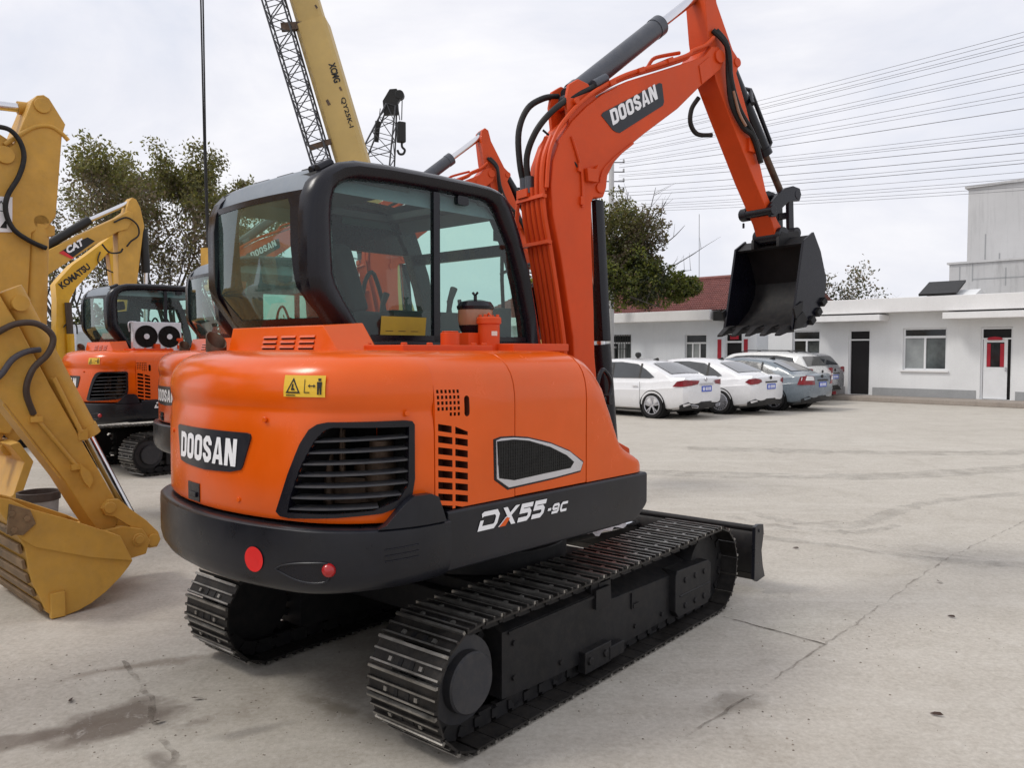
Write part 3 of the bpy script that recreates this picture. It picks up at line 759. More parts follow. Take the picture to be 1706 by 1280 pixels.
    strip(lambda z: zspan(P_o, z)[0], lambda z: zspan(P_i, z)[0]); strip(lambda z: zspan(P_i, z)[1], lambda z: zspan(P_o, z)[1])
    for z0, z1 in ((1.80, 1.8421), (2.4249, 2.455)):
        vs, fc = [], []
        for z in (z0+1e-4, z1):
            a, b = zspan(P_o, min(max(z, 1.801), 2.454))
            for i in range(13): x = a+(b-a)*i/12; vs.append((x, ry(x, z)-.004, z))
        for i in range(12): fc.append((i, i+1, i+14, i+13))
        mb.add(vs, fc)
    rwf = up(mb, 'rear_window_frame', K, angle=60)
    mb = MB(); grid(gl_p, 0, mb); mb.build('rear_window', M['rearglass'], rwf, angle=70)
    mb = MB(); mb.loft([[(x, y, z) for x, y in ((-1.0, -1.12), (-1.01, -1.07), (-.985, -1.04), (-.96, -1.04), (-.96, -1.12))] for z in (1.97, 2.40)]); up(mb, 'corner_pillar', K)
    mb = MB(); mb.box((-1.035, -1.10, 2.315), (.06, .05, .06)); up(mb, 'hinge_bracket', K, bevel=.006)
    # lower cab wall, floor, seat and controls
    mb = MB(); mb.xprism([(-.95, 1.0), (-.95, 1.69), (.45, 1.69), (.52, 1.0)], -.97, .06); up(mb, 'cab_base', M['orange'], bevel=.01)
    mb = MB(); mb.xprism([(-.70, 1.70), (-.74, 1.86), (-.70, 1.90), (-.16, 1.88), (-.12, 1.80), (-.14, 1.70)], -.72, -.24)
    se = up(mb, 'seat', M['seat'], bevel=.03, seg=3)
    mb = MB(); mb.xprism([(-.72, 1.88), (-.84, 2.20), (-.80, 2.26), (-.72, 2.24), (-.60, 1.90)], -.70, -.26); mb.build('backrest', M['seat'], se, bevel=.03, seg=3)
    mb = MB(); mb.xprism([(-.86, 2.26), (-.88, 2.38), (-.80, 2.40), (-.78, 2.28)], -.60, -.36); mb.build('headrest', M['seat'], se, bevel=.02)
    for xx in (-.80, -.16):
        mb = MB(); mb.box((xx, -.32, 1.80), (.12, .50, .2)); mb.tube([(xx, -.12, 1.88), (xx, -.10, 1.98), (xx, -.07, 2.05)], [.014, .024], 8); up(mb, 'control_console', M['inner'], bevel=.015)
    mb = MB(); mb.box((-.14, .26, 1.82), (.16, .12, .24)); mb.tube([(-.45, .2, 1.7), (-.45, .15, 2.0)], .014, 8); mb.tube([(-.35, .2, 1.7), (-.35, .15, 2.0)], .014, 8); up(mb, 'dashboard', M['inner'], bevel=.01)
    # front: posts, windscreen, wiper
    def ff(z): return .46 if z < 1.7 else .46-(z-1.684)*.03-(max(0, z-1.9))*.31
    mb = MB(); mb.add([(-.93, ff(1.72)-.02, 1.72), (.0, ff(1.72)-.02, 1.72), (.0, ff(2.55)-.03, 2.55), (-.93, ff(2.55)-.03, 2.55)], [(0, 1, 2, 3)])
    ws = up(mb, 'windscreen', M['glass'])
    mb = MB(); mb.beam((-.95, .30, 2.30), (.02, .30, 2.30), .03, .07); mb.beam((-.95, .14, 2.565), (.02, .14, 2.565), .06, .08); mb.beam((-.95, .44, 1.73), (.02, .44, 1.73), .04, .07); mb.build('windscreen_rail', K, ws)
    mb = MB(); mb.tube([(-.12, .30, 2.36), (-.16, .34, 2.12), (-.20, .40, 1.84)], .012, 6); mb.tube([(-.06, .31, 2.18), (-.16, .33, 2.16)], .010, 6); mb.box((-.06, .24, 2.40), (.10, .06, .10)); mb.build('wiper', K, ws)
    # ---- small fittings on the hood
    mb = MB(); mb.loft([[(-.60, y, z) for y, z in ((-1.27, 1.66), (-1.24, 1.795), (-1.02, 1.81), (-1.0, 1.66))], [(.23, y, z) for y, z in ((-1.27, 1.66), (-1.24, 1.795), (-1.02, 1.81), (-1.0, 1.66))], [(.345, y, z) for y, z in ((-1.25, 1.66), (-1.235, 1.67), (-1.02, 1.67), (-1.0, 1.66))]])
    vb = up(mb, 'vent_box', M['orange'], bevel=.005)
    mb = MB()
    for c in range(3):
        for r in range(3):
            x0 = -.262+.162*c; z = 1.695+.024*r; yf = -1.27+(z-1.66)*.222
            mb.loft([[(x0, yf-.001, z-.004), (x0, yf-.010, z-.003), (x0, yf-.001, z+.007)], [(x0+.125, yf-.001, z-.004), (x0+.125, yf-.010, z-.003), (x0+.125, yf-.001, z+.007)]], mi=0)
            mb.box((x0+.0625, yf-.002, z-.0075), (.122, .004, .006), 1)
    mb.build('louvre', [M['orange'], M['pit']], vb)
    mb = MB(); mb.tube([(-.665, -1.30, 1.62), (-.665, -1.30, 1.70)], .050, 20)
    mb = MB(); n = 20
    r0 = [(-.665+.052*math.cos(a), -1.30+.052*math.sin(a), 1.63) for a in [2*math.pi*k/n for k in range(n)]]
    r1 = [(x, y, 1.735-(x+.665)*.85) for x, y, z in r0]
    ri = [(-.665+(x+.665)*.88, -1.30+(y+1.30)*.88, z) for x, y, z in r1]; rb = [(x, y, 1.66) for x, y, z in ri]
    mb.loft([r0, r1, ri, rb]); up(mb, 'exhaust_pipe', M['pipe'])
    mb = MB(); mb.lathe([(0, 1.66), (.04, 1.66), (.04, 1.805), (.084, 1.81), (.092, 1.835), (.092, 1.893), (.086, 1.90), (.0, 1.90)], (.30, -.345, 0), 'Z', 32, 1)
    mb.lathe([(.0, 1.896), (.096, 1.896), (.099, 1.912), (.083, 1.935), (.04, 1.945), (0, 1.946)], (.30, -.345, 0), 'Z', 32, 0)
    mb.lathe([(0, 1.755), (.07, 1.765), (.089, 1.812), (.0, 1.816)], (.30, -.345, 0), 'Z', 32, 0)
    mb.tube([(.30, -.345, 1.94), (.30, -.345, 1.97)], .009, 8); mb.tube([(.282, -.345, 1.985), (.30, -.345, 1.968), (.318, -.345, 1.985)], .007, 6)
    up(mb, 'pre_cleaner', [K, M['tan']])
    mb = MB(); mb.lathe([(0, 1.67), (.056, 1.67), (.056, 1.815), (.064, 1.817), (.064, 1.845), (.058, 1.852), (0, 1.854)], (.43, -.375, 0), 'Z', 24)
    for k in range(4): a = k*1.57+.4; mb.cyl((.43+.048*math.cos(a), -.375+.048*math.sin(a), 1.85), (.43+.048*math.cos(a), -.375+.048*math.sin(a), 1.864), .009, 6)
    mb.tube([(.41, -.375, 1.85), (.43, -.375, 1.872), (.45, -.375, 1.85)], .006, 6); mb.box((.36, -.44, 1.72), (.10, .12, .1))
    hc = up(mb, 'hydraulic_tank_cap', M['boom_orange'], bevel=.003)
    mb = MB(); mb.add([(.43+.0575*math.cos(a), -.375+.0575*math.sin(a), z) for z in (1.755, 1.778) for a in (-.55, -.35, -.15, .05)], [(0, 1, 5, 4), (1, 2, 6, 5), (2, 3, 7, 6)]); mb.build('tank_label', M['cream'], hc)
    mb = MB(); mb.cyl((.50, -.71, 1.67), (.50, -.71, 1.765), .046, 12); mb.cyl((.50, -.71, 1.765), (.50, -.71, 1.772), .040, 12); up(mb, 'fuel_cap', M['boom_orange'], bevel=.004)
    mb = MB(); mb.box((.38, -.80, 1.690), (.44, .56, .03)); mb.box((.40, -.15, 1.695), (.40, .44, .04))
    for xx, yy in ((.57, -1.05), (.57, -.9), (.57, -.62), (.57, -.55), (.30, -1.04)): mb.cyl((xx, yy, 1.70), (xx, yy, 1.716), .016, 6)
    up(mb, 'mount_plate', M['boom_orange'], bevel=.005)
    mb = MB(); mb.tube([(.60, .25, 1.10), (.60, .30, 1.40), (.60, .36, 1.56), (.60, .42, 1.545), (.60, .455, 1.486), (.60, .44, 1.42), (.60, .40, 1.39), (.60, .38, 1.2)], .013, 8, smooth=5); mb.xprism(rpoly(.40, 1.37, .44, 1.43, .012), .57, .63); up(mb, 'hand_rail', K, bevel=.008)
    # ---- boom, arm and bucket (swung 13 degrees further round)
    MBm = MU @ Matrix.Translation((.17, .75, 0)) @ Rz(13)
    def bb(mb, name, mats, parent=None, **kw): return mb.build(name, mats, parent or root, MBm if parent is None else None, **kw)
    mb = MB(); mb.box((0, -.06, .80), (.34, .30, .42)); mb.xprism([(-.20, .80), (-.22, 1.16), (-.06, 1.20), (.25, 1.05), (.28, .70), (.0, .60)], -.17, -.13); mb.xprism([(-.20, .80), (-.22, 1.16), (-.06, 1.20), (.25, 1.05), (.28, .70), (.0, .60)], .13, .17)
    mb.cyl((0, -.04, .56), (0, -.04, 1.05), .09, 20); bb(mb, 'swing_post', M['boom_orange'], bevel=.01)
    bp_ = [(-.04, .95), (.05, 1.0), (.03, 1.35), (-.005, 1.65), (-.012, 1.92), (-.035, 2.37), (-.035, 2.60), (-.02, 2.63), (.06, 2.64), (.085, 2.70), (.095, 2.78), (.15, 2.87), (.27, 2.985), (.41, 3.09), (.71, 3.30), (.91, 3.475), (1.04, 3.575), (1.12, 3.635), (1.15, 3.69), (1.14, 3.75), (1.10, 3.79), (1.03, 3.78), (.96, 3.70), (.82, 3.635), (.56, 3.525), (.26, 3.40), (.05, 3.28), (-.08, 3.18), (-.19, 3.075), (-.28, 2.955), (-.335, 2.82), (-.35, 2.67), (-.335, 2.49), (-.275, 2.25), (-.18, 1.76), (-.16, 1.4), (-.13, 1.0)]
    mb = MB(); mb.xprism(bp_, -.12, .12)
    bm_ = bb(mb, 'boom', BO, bevel=.010, angle=55)
    for yy, zz, r, x in ((.028, 2.695, .032, .125), (1.10, 3.72, .045, .128), (-.155, 3.20, .02, .118)):
        mb = MB(); mb.cyl((-x-.008, yy, zz), (x+.008, yy, zz), r, 18); mb.build('pivot_boss', BO, bm_, bevel=.004)
    mb = MB(); mb.xprism([(.90, 3.62), (1.0, 3.70), (1.04, 3.58), (.93, 3.50)], .12, .128)
    mb.build('reinforcing_plate', BO, bm_, bevel=.004); mb = MB(); mb.xprism([(-.10, 2.80), (-.03, 2.80), (-.01, 2.83), (-.01, 2.72), (-.09, 2.72)], .12, .155); mb.build('stop_block', BO, bm_, bevel=.004); mb = MB()
    mb.tube([(.125, .02, 2.70), (.126, .05, 2.80), (.126, .14, 2.89), (.126, .30, 3.01)], .008, 6, smooth=4)
    mb.build('weld_bead', BO, bm_)
    mb = MB()
    hp = [(-.20, 3.05), (-.22, 3.20), (-.20, 3.30), (-.13, 3.345), (-.05, 3.33), (.02, 3.25), (.0, 3.2)]
    mb.xprism(hp, -.10, -.07); mb.xprism(hp, .07, .10); mb.build('cylinder_bracket', BO, bm_, bevel=.006)
    # badge on the boom
    bpl = [(.035, 3.145), (.05, 3.165), (.53, 3.435), (.555, 3.435), (.575, 3.32), (.565, 3.295), (.19, 3.06), (.16, 3.06), (.13, 3.07)]
    mb = MB(); mb.xprism(bpl, .119, .1235); b2 = mb.build('boom_badge', M['badge'], bm_)
    ox, oz, al = .135, 3.085, math.atan2(.245, .405)
    def fb_(u, v): return (.1245, ox+u*math.cos(al)-v*math.sin(al)*.55, oz+u*math.sin(al)+v*math.cos(al))
    put_glyphs('lettering', 'DOOSAN', M['white'], b2, lambda o_: (lambda u, v: (o_,)+fb_(u, v)[1:]), .1245, .0, .014, .104, DOO, .215, .08, .0)
    mb = MB(); mb.xprism(bpl, -.1235, -.119); mb.build('boom_badge', M['badge'], bm_)
    # hydraulic pipes up the back and along the top
    mb = MB()
    back = [(-.17, 1.30), (-.20, 1.70), (-.295, 2.22), (-.352, 2.48), (-.372, 2.67), (-.358, 2.83), (-.30, 2.97)]
    for x in (-.105, -.055, -.005, .045, .095):
        mb.tube([(x, y-.03, z) for y, z in back[:(5 if x < .04 else 7)]], .017, 8, smooth=5)
    for x, a in ((.085, .0), (.118, .012)):
        mb.tube([(x, y-a, z+a) for y, z in [(-.372, 2.64), (-.352, 2.84), (-.29, 2.985), (-.20, 3.10), (-.09, 3.205), (.05, 3.305), (.26, 3.425), (.56, 3.55), (.80, 3.655), (.86, 3.70), (.98, 3.76), (1.06, 3.83)]], .013, 8, smooth=5)
    mb.tube([(-.06, y, z) for y, z in [(.30, 3.45), (.56, 3.57), (.64, 3.66), (.72, 3.70), (.90, 3.76)]], .013, 8, smooth=3)
    for y, z in ((-.205, 1.62), (-.335, 2.33), (-.375, 2.60)): mb.box((-.005, y-.035, z), (.28, .03, .022), 0, Matrix.Rotation(-.15, 3, 'X'))
    for y, z in ((.12, 3.36), (.36, 3.485), (.62, 3.60)): mb.box((.06, y, z), (.16, .05, .028), 0, Matrix.Rotation(.42, 3, 'X'))
    for y, z in ((-.12, 2.60), (-.14, 2.80)): mb.box((.128, y, z), (.02, .03, .05))
    mb.box((-.07, -.40, 2.64), (.11, .07, .05))
    mb.tube([(.126, -.20, 2.98), (.13, -.13, 2.80), (.13, -.115, 2.66), (.128, -.115, 2.56)], .009, 6, smooth=4)
    mb.build('hydraulic_pipe', BO, bm_)
    mb = MB(); mb.tube([(-.16, -.215, 1.62), (-.165, -.31, 2.1), (-.165, -.40, 2.45), (-.14, -.40, 2.66)], .013, 8, smooth=6)
    mb.build('drain_pipe', BO, bm_)
    mb = MB()
    mb.tube([(-.09, -.39, 2.66), (-.10, -.425, 2.82), (-.10, -.435, 3.02), (-.09, -.375, 3.17), (-.08, -.26, 3.25), (-.08, -.15, 3.28)], .0195, 10, smooth=6)
    mb.tube([(-.03, -.40, 2.66), (-.03, -.425, 2.84), (.02, -.405, 2.98), (.06, -.33, 3.10), (.08, -.20, 3.21), (.09, -.02, 3.31), (.09, .08, 3.37)], .0195, 10, smooth=6)
    mb.cyl((-.09, -.395, 2.64), (-.09, -.40, 2.74), .030, 10, 1); mb.cyl((-.03, -.40, 2.64), (-.03, -.405, 2.74), .030, 10, 1)
    mb.cyl((.09, .0, 3.335), (.09, .10, 3.395), .03, 10, 1)
    mb.tube([(.02, -.34, 3.02), (.08, -.24, 2.92), (.125, -.15, 2.80)], .007, 6, smooth=4)
    mb.build('rubber_hose', [M['hose'], M['cyl_grey']], bm_)
    # boom cylinder with its black guard
    mb = MB(); mb.cyl((0, .24, .86), (0, .15, 1.72), .060, 20); mb.cyl((0, .15, 1.72), (0, .05, 2.66), .030, 16, 1); mb.cyl((-.06, .03, 2.695), (.06, .03, 2.695), .06, 18)
    bc = mb.build('boom_cylinder', [K, M['chrome']], bm_)
    mb = MB(); mb.loft([[(x, y+.065+(0.0), z) for x, y in ((-.065, .0), (.065, .0), (.075, .03), (.06, .075), (-.06, .075), (-.075, .03))] for z, o in ((1.74, 0), (2.635, 0))])
    mb.v = [(x, y+(2.63-z)*.075-.025, z) for x, y, z in mb.v]
    mb.build('rod_guard', K, bc, bevel=.006)
    # arm cylinder
    a, b, c = Vector((0, -.125, 3.255)), Vector((0, .645, 3.870)), Vector((0, 1.035, 4.18))
    mb = MB(); mb.cyl(a, b, .066, 24); mb.cyl(a+(b-a)*.04, a+(b-a)*.10, .074, 24); mb.cyl(b-(b-a)*.06, b+(b-a)*.005, .070, 24); mb.cyl(b, c, .033, 18, 1)
    mb.cyl((-.09, -.125, 3.255), (.09, -.125, 3.255), .03, 14); mb.cyl((-.05, 1.035, 4.18), (.05, 1.035, 4.18), .05, 16)
    mb.build('arm_cylinder', [M['cyl_grey'], M['chrome']], bm_)
    # arm
    ap = [(1.11, 3.565), (1.055, 3.70), (1.02, 3.85), (.985, 4.12), (.99, 4.20), (1.03, 4.245), (1.075, 4.22), (1.11, 4.10), (1.28, 3.815), (1.335, 3.77), (1.345, 3.71), (1.32, 3.66), (1.40, 3.50), (1.53, 3.21), (1.665, 2.85), (1.80, 2.655), (1.86, 2.60), (1.87, 2.53), (1.82, 2.49), (1.775, 2.545), (1.73, 2.64), (1.52, 2.93), (1.24, 3.36)]
    mb = MB(); mb.xprism(ap, -.09, .09); mb.cyl((-.10, 1.325, 3.735), (.10, 1.325, 3.735), .034, 16)
    ar = bb(mb, 'arm', BO, bevel=.008, angle=55)
    mb = MB(); mb.cyl((-.125, 1.83, 2.55), (.125, 1.83, 2.55), .06, 18); mb.cyl((-.14, 1.69, 2.72), (.14, 1.69, 2.72), .035, 14); mb.cyl((-.165, 1.70, 2.72), (-.10, 1.70, 2.72), .05, 14); mb.cyl((-.15, 1.70, 2.66), (-.15, 1.70, 2.62), .01, 6)
    mb.build('pivot_pin', K, ar, bevel=.005)
    mb = MB(); mb.box((.10, 1.49, 3.17), (.03, .10, .10)); mb.build('hose_block', BO, ar, bevel=.005)
    a, b, c = Vector((0, 1.335, 3.735)), Vector((0, 1.72, 3.06)), Vector((0, 2.03, 2.87))
    dd = (Vector((0, 1.975, 2.86))-a); b = a+dd*.66*1.0; c = a+dd
    mb = MB(); mb.cyl(a, b, .052, 20); mb.cyl(b-(dd*.05), b, .058, 20); mb.cyl(b, c, .026, 14, 1); mb.cyl((-.05, c.y, c.z), (.05, c.y, c.z), .045, 14)
    mb.tube([a+dd*.17+Vector((0, .05, .02)), a+dd*.20+Vector((0, .115, .05)), a+dd*.24+Vector((0, .115, .05)), a+dd*.60+Vector((0, .10, .045)), a+dd*.63+Vector((0, .05, .02))], .016, 8)
    mb.tube([a+dd*.20+Vector((0, .11, .05)), a+dd*.24+Vector((.06, .03, -.01)), a+dd*.27+Vector((.10, -.02, -.03))], .016, 8)
    mb.build('bucket_cylinder', [K, M['pipe']], ar)
    mb = MB()
    for x in (.112, -.112):
        mb.xprism([(1.66, 2.70), (1.67, 2.76), (1.74, 2.83), (1.84, 2.90), (1.93, 2.925), (2.01, 2.915), (2.03, 2.87), (2.01, 2.82), (1.96, 2.815), (1.88, 2.80), (1.79, 2.735), (1.73, 2.675), (1.68, 2.67)], x-.014, x+.014)
    mb.cyl((-.13, 1.985, 2.865), (.13, 1.985, 2.865), .035, 14); mb.build('guide_link', K, ar, bevel=.004)
    mb = MB(); mb.beam((.05, 1.985, 2.86), (.05, 2.0, 2.585), .03, .06); mb.beam((-.05, 1.985, 2.86), (-.05, 2.0, 2.585), .03, .06); mb.beam((-.05, 1.985, 2.72), (.05, 1.985, 2.72), .03, .05); mb.cyl((-.12, 2.0, 2.58), (.12, 2.0, 2.58), .042, 14)
    mb.build('bucket_link', K, ar, bevel=.004)
    mb = MB()
    mb.tube([(.11, 1.08, 3.90), (.14, 1.16, 3.80), (.13, 1.19, 3.60), (.12, 1.24, 3.42), (.12, 1.36, 3.28), (.13, 1.46, 3.22), (.12, 1.56, 3.05)], .020, 8, smooth=6)
    mb.tube([(.10, 1.06, 3.90), (.155, 1.15, 3.78), (.145, 1.20, 3.58), (.14, 1.29, 3.40), (.13, 1.44, 3.26), (.12, 1.54, 3.15)], .018, 8, smooth=6)
    mb.tube([(-.09, 1.13, 3.50), (-.12, 1.09, 3.42), (-.13, 1.09, 3.32), (-.12, 1.15, 3.25), (-.08, 1.26, 3.25)], .017, 8, smooth=6)
    mb.tube([(.15, 1.22, 3.50), (.15, 1.28, 3.36), (.145, 1.36, 3.28)], .010, 6, 1, smooth=5)
    mb.build('rubber_hose', [M['hose'], M['tan']], ar)
    # bucket, mouth towards the machine
    side_p = [(1.83, 2.50), (1.93, 2.57), (2.02, 2.44), (2.10, 2.24), (2.085, 2.12), (2.0, 1.99), (1.86, 1.875), (1.69, 1.845)]
    mb = MB()
    inner = [(1.845, 2.485), (1.925, 2.535), (2.0, 2.42), (2.075, 2.235), (2.06, 2.13), (1.985, 2.01), (1.85, 1.895), (1.69, 1.865)]
    pts = side_p; n = len(pts)
    shell = side_p+inner[::-1]
    mb.xprism(shell, -.325, .325)
    bk = bb(mb, 'bucket', M['under'], angle=30)
    for x in (-.335, .335):
        mb = MB(); mb.xprism([(1.815, 2.515), (1.94, 2.59), (2.035, 2.45), (2.115, 2.24), (2.10, 2.11), (2.01, 1.975), (1.865, 1.862), (1.685, 1.838)], x-.011, x+.011); mb.build('side_plate', K, bk, bevel=.003)
        mb = MB(); s = 1 if x > 0 else -1
        mb.xprism([(1.70, 1.84), (1.72, 1.93), (1.80, 1.98), (1.86, 1.92), (1.80, 1.87)], x+s*.011, x+s*.03)
        mb.xprism([(1.68, 2.0), (1.80, 2.06), (1.79, 1.98), (1.71, 1.92)], x+s*.011, x+s*.028)
        for yy, zz in ((1.92, 1.915), (2.0, 1.98), (2.06, 2.06)): mb.box((x+s*.01, yy, zz), (.06, .06, .05), 0, Matrix.Rotation(.7, 3, 'X'))
        mb.build('side_cutter', M['under'], bk, bevel=.004)
    for k in range(5):
        x = -.29+.145*k; mb = MB()
        mb.loft([[(x+a*.036, 1.74, 1.855+b*.032) for a, b in ((-1, -1), (1, -1), (1, 1), (-1, 1))], [(x+a*.032, 1.66, 1.842+b*.026) for a, b in ((-1, -1), (1, -1), (1, 1), (-1, 1))], [(x+a*.026, 1.58, 1.80+b*.008) for a, b in ((-1, -1), (1, -1), (1, 1), (-1, 1))]])
        mb.build('tooth', M['under'], bk, bevel=.004)
    mb = MB()
    for x in (-.125, .125): mb.xprism([(1.78, 2.49), (1.78, 2.56), (1.82, 2.61), (1.88, 2.60), (1.95, 2.62), (2.03, 2.63), (2.05, 2.58), (2.03, 2.42), (1.95, 2.55), (1.85, 2.50)], x-.014, x+.014)
    mb.build('bucket_ear', M['under'], bk, bevel=.004)
    sz = Matrix.Translation((0, 1.83, 2.515)) @ Matrix.Diagonal((.93, .93, .965, 1)) @ Matrix.Translation((0, -1.85, -2.55))
    for o in [bk]+list(bk.children): o.data.transform(sz)
    return root

def ground_mat():
    m, nt, b = nodes('worn_concrete'); tc = N(nt, 'ShaderNodeTexCoord'); P = tc.outputs['Object']
    big = noise(nt, .22, 6, .6, vec=P, dist=.5); mid = noise(nt, 1.4, 8, .68, vec=P, dist=.7); fine = noise(nt, 38, 6, .7, vec=P); grit = noise(nt, 260, 2, .6, vec=P)
    col = ramp(nt, big, [(.3, (.47, .43, .365)), (.5, (.535, .495, .425)), (.72, (.59, .555, .485))])
    col = mix(nt, .55, col, ramp(nt, mid, [(.32, (.36, .325, .275)), (.5, (.52, .485, .425)), (.68, (.62, .585, .525))]))
    col = mix(nt, .48, col, ramp(nt, fine, [(.3, (.29, .26, .22)), (.6, (.54, .505, .445)), (.8, (.66, .63, .57))]))
    # swept streaks of dust running across the yard
    mp = N(nt, 'ShaderNodeMapping'); L(nt, P, mp.inputs[0]); mp.inputs['Rotation'].default_value = (0, 0, .12); mp.inputs['Scale'].default_value = (.25, 2.2, 1)
    st = noise(nt, 1.6, 7, .65, vec=mp.outputs[0], dist=.6)
    col = mix(nt, math_(nt, 'MULTIPLY', ramp(nt, st, [(.5, 0.), (.75, 1.)]), .40), col, (.63, .60, .54))
    # scuffed, grubby scatter
    sc = noise(nt, 5.5, 9, .78, vec=P, dist=1.2)
    col = mix(nt, math_(nt, 'MULTIPLY', ramp(nt, sc, [(.56, 0.), (.72, 1.)]), .32), col, (.17, .14, .105))
    P0 = col
    # damp, oily patches near the machine's tail; the last two blobs are broader darkenings
    wn = N(nt, 'ShaderNodeTexNoise'); wn.inputs['Scale'].default_value = 2.6; wn.inputs['Detail'].default_value = 7; L(nt, P, wn.inputs['Vector'])
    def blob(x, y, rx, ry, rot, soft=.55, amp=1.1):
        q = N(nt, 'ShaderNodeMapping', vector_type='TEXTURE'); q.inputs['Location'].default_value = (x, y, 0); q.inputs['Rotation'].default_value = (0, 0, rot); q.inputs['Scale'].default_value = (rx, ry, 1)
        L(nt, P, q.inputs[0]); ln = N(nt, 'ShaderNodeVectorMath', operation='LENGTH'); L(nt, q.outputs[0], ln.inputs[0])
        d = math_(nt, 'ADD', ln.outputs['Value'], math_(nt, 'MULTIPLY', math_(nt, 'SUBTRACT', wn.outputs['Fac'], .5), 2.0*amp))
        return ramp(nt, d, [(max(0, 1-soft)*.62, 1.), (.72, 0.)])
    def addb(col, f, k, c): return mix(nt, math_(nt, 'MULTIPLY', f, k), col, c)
    col = addb(col, blob(-1.80, 3.52, .46, .30, .35, .4, .9), .80, (.105, .078, .062))
    col = addb(col, blob(-2.15, 3.36, .60, .10, .5, .5, 1.1), .6, (.13, .10, .08))
    col = addb(col, blob(-1.45, 3.20, .30, .09, -.7, .5, 1.1), .6, (.11, .09, .075))
    col = addb(col, blob(-2.0, 4.18, .55, .10, .45, .6, 1.2), .55, (.17, .13, .095))
    col = addb(col, blob(-.80, 3.68, .40, .10, -.45, .6, 1.4), .6, (.17, .145, .10))
    col = addb(col, blob(-1.15, 3.45, .30, .07, .5, .6, 1.2), .45, (.16, .15, .14))
    col = addb(col, blob(1.05, 3.75, .35, .16, 1.1, .6, 1.6), .5, (.15, .13, .105))
    col = addb(col, blob(3.1, 7.75, .7, .12, .25, .6, 1.4), .35, (.2, .175, .145))
    col = addb(col, blob(-.3, 4.6, 1.5, 1.9, -.69, .5, .5), .5, (.22, .18, .14))  # darker ellipse beneath the machine, turned to its track heading
    col = addb(col, blob(-.8, 1.9, 4.6, 3.4, .15, .98, .4), .34, (.24, .205, .165))  # wide near-ground darkening: lens vignette put into the colour, plus dirt
    # fine wandering cracks
    vo = N(nt, 'ShaderNodeTexVoronoi', feature='DISTANCE_TO_EDGE'); vo.inputs['Scale'].default_value = .42
    dn = N(nt, 'ShaderNodeTexNoise'); dn.inputs['Scale'].default_value = 2.5; dn.inputs['Detail'].default_value = 8; L(nt, P, dn.inputs['Vector'])
    dv = N(nt, 'ShaderNodeVectorMath', operation='MULTIPLY_ADD'); L(nt, dn.outputs['Color'], dv.inputs[0]); dv.inputs[1].default_value = (.35, .35, 0); L(nt, P, dv.inputs[2])
    L(nt, dv.outputs[0], vo.inputs['Vector'])
    ck = ramp(nt, vo.outputs['Distance'], [(.0, 1.), (.007, 0.)])
    ck = math_(nt, 'MULTIPLY', ck, ramp(nt, noise(nt, .5, 3, vec=P), [(.5, 0.), (.66, .14)]))
    col = mix(nt, ck, col, (.12, .10, .08))
    cr2 = noise(nt, 95, 4, .8, vec=P); mot = noise(nt, 11, 9, .8, vec=P, dist=.8)
    col = mix(nt, math_(nt, 'MULTIPLY', ramp(nt, mot, [(.50, 0.), (.68, 1.)]), .26), col, (.29, .25, .20))
    col = mix(nt, math_(nt, 'MULTIPLY', ramp(nt, mot, [(.30, 1.), (.45, 0.)]), .45), col, (.64, .61, .56))
    col = mix(nt, math_(nt, 'MULTIPLY', ramp(nt, cr2, [(.58, 0.), (.72, 1.)]), .30), col, (.20, .17, .135))
    sp = ramp(nt, grit, [(.64, 0.), (.72, 1.)])
    col = mix(nt, math_(nt, 'MULTIPLY', sp, .4), col, (.15, .125, .10))
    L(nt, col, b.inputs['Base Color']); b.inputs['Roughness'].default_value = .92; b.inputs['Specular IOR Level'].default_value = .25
    h = math_(nt, 'ADD', math_(nt, 'MULTIPLY', math_(nt, 'ADD', fine, cr2), .6), math_(nt, 'ADD', grit, math_(nt, 'MULTIPLY', ck, -3.)))
    bump(nt, b, h, .35, .006)
    return m
mb = MB()
xs = [-900, -60, -12, -4, 0, 4, 12, 60, 900]; ys = [-60, -8, 0, 4, 8, 16, 60, 1200]
mb.add([(x, y, 0) for y in ys for x in xs], [(j*9+i, j*9+i+1, (j+1)*9+i+1, (j+1)*9+i) for j in range(len(ys)-1) for i in range(8)])
tag(mb.build('ground', ground_mat()), kind='structure')

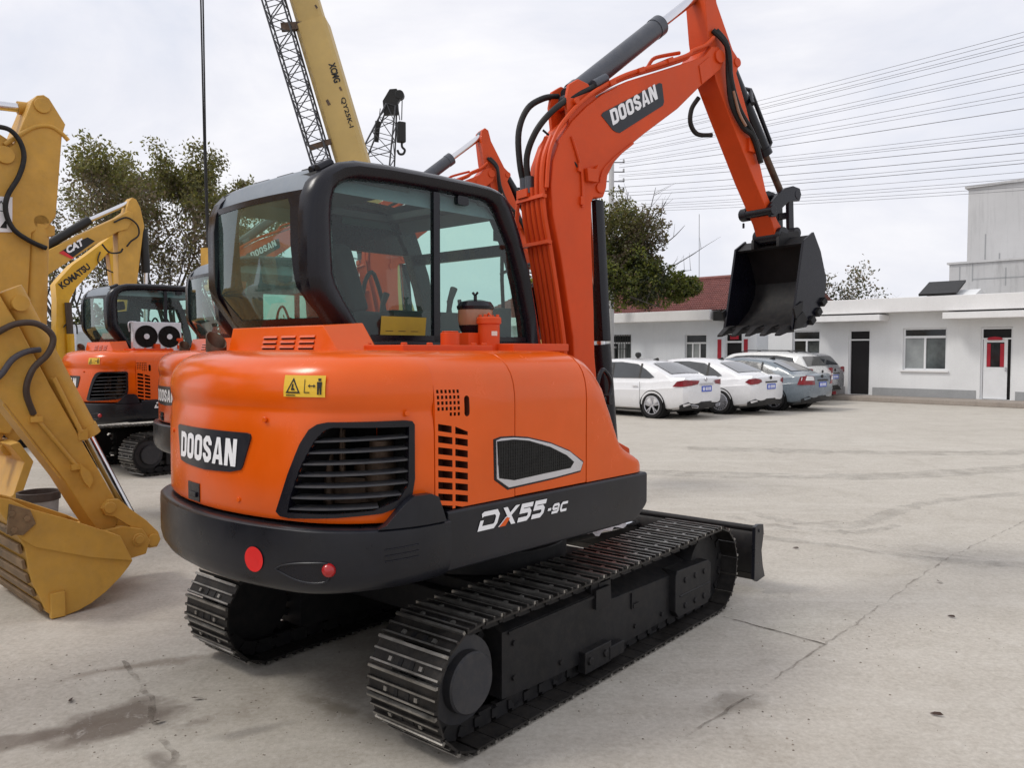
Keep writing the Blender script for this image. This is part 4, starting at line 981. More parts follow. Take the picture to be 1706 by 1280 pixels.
def film(name, col, sc_, lo, hi, amt):
    m = bpy.data.materials.new(name); m.use_nodes = True; nt = m.node_tree; b = nt.nodes['Principled BSDF']
    b.inputs['Base Color'].default_value = (*col, 1); b.inputs['Roughness'].default_value = .95
    n = noise(nt, sc_, 8, .75); L(nt, math_(nt, 'MULTIPLY', ramp(nt, n, [(lo, 0.), (hi, 1.)]), amt), b.inputs['Alpha'])
    return m
M['joint'] = film('dirt_filled_joint', (.10, .08, .06), 7, .36, .56, .85)
M['faint'] = film('faint_joint', (.14, .115, .09), 5, .42, .68, .6)
rnd = random.Random(4)
def ribbon(name, pts, w, mat, z=.004, jit=.012, step=.05, gap=0.):
    pts = [Vector((*p, 0)) for p in pts]; out = []
    for a, b in zip(pts, pts[1:]):
        n = max(2, int((b-a).length/step)); out += [a+(b-a)*i/n for i in range(n)]
    out.append(pts[-1]); mb = MB(); rows = []
    for i, p in enumerate(out):
        t = (out[min(i+1, len(out)-1)]-out[max(i-1, 0)]).normalized(); s = Vector((-t.y, t.x, 0))
        p = p+s*rnd.gauss(0, jit); ww = w*max(.45, rnd.gauss(.9, .2)); rows.append((p+s*ww/2+Vector((0, 0, z)), p-s*ww/2+Vector((0, 0, z))))
    for a, b in zip(rows, rows[1:]):
        if rnd.random() > gap: mb.add([a[0], a[1], b[1], b[0]], [(0, 1, 2, 3)])
    return tag(mb.build(name, mat, recalc=False), kind='structure')
ribbon('pavement_joint', [(1.33, 4.96), (1.79, 4.49)], .016, M['joint'], jit=.004)
ribbon('pavement_joint', [(.75, 3.40), (1.20, 3.86), (1.79, 4.49), (2.55, 5.32), (3.53, 6.40), (4.8, 7.55), (9.5, 12.3)], .014, M['faint'], jit=.006)
ribbon('pavement_joint', [(1.9, 8.0), (3.2, 6.75), (4.0, 6.2), (5.6, 5.1)], .014, M['faint'], jit=.008)
ribbon('pavement_joint', [(-2.1, 4.25), (-1.75, 3.80), (-1.62, 3.55), (-1.30, 3.10), (-1.1, 2.8)], .03, M['faint'], jit=.010)
def mark_mat():
    m = bpy.data.materials.new('tyre_rubber_film'); m.use_nodes = True; nt = m.node_tree; b = nt.nodes['Principled BSDF']
    b.inputs['Base Color'].default_value = (.10, .09, .08, 1); b.inputs['Roughness'].default_value = .95
    n = noise(nt, 4.0, 8, .75); L(nt, math_(nt, 'MULTIPLY', ramp(nt, n, [(.38, 0.), (.75, 1.)]), .30), b.inputs['Alpha'])
    return m
TM = mark_mat()
for pts, w_ in (([(2.45, 8.2), (2.75, 7.75), (3.1, 7.55), (3.5, 7.75), (3.95, 8.2), (4.9, 8.9), (7, 9.6)], .20), ([(2.2, 8.0), (2.6, 7.5), (3.2, 7.3), (3.7, 7.6)], .14),
               ([(1.6, 7.4), (2.6, 6.9), (3.4, 6.35), (4.2, 6.1)], .16), ([(1.5, 11), (5, 10.6), (10, 12.5)], .5), ([(3, 13.6), (8, 13.0), (14, 15)], .6)):
    P_ = spline([Vector((*p, 0)) for p in pts], 8)
    ribbon('tyre_mark', [(p.x, p.y) for p in P_], w_, TM, z=.0045+.0004*rnd.random(), jit=.0, step=.2)
M['grit'] = paint('loose_grit', (.24, .205, .165), .95, 0, .4, var=.5, scale=9)
mb = MB(); rg = random.Random(9)
for k in range(1000):
    a = rg.random(); y = 2.6+9*rg.random()**1.7; x = rg.uniform(-.72, .68)*y
    if rg.random() < .45: x, y = rg.choice(((-1.9, 3.5), (-2.2, 4.1), (-.8, 3.65), (.9, 3.6), (2.1, 4.7))); x += rg.gauss(0, .35); y += rg.gauss(0, .22)
    s_ = .0025+.006*rg.random()**3; z_ = s_*.4; q = [Vector((rg.uniform(.6, 1)*math.cos(t), rg.uniform(.6, 1)*math.sin(t), 0)) for t in (0, 1.3, 2.5, 3.8, 5.0)]
    mb.add([(x+p.x*s_, y+p.y*s_, .0005) for p in q]+[(x+p.x*s_*.5, y+p.y*s_*.5, z_+.0005) for p in q], [(i, (i+1) % 5, 5+(i+1) % 5, 5+i) for i in range(5)]+[(5, 6, 7, 8, 9)])
tag(mb.build('loose_grit', M['grit'], recalc=False, angle=80), kind='stuff')
M['leaf_litter'] = paint('dead_leaf_brown', (.055, .03, .02), .8, 0, 0, var=.4)
for (x, y), d_ in zip(((-1.51, 3.77), (-1.59, 3.53), (2.76, 4.95), (3.09, 5.70), (2.40, 6.69), (-2.11, 3.75), (1.95, 3.6), (3.3, 4.6), (2.9, 3.9)),
                      ('beside the left crawler track', 'on the stained concrete near the left track', 'on bare concrete right of the crossing joints', 'farther out on the right-hand concrete', 'just beyond the dozer blade end', 'at the edge of the oily stain', 'right of the nearest track on plain concrete', 'on the concrete at the right frame edge', 'in the lower right corner of the yard')):
    a = rnd.random()*6; l_ = .030; c, s = math.cos(a), math.sin(a); mb = MB()
    pp = [(-1, 0, 0), (-.3, .35, .3), (.5, .25, .45), (1, 0, .2), (.5, -.3, .15), (-.3, -.3, .05)]
    mb.add([(x+(u*c-v*s)*l_, y+(u*s+v*c)*l_, .006+h*l_) for u, v, h in pp], [tuple(range(6))])
    tag(mb.build('fallen_leaf', M['leaf_litter'], recalc=False), 'small curled brown leaf lying '+d_, 'leaf', 'dry leaves on the concrete')

# ------------------------------------------------------------------ the orange excavators
OG = 'orange compact excavators parked in a row'
ex = compact_excavator('excavator', 'nearest orange compact excavator, black bucket raised, red dot on its charcoal tail', 'excavator', (-.178, 4.688, 0), 39.5, OG)
e2 = copy_tree(ex); e2.location = (-1.96, 8.58, 0); e2.rotation_euler = (0, 0, -R_(47.0))
e2['label'] = 'orange excavator directly behind the nearest one, mostly hidden by its cab'
e3 = copy_tree(ex); e3.location = (-4.83, 12.0, 0)
e3['label'] = 'farthest orange excavator, with a twin-fan unit standing on its hood'
# twin-fan condenser on the farthest one
t = thing('condenser_unit', 'silver condenser with two black fans standing on the farthest orange excavator', 'condenser', (-5.05, 11.92, 1.68), 43); t.scale = (.86, .86, .86)
mb = MB(); mb.box((.62, -.55, .24), (.10, .78, .44)); mb.build('casing', M['silver'], t, bevel=.008)
mb = MB(); mb.box((.62, -.55, .01), (.14, .74, .03)); mb.tube([(.60, -.97, .30), (.60, -.98, .44), (.60, -.86, .455)], .012, 6, smooth=4); mb.build('bracket', M['silver'], t)
for yy in (-.735, -.365):
    mb = MB(); mb.lathe([(0, .665), (.165, .665), (.180, .672), (.180, .682), (.160, .684), (.155, .676), (0, .676)], (0, yy, .225), 'X', 28); f = mb.build('fan', M['pit'], t)
    mb = MB(); mb.cyl((.676, yy, .225), (.690, yy, .225), .045, 16); mb.build('fan_hub', M['silver'], f)
    mb = MB()
    for k in range(7):
        a = k*2*math.pi/7; mb.beam((.68, yy+.045*math.cos(a), .225+.045*math.sin(a)), (.68, yy+.155*math.cos(a+.3), .225+.155*math.sin(a+.3)), .004, .03)
    mb.build('fan_guard', M['pit'], f)
# white rag on the undercarriage
t_ = Rz(39.5); rr = random.Random(2); mb = MB(); n = 9; vs = []
for j in range(n):
    for i in range(n):
        u, v = i/(n-1)-.5, j/(n-1)-.5
        p = Vector((.22+.16*u+.02*rr.random(), .93+.40*v, .475+.075*math.exp(-(u*u*9+v*v*5))+.035*rr.random())); vs.append(tuple(t_ @ p+Vector((-.178, 4.688, 0))))
mb.add(vs, [(j*n+i, j*n+i+1, (j+1)*n+i+1, (j+1)*n+i) for j in range(n-1) for i in range(n-1)])
tag(mb.build('rag', paint('white_rag', (.62, .60, .60), .9, 0, .3), recalc=False, angle=70), 'crumpled white rag lying between the tracks of the nearest excavator', 'rag')

# ------------------------------------------------------------------ yellow excavators
def yard_body(root, paint_, s=1.0, cabx=-.55):
    U_ = M['under']
    for sd_ in (1, -1):
        mb = MB(); track_belt(mb, sd_*.95*s, .5*s, -1.25*s, 1.25*s, .36*s, .32*s, 40, .024*s, False); mb.build('crawler_track', [M['shoe'], M['worn'], U_], root, angle=30)
        mb = MB(); mb.box((sd_*.95*s, 0, .36*s), (.40*s, 2.5*s, .34*s)); mb.build('track_frame', U_, root, bevel=.02)
        for yy in (-1.25, 1.25):
            mb = MB(); mb.lathe([(0, -.1*s), (.26*s, -.1*s), (.26*s, .1*s), (0, .1*s)], (sd_*.95*s, yy*s, .36*s), 'X', 20); mb.build('wheel', U_, root)
    mb = MB(); mb.box((0, 0, .55*s), (1.4*s, 1.2*s, .3*s)); mb.cyl((0, 0, .6*s), (0, 0, .85*s), .55*s, 28); mb.build('carbody', U_, root)
    mb = MB(); mb.box((0, .1*s, .92*s), (2.3*s, 2.6*s, .16*s)); mb.build('deck', M['dark'], root, bevel=.02)
    arc = [(1.15*s*math.cos(a), -.9*s-1.0*s*math.sin(a)) for a in [math.pi*k/20 for k in range(21)]]
    mb = MB(); mb.zprism(arc, .85*s, 1.45*s); mb.build('counterweight', paint_, root, bevel=.06, seg=3)
    mb = MB(); mb.box((0, -.55*s, 1.40*s), (2.25*s, 1.0*s, .8*s)); mb.box((.8*s, .5*s, 1.25*s), (.7*s, 1.2*s, .5*s)); mb.build('engine_hood', paint_, root, bevel=.06, seg=3)
    prof = [(-.15, 1.0), (-.2, 2.3), (-.1, 2.75), (.9, 2.72), (1.15, 2.3), (1.25, 1.0)]
    mb = MB(); mb.xprism([(y*s, z*s) for y, z in prof], (cabx-.5)*s, (cabx+.5)*s); cb = mb.build('cab', M['black'], root, bevel=.05, seg=3)
    for x in (cabx-.505, cabx+.505):
        mb = MB(); mb.add([(x*s, y*s, z*s) for y, z in ((-.05, 1.75), (-.08, 2.3), (0, 2.6), (.82, 2.58), (1.02, 2.3), (1.1, 1.5), (.5, 1.4))], [tuple(range(7))]); mb.build('window', M['rearglass'], cb)
    mb = MB(); mb.box((cabx*s, .4*s, 2.76*s), (.98*s, 1.0*s, .05*s)); mb.build('roof', paint_, cb, bevel=.02)
def arm_parts(root, MA, defs):
    objs = {}
    for nm, mats, mbf, par, bev in defs:
        o = mbf.build(nm, mats, objs.get(par, root) if par else root, MA if par not in objs else None, bevel=bev, angle=50); objs[nm] = o
    return objs
Y = M['cat']
YG = 'yellow excavators parked with their booms up'
# --- the one whose bucket rests on the ground at the left edge
def at_frame(name, label, ox, oy, deg, xc, yc, group=None):
    a = R_(deg); wx = ox+xc*math.cos(a)+yc*math.sin(a); wy = oy-xc*math.sin(a)+yc*math.cos(a)
    return thing(name, label, 'excavator', (wx, wy, 0), deg, group), Matrix.Translation((-xc, -yc, 0))
rt, MA = at_frame('excavator', 'yellow excavator reaching in from the left edge, ribbed bucket resting on the ground', -2.83, 5.0, 43, -.45, -4.7, YG)
yard_body(rt, Y, 1.0)
stick = MB(); sp_ = [(.31, .43), (.42, .44), (.47, .55), (.42, .66), (.03, 1.46), (-.13, 1.82), (-.24, 2.03), (-.40, 2.5), (-.60, 3.0), (-.68, 3.28), (-.80, 3.32), (-.95, 3.0), (-1.05, 2.7), (-.95, 2.45), (-.62, 1.98), (-.26, 1.39), (.10, .82), (.24, .55)]
stick.xprism(sp_, -.60, -.30)
boom = MB(); boom.xprism([(-.78, 2.55), (-.9, 2.85), (-2.6, 3.75), (-3.2, 3.6), (-4.4, 1.5), (-4.5, 1.15), (-4.2, 1.1), (-3.2, 2.7), (-2.5, 3.0), (-1.0, 2.5), (-.85, 2.45)], -.58, -.32)
cyl_ = MB(); cyl_.cyl((-.40, -.14, 2.02), (-.40, .285, 1.10), .078, 20); cyl_.cyl((-.40, -.17, 2.07), (-.40, -.12, 1.97), .085, 16); cyl_.cyl((-.40, .26, 1.155), (-.40, .29, 1.09), .086, 20); cyl_.cyl((-.40, .285, 1.10), (-.40, .60, .41), .036, 14, 1)
cyl_.tube([(-.305, .055, 1.50), (-.305, .215, 1.13)], .016, 8); cyl_.box((-.32, .225, 1.11), (.05, .06, .07)); cyl_.cyl((-.62, -.13, 1.98), (-.28, -.13, 1.98), .05, 16)
lk = MB()
for x in (-.275, -.625): lk.xprism([(.32, .60), (.36, .655), (.43, .65), (.52, .56), (.62, .47), (.70, .375), (.715, .32), (.69, .27), (.63, .27), (.60, .33), (.50, .45), (.40, .53), (.34, .55)], x-.02, x+.02)
lk.cyl((-.66, .37, .60), (-.24, .37, .60), .04, 16); lk.cyl((-.66, .66, .325), (-.24, .66, .325), .045, 16); lk.xprism([(.60, .36), (.70, .34), (.62, .20), (.55, .22)], -.52, -.38)
hs = MB(); hs.tube([(-.26, -.30, 1.77), (-.24, -.18, 1.845), (-.22, -.06, 1.85), (-.22, .03, 1.77), (-.22, .0, 1.66), (-.22, -.09, 1.56), (-.24, -.125, 1.42), (-.28, -.075, 1.27)], .020, 8, smooth=6)
hs2 = MB(); hs2.tube([(-.26, -.36, 1.46), (-.24, -.27, 1.52), (-.24, -.20, 1.62), (-.25, -.12, 1.67), (-.28, -.03, 1.685)], .019, 8, smooth=6)
pi_ = MB(); pi_.tube([(-.285, -.07, 1.26), (-.285, .19, .885)], .013, 8); pi_.box((-.29, -.06, 1.235), (.05, .07, .035)); pi_.box((-.29, .17, .90), (.05, .06, .035)); pi_.xprism([(.19, .92), (.25, .86), (.27, .80), (.245, .75), (.21, .80), (.19, .86)], -.30, -.255); pi_.tube([(-.30, -.24, 1.34), (-.30, .08, .83)], .006, 5)
bo_ = [(-.42, .82), (-.33, .67), (-.255, .545), (-.222, .47), (-.207, .34), (-.188, .25), (-.15, .15), (-.115, .05), (-.07, .008), (-.01, .0), (.07, .015), (.15, .045), (.24, .10), (.33, .175), (.385, .235), (.41, .27), (.33, .455)]
bi_ = [(y*.93+.01, z*.93+.035) for y, z in bo_]
bk = MB(); bk.xprism(bo_+bi_[::-1], -.93, -.01)
objs = arm_parts(rt, MA, [('boom', Y, boom, None, .01), ('stick', Y, stick, None, .012), ('bucket_cylinder', [Y, M['chrome']], cyl_, 'stick', 0), ('bucket_linkage', Y, lk, 'stick', .006), ('steel_pipe', Y, pi_, 'stick', 0), ('rubber_hose', M['hose_worn'], hs, 'stick', 0), ('grey_hose', paint('grey_hose', (.07, .065, .075), .6, 0, .2), hs2, 'stick', 0), ('bucket', Y, bk, None, .006)])
for x in (0, -.94):
    mb = MB(); mb.xprism(bo_+[(.04, .60), (-.20, .71), (-.30, .78)], x-.012, x+.012); sp2 = mb.build('side_plate', Y, objs['bucket'], bevel=.004)
    s = 1 if x > -.5 else -1
    mb = MB(); mb.xprism([(.33, .455), (.405, .275), (.15, .345), (-.17, .47), (-.24, .53), (-.33, .67), (-.42, .82), (-.30, .785), (-.20, .715), (.04, .605)], x+s*.012, x+s*.03); mb.build('edge_plate', Y, sp2, bevel=.005)
    mb = MB(); mb.xprism([(-.31, .76), (-.20, .71), (-.17, .62), (-.24, .56), (-.33, .58)], x+s*.03, x+s*.05)
    for yy, zz in ((-.22, .66), (-.29, .60), (-.30, .70)): mb.cyl((x+s*.05, yy, zz), (x+s*.062, yy, zz), .02, 6)
    mb.build('side_cutter', M['catwear'], sp2, bevel=.004)
    mb = MB(); mb.box((x+s*.02, -.055, .085), (.04, .085, .16)); mb.build('heel_shroud', Y, sp2, bevel=.006)
for k in range(6):
    y, z = [(-.30, .62), (-.235, .50), (-.217, .40), (-.200, .31), (-.172, .21), (-.135, .11)][k]
    y2, z2 = [(-.265, .56), (-.225, .44), (-.208, .34), (-.186, .25), (-.155, .16), (-.118, .06)][k]
    mb = MB(); mb.beam((-.465, y, z), (-.465, y2, z2), .90, .02); mb.v = [(p[0], p[1]-.012, p[2]-.006) for p in mb.v]; mb.build('wear_rib', M['catwear'], objs['bucket'], bevel=.004)
for k in range(4):
    x = -.10-.25*k; mb = MB(); mb.loft([[(x+a*.05, -.39, .80+b*.035) for a, b in ((-1, -1), (1, -1), (1, 1), (-1, 1))], [(x+a*.035, -.50, .90+b*.01) for a, b in ((-1, -1), (1, -1), (1, 1), (-1, 1))]]); mb.build('tooth', M['catwear'], objs['bucket'])
mb = MB()
for x in (-.25, -.67): mb.xprism([(.30, .45), (.45, .46), (.58, .42), (.63, .33), (.60, .24), (.45, .22), (.38, .30)], x-.02, x+.02)
mb.cyl((-.70, .55, .35), (-.22, .55, .35), .045, 18); mb.cyl((-.71, .55, .35), (-.21, .55, .35), .03, 14); mb.build('bucket_ear', Y, objs['bucket'], bevel=.006)
# --- the one behind it whose stick rises past the left edge
rt, MA = at_frame('excavator', 'yellow excavator whose tall upright stick with a white warning plate fills the left edge', -4.8, 8.0, 43, -.21, -6.0, YG)
yard_body(rt, Y, 1.15)
stick = MB(); stick.xprism([(.0, 4.02), (.05, 4.16), (.10, 4.225), (.16, 4.245), (.21, 4.22), (.355, 3.99), (.32, 3.87), (.245, 3.04), (.19, 2.96), (.02, 2.85), (-.02, 2.3), (-.08, 1.6), (-.14, 1.0), (-.22, .85), (-.34, .88), (-.42, 1.3), (-.50, 2.1), (-.55, 2.9), (-.48, 3.35), (-.30, 3.56), (-.12, 3.70)], -.42, 0)
rib_ = MB(); rib_.tube([(.0, -.20, 3.68), (.0, -.10, 3.77), (.0, .06, 3.90), (.0, .20, 3.94), (.0, .30, 3.90), (.0, .375, 3.83)], .022, 8, smooth=5); pb1 = MB(); pb1.cyl((-.44, .14, 4.13), (.02, .14, 4.13), .075, 20); pb2 = MB(); pb2.cyl((-.46, -.20, 3.58), (.03, -.20, 3.58), .085, 20); lug = MB(); lug.xprism([(.16, 2.98), (.24, 2.94), (.235, 2.85), (.14, 2.82)], -.3, -.02)
ac = MB(); ac.cyl((-.21, .12, 4.13), (-.21, -1.0, 4.03), .045, 16, 1); ac.cyl((-.21, -.02, 4.118), (-.21, .12, 4.13), .065, 16); ac.cyl((-.21, -1.0, 4.03), (-.21, -2.9, 3.95), .09, 18)
bc = MB(); bc.cyl((-.10, .10, 2.95), (-.10, .03, 1.35), .105, 22); bc.cyl((-.10, .03, 1.35), (-.10, -.05, .78), .05, 14, 1); bc.cyl((-.24, .11, 2.97), (.0, .11, 2.97), .07, 16)
lk = MB(); lk.beam((-.10, -.30, 1.02), (-.10, -.12, .78), .05, .12); lk.cyl((-.3, -.22, .72), (.0, -.22, .72), .08, 18); lk.beam((-.10, -.15, 1.10), (-.10, -.45, .62), .06, .10)
bk = MB(); bk.xprism([(-.22, .80), (-.10, .60), (-.22, .25), (-.5, .04), (-.9, .02), (-1.25, .3), (-1.3, .75), (-1.24, .75), (-1.18, .32), (-.88, .09), (-.52, .11), (-.28, .30), (-.18, .60), (-.30, .78)], -.75, .30)
boom = MB(); boom.xprism([(-.10, 3.45), (-.12, 3.72), (-.35, 3.85), (-2.6, 5.1), (-3.3, 5.1), (-3.9, 4.5), (-5.6, 1.7), (-5.4, 1.3), (-5.0, 1.5), (-3.5, 3.8), (-2.9, 4.1), (-.5, 3.4), (-.25, 3.38)], -.40, -.02)
hs = MB(); hs.tube([(.05, -.30, 3.83), (.06, -.17, 3.82), (.06, -.08, 3.72), (.06, -.05, 3.57), (.06, -.10, 3.38), (.06, -.20, 3.18), (.05, -.215, 3.02), (.05, -.15, 2.86), (.04, 0, 2.76), (.02, .14, 2.71)], .024, 8, smooth=6)
sg = MB(); sg.xprism([(-.34, 2.82), (-.155, 2.84), (-.145, 3.18), (-.33, 3.17)], .004, .010)
objs = arm_parts(rt, MA, [('boom', Y, boom, None, .01), ('stick', Y, stick, None, .015), ('weld_bead', Y, rib_, 'stick', 0), ('pivot_pin', Y, pb1, 'stick', .006), ('pivot_boss', Y, pb2, 'stick', .006), ('cylinder_lug', Y, lug, 'stick', .006), ('stick_cylinder', [Y, M['chrome']], ac, None, 0), ('bucket_cylinder', [Y, M['chrome']], bc, 'stick', 0), ('bucket_linkage', Y, lk, 'stick', .006), ('bucket', Y, bk, None, .008), ('rubber_hose', M['hose'], hs, 'stick', 0), ('warning_plate', M['white'], sg, 'stick', 0)])
mb = MB()
for q in ([(-.30, 3.03), (-.19, 3.03), (-.19, 3.038), (-.30, 3.038)], [(-.30, 3.03), (-.292, 3.03), (-.238, 3.13), (-.245, 3.135)], [(-.19, 3.03), (-.198, 3.03), (-.245, 3.125), (-.24, 3.135)], [(-.26, 2.87), (-.20, 2.87), (-.20, 2.95), (-.21, 2.95)], [(-.31, 2.90), (-.27, 2.90), (-.27, 2.91), (-.31, 2.91)]):
    mb.add([(.0115, y, z) for y, z in q], [(0, 1, 2, 3)])
mb.build('pictogram', M['ink'], objs['warning_plate'], recalc=False)
# --- the one with the black and red maker's plate on its boom
rt, MA = at_frame('excavator', 'yellow excavator with a black and red CAT panel on its boom, behind the orange row', -7.7, 16, 43, -.2, -3.3, YG)
yard_body(rt, Y, 1.05)
boom = MB(); boom.xprism([(-2.15, 1.45), (-2.2, 2.4), (-2.02, 3.0), (-1.72, 3.36), (-1.36, 3.57), (-.7, 3.98), (-.09, 4.34), (.06, 4.46), (.16, 4.44), (.17, 4.30), (.05, 4.10), (-.13, 4.03), (-.63, 3.69), (-1.39, 3.10), (-1.62, 2.8), (-1.7, 2.4), (-1.7, 1.45)], -.36, 0)
stick = MB(); stick.xprism([(.10, 4.66), (.17, 4.75), (.25, 4.72), (.33, 4.56), (.40, 4.20), (.37, 4.07), (.22, 2.94), (.10, 1.9), (.0, 1.7), (-.10, 1.9), (-.125, 2.92), (-.12, 4.0), (.04, 4.45)], -.32, -.04)
ac = MB(); ac.cyl((-.18, -1.50, 3.55), (-.18, -.60, 4.22), .085, 18, 1); ac.cyl((-.18, -.60, 4.22), (-.18, .16, 4.66), .045, 14)
bc = MB(); bc.cyl((-.16, .42, 4.15), (-.16, .46, 3.27), .085, 18, 1); bc.cyl((-.16, .46, 3.27), (-.16, .43, 2.2), .04, 14)
hs = MB(); hs.tube([(.03, -.22, 4.20), (.04, .02, 4.32), (.04, .22, 4.2), (.03, .25, 4.0), (.03, .10, 3.86), (.02, .02, 3.75)], .018, 6, smooth=5); hs.tube([(.03, -.45, 3.75), (.05, -.32, 3.60), (.03, -.12, 3.62), (.02, -.06, 3.70)], .018, 6, smooth=5)
lb = MB(); lb.xprism([(-1.21, 3.52), (-.93, 3.735), (-.70, 3.86), (-.57, 3.80), (-1.0, 3.43)], .001, .006)
objs = arm_parts(rt, MA, [('boom', Y, boom, None, .012), ('stick', Y, stick, None, .012), ('stick_cylinder', [M['chrome'], M['ink']], ac, None, 0), ('bucket_cylinder', [M['chrome'], M['ink']], bc, 'stick', 0), ('rubber_hose', M['hose'], hs, 'boom', 0), ('maker_plate', M['ink'], lb, 'boom', 0)])
mb = MB(); mb.add([(.008, y, z) for y, z in ((-1.215, 3.515), (-1.14, 3.565), (-.95, 3.44), (-1.0, 3.42))], [(0, 1, 2, 3)]); mb.build('red_wedge', M['red'], objs['maker_plate'], recalc=False)
al = math.atan2(.36, .52)
put_text('lettering', 'CAT', M['white'], objs['maker_plate'], lambda u, v: (.009, -1.06+u*math.cos(al)-v*math.sin(al)*.4, 3.485+u*math.sin(al)+v*math.cos(al)), 0, .02, .36, .16, 0, .05)
# --- the bright yellow one
rt, MA = at_frame('excavator', 'bright yellow excavator with KOMATSU lettering in black along its boom', -10, 18, 43, -.2, -1.6, YG)
yard_body(rt, M['komatsu'], .95)
boom = MB(); boom.xprism([(-.25, 1.2), (-.21, 2.80), (-.23, 3.15), (-.12, 3.30), (.12, 3.60), (.5, 3.92), (.95, 4.32), (1.06, 4.30), (1.06, 4.15), (.53, 3.48), (.19, 3.08), (.06, 2.8), (.08, 2.14), (.12, 1.2)], -.36, 0)
stick = MB(); stick.xprism([(.90, 4.62), (1.02, 4.66), (1.16, 4.48), (1.24, 3.15), (1.22, 2.0), (1.06, 2.0), (1.02, 3.1), (.92, 4.2)], -.30, -.05)
bc = MB(); bc.cyl((.06, .0, 2.75), (.06, .03, 2.05), .07, 16, 1); bc.cyl((.06, .03, 2.05), (.06, .05, 1.3), .08, 16)
hs = MB(); hs.tube([(.03, .72, 3.95), (.05, .66, 3.72), (.05, .85, 3.55), (.04, 1.05, 3.48)], .016, 6, smooth=5); hs.tube([(.05, -.1, 2.2), (.06, .02, 2.32), (.06, .16, 2.25), (.05, .18, 2.05)], .016, 6, smooth=5)
objs = arm_parts(rt, MA, [('boom', M['komatsu'], boom, None, .012), ('stick', M['komatsu'], stick, None, .012), ('boom_cylinder', [M['komatsu'], M['hose_worn']], bc, None, 0), ('rubber_hose', M['hose'], hs, 'boom', 0)])
al = math.atan2(.54, .64)
put_text('lettering', 'KOMATSU', M['ink'], objs['boom'], lambda u, v: (.004, -.06+u*math.cos(al)-v*math.sin(al), 3.02+u*math.sin(al)+v*math.cos(al)), 0, .035, .80, .15, 0, .045)

# paint pail behind the grounded bucket
t = thing('paint_pail', 'grubby grey pail with a dark brown lid behind the yellow bucket', 'pail', (-4.12, 6.9, 0), 0)
mb = MB(); mb.lathe([(0, 0), (.13, 0), (.155, .38), (.155, .40), (0, .40)], n=28); mb.build('tub', paint('pail_plastic', (.34, .32, .31), .6, 0, .5, (.15, .12, .09), var=.2, scale=6, grime=.4), t)
mb = MB(); mb.lathe([(0, .41), (.150, .41), (.152, .452), (.164, .456), (.170, .45), (.170, .385), (.160, .38), (.157, .40), (0, .40)], n=28); mb.build('lid', paint('pail_lid', (.05, .03, .022), .6, 0, .4, (.20, .17, .14)), t)
mb = MB()
for a0, a1, z0, z1, k in ((-1.9, -.9, .20, .26, 0), (-1.7, -1.1, .26, .31, 1)): mb.add([(.150*math.cos(a)+0*z, .150*math.sin(a), z) for z in (z0, z1) for a in [a0+(a1-a0)*i/6 for i in range(7)]], [(i, i+1, i+8, i+7) for i in range(6)], k)
mb.build('paper_label', [paint('label_green', (.30, .33, .07), .6, 0, .3), paint('label_pale', (.5, .5, .46), .6, 0, .3)], t, recalc=False)

# ------------------------------------------------------------------ buildings
def wallpaint(name, col, stain=.3, scale=.5, streak=True):
    m, nt, b = nodes(name); tc = N(nt, 'ShaderNodeTexCoord'); P = tc.outputs['Object']
    n = noise(nt, scale, 7, .65, vec=P); c = ramp(nt, n, [(.3, tuple(v*.88 for v in col)), (.7, tuple(min(1, v*1.04) for v in col))])
    mp = N(nt, 'ShaderNodeMapping'); L(nt, P, mp.inputs[0]); mp.inputs['Scale'].default_value = (3, 3, .25)
    s = noise(nt, 1.2, 7, .7, vec=mp.outputs[0], dist=.3)
    c = mix(nt, math_(nt, 'MULTIPLY', ramp(nt, s, [(.52, 0.), (.78, 1.)]), stain), c, tuple(v*.42 for v in col))
    f = noise(nt, 30, 4, .6, vec=P); c = mix(nt, .08, c, ramp(nt, f, [(.3, .2), (.7, .9)]))
    L(nt, c, b.inputs['Base Color']); b.inputs['Roughness'].default_value = .9
    bump(nt, b, f, .12, .01); return m
M['wall'] = wallpaint('white_wall', (.82, .83, .83), .10)
M['wall2'] = wallpaint('pale_blue_wall', (.72, .75, .79), .12)
M['fascia'] = wallpaint('white_fascia', (.84, .83, .82), .12)
M['skirting'] = wallpaint('grey_skirting', (.32, .33, .335), .2)
M['greywall'] = wallpaint('weathered_render', (.56, .56, .56), .40, .35)
M['greywall2'] = wallpaint('streaked_parapet', (.52, .52, .52), .7, .6)
M['upvc'] = paint('white_window_frame', (.78, .79, .80), .4, 0, .1, var=.03)
M['pane'] = paint('dark_pane', (.018, .022, .024), .08, .4, .0, var=.5, scale=.8)
M['pane2'] = paint('dusty_pane', (.10, .115, .115), .12, .3, .0, var=.6, scale=.8)
M['curtain'] = paint('pale_curtain', (.30, .32, .32), .6, .3, 0, var=.12)
M['doordark'] = paint('dark_doorway', (.010, .009, .010), .6, 0, 0)
M['couplet'] = paint('red_paper', (.42, .012, .03), .7, 0, .1, var=.15)
M['kerbstone'] = wallpaint('kerb_concrete', (.33, .28, .235), .5, 1.2)
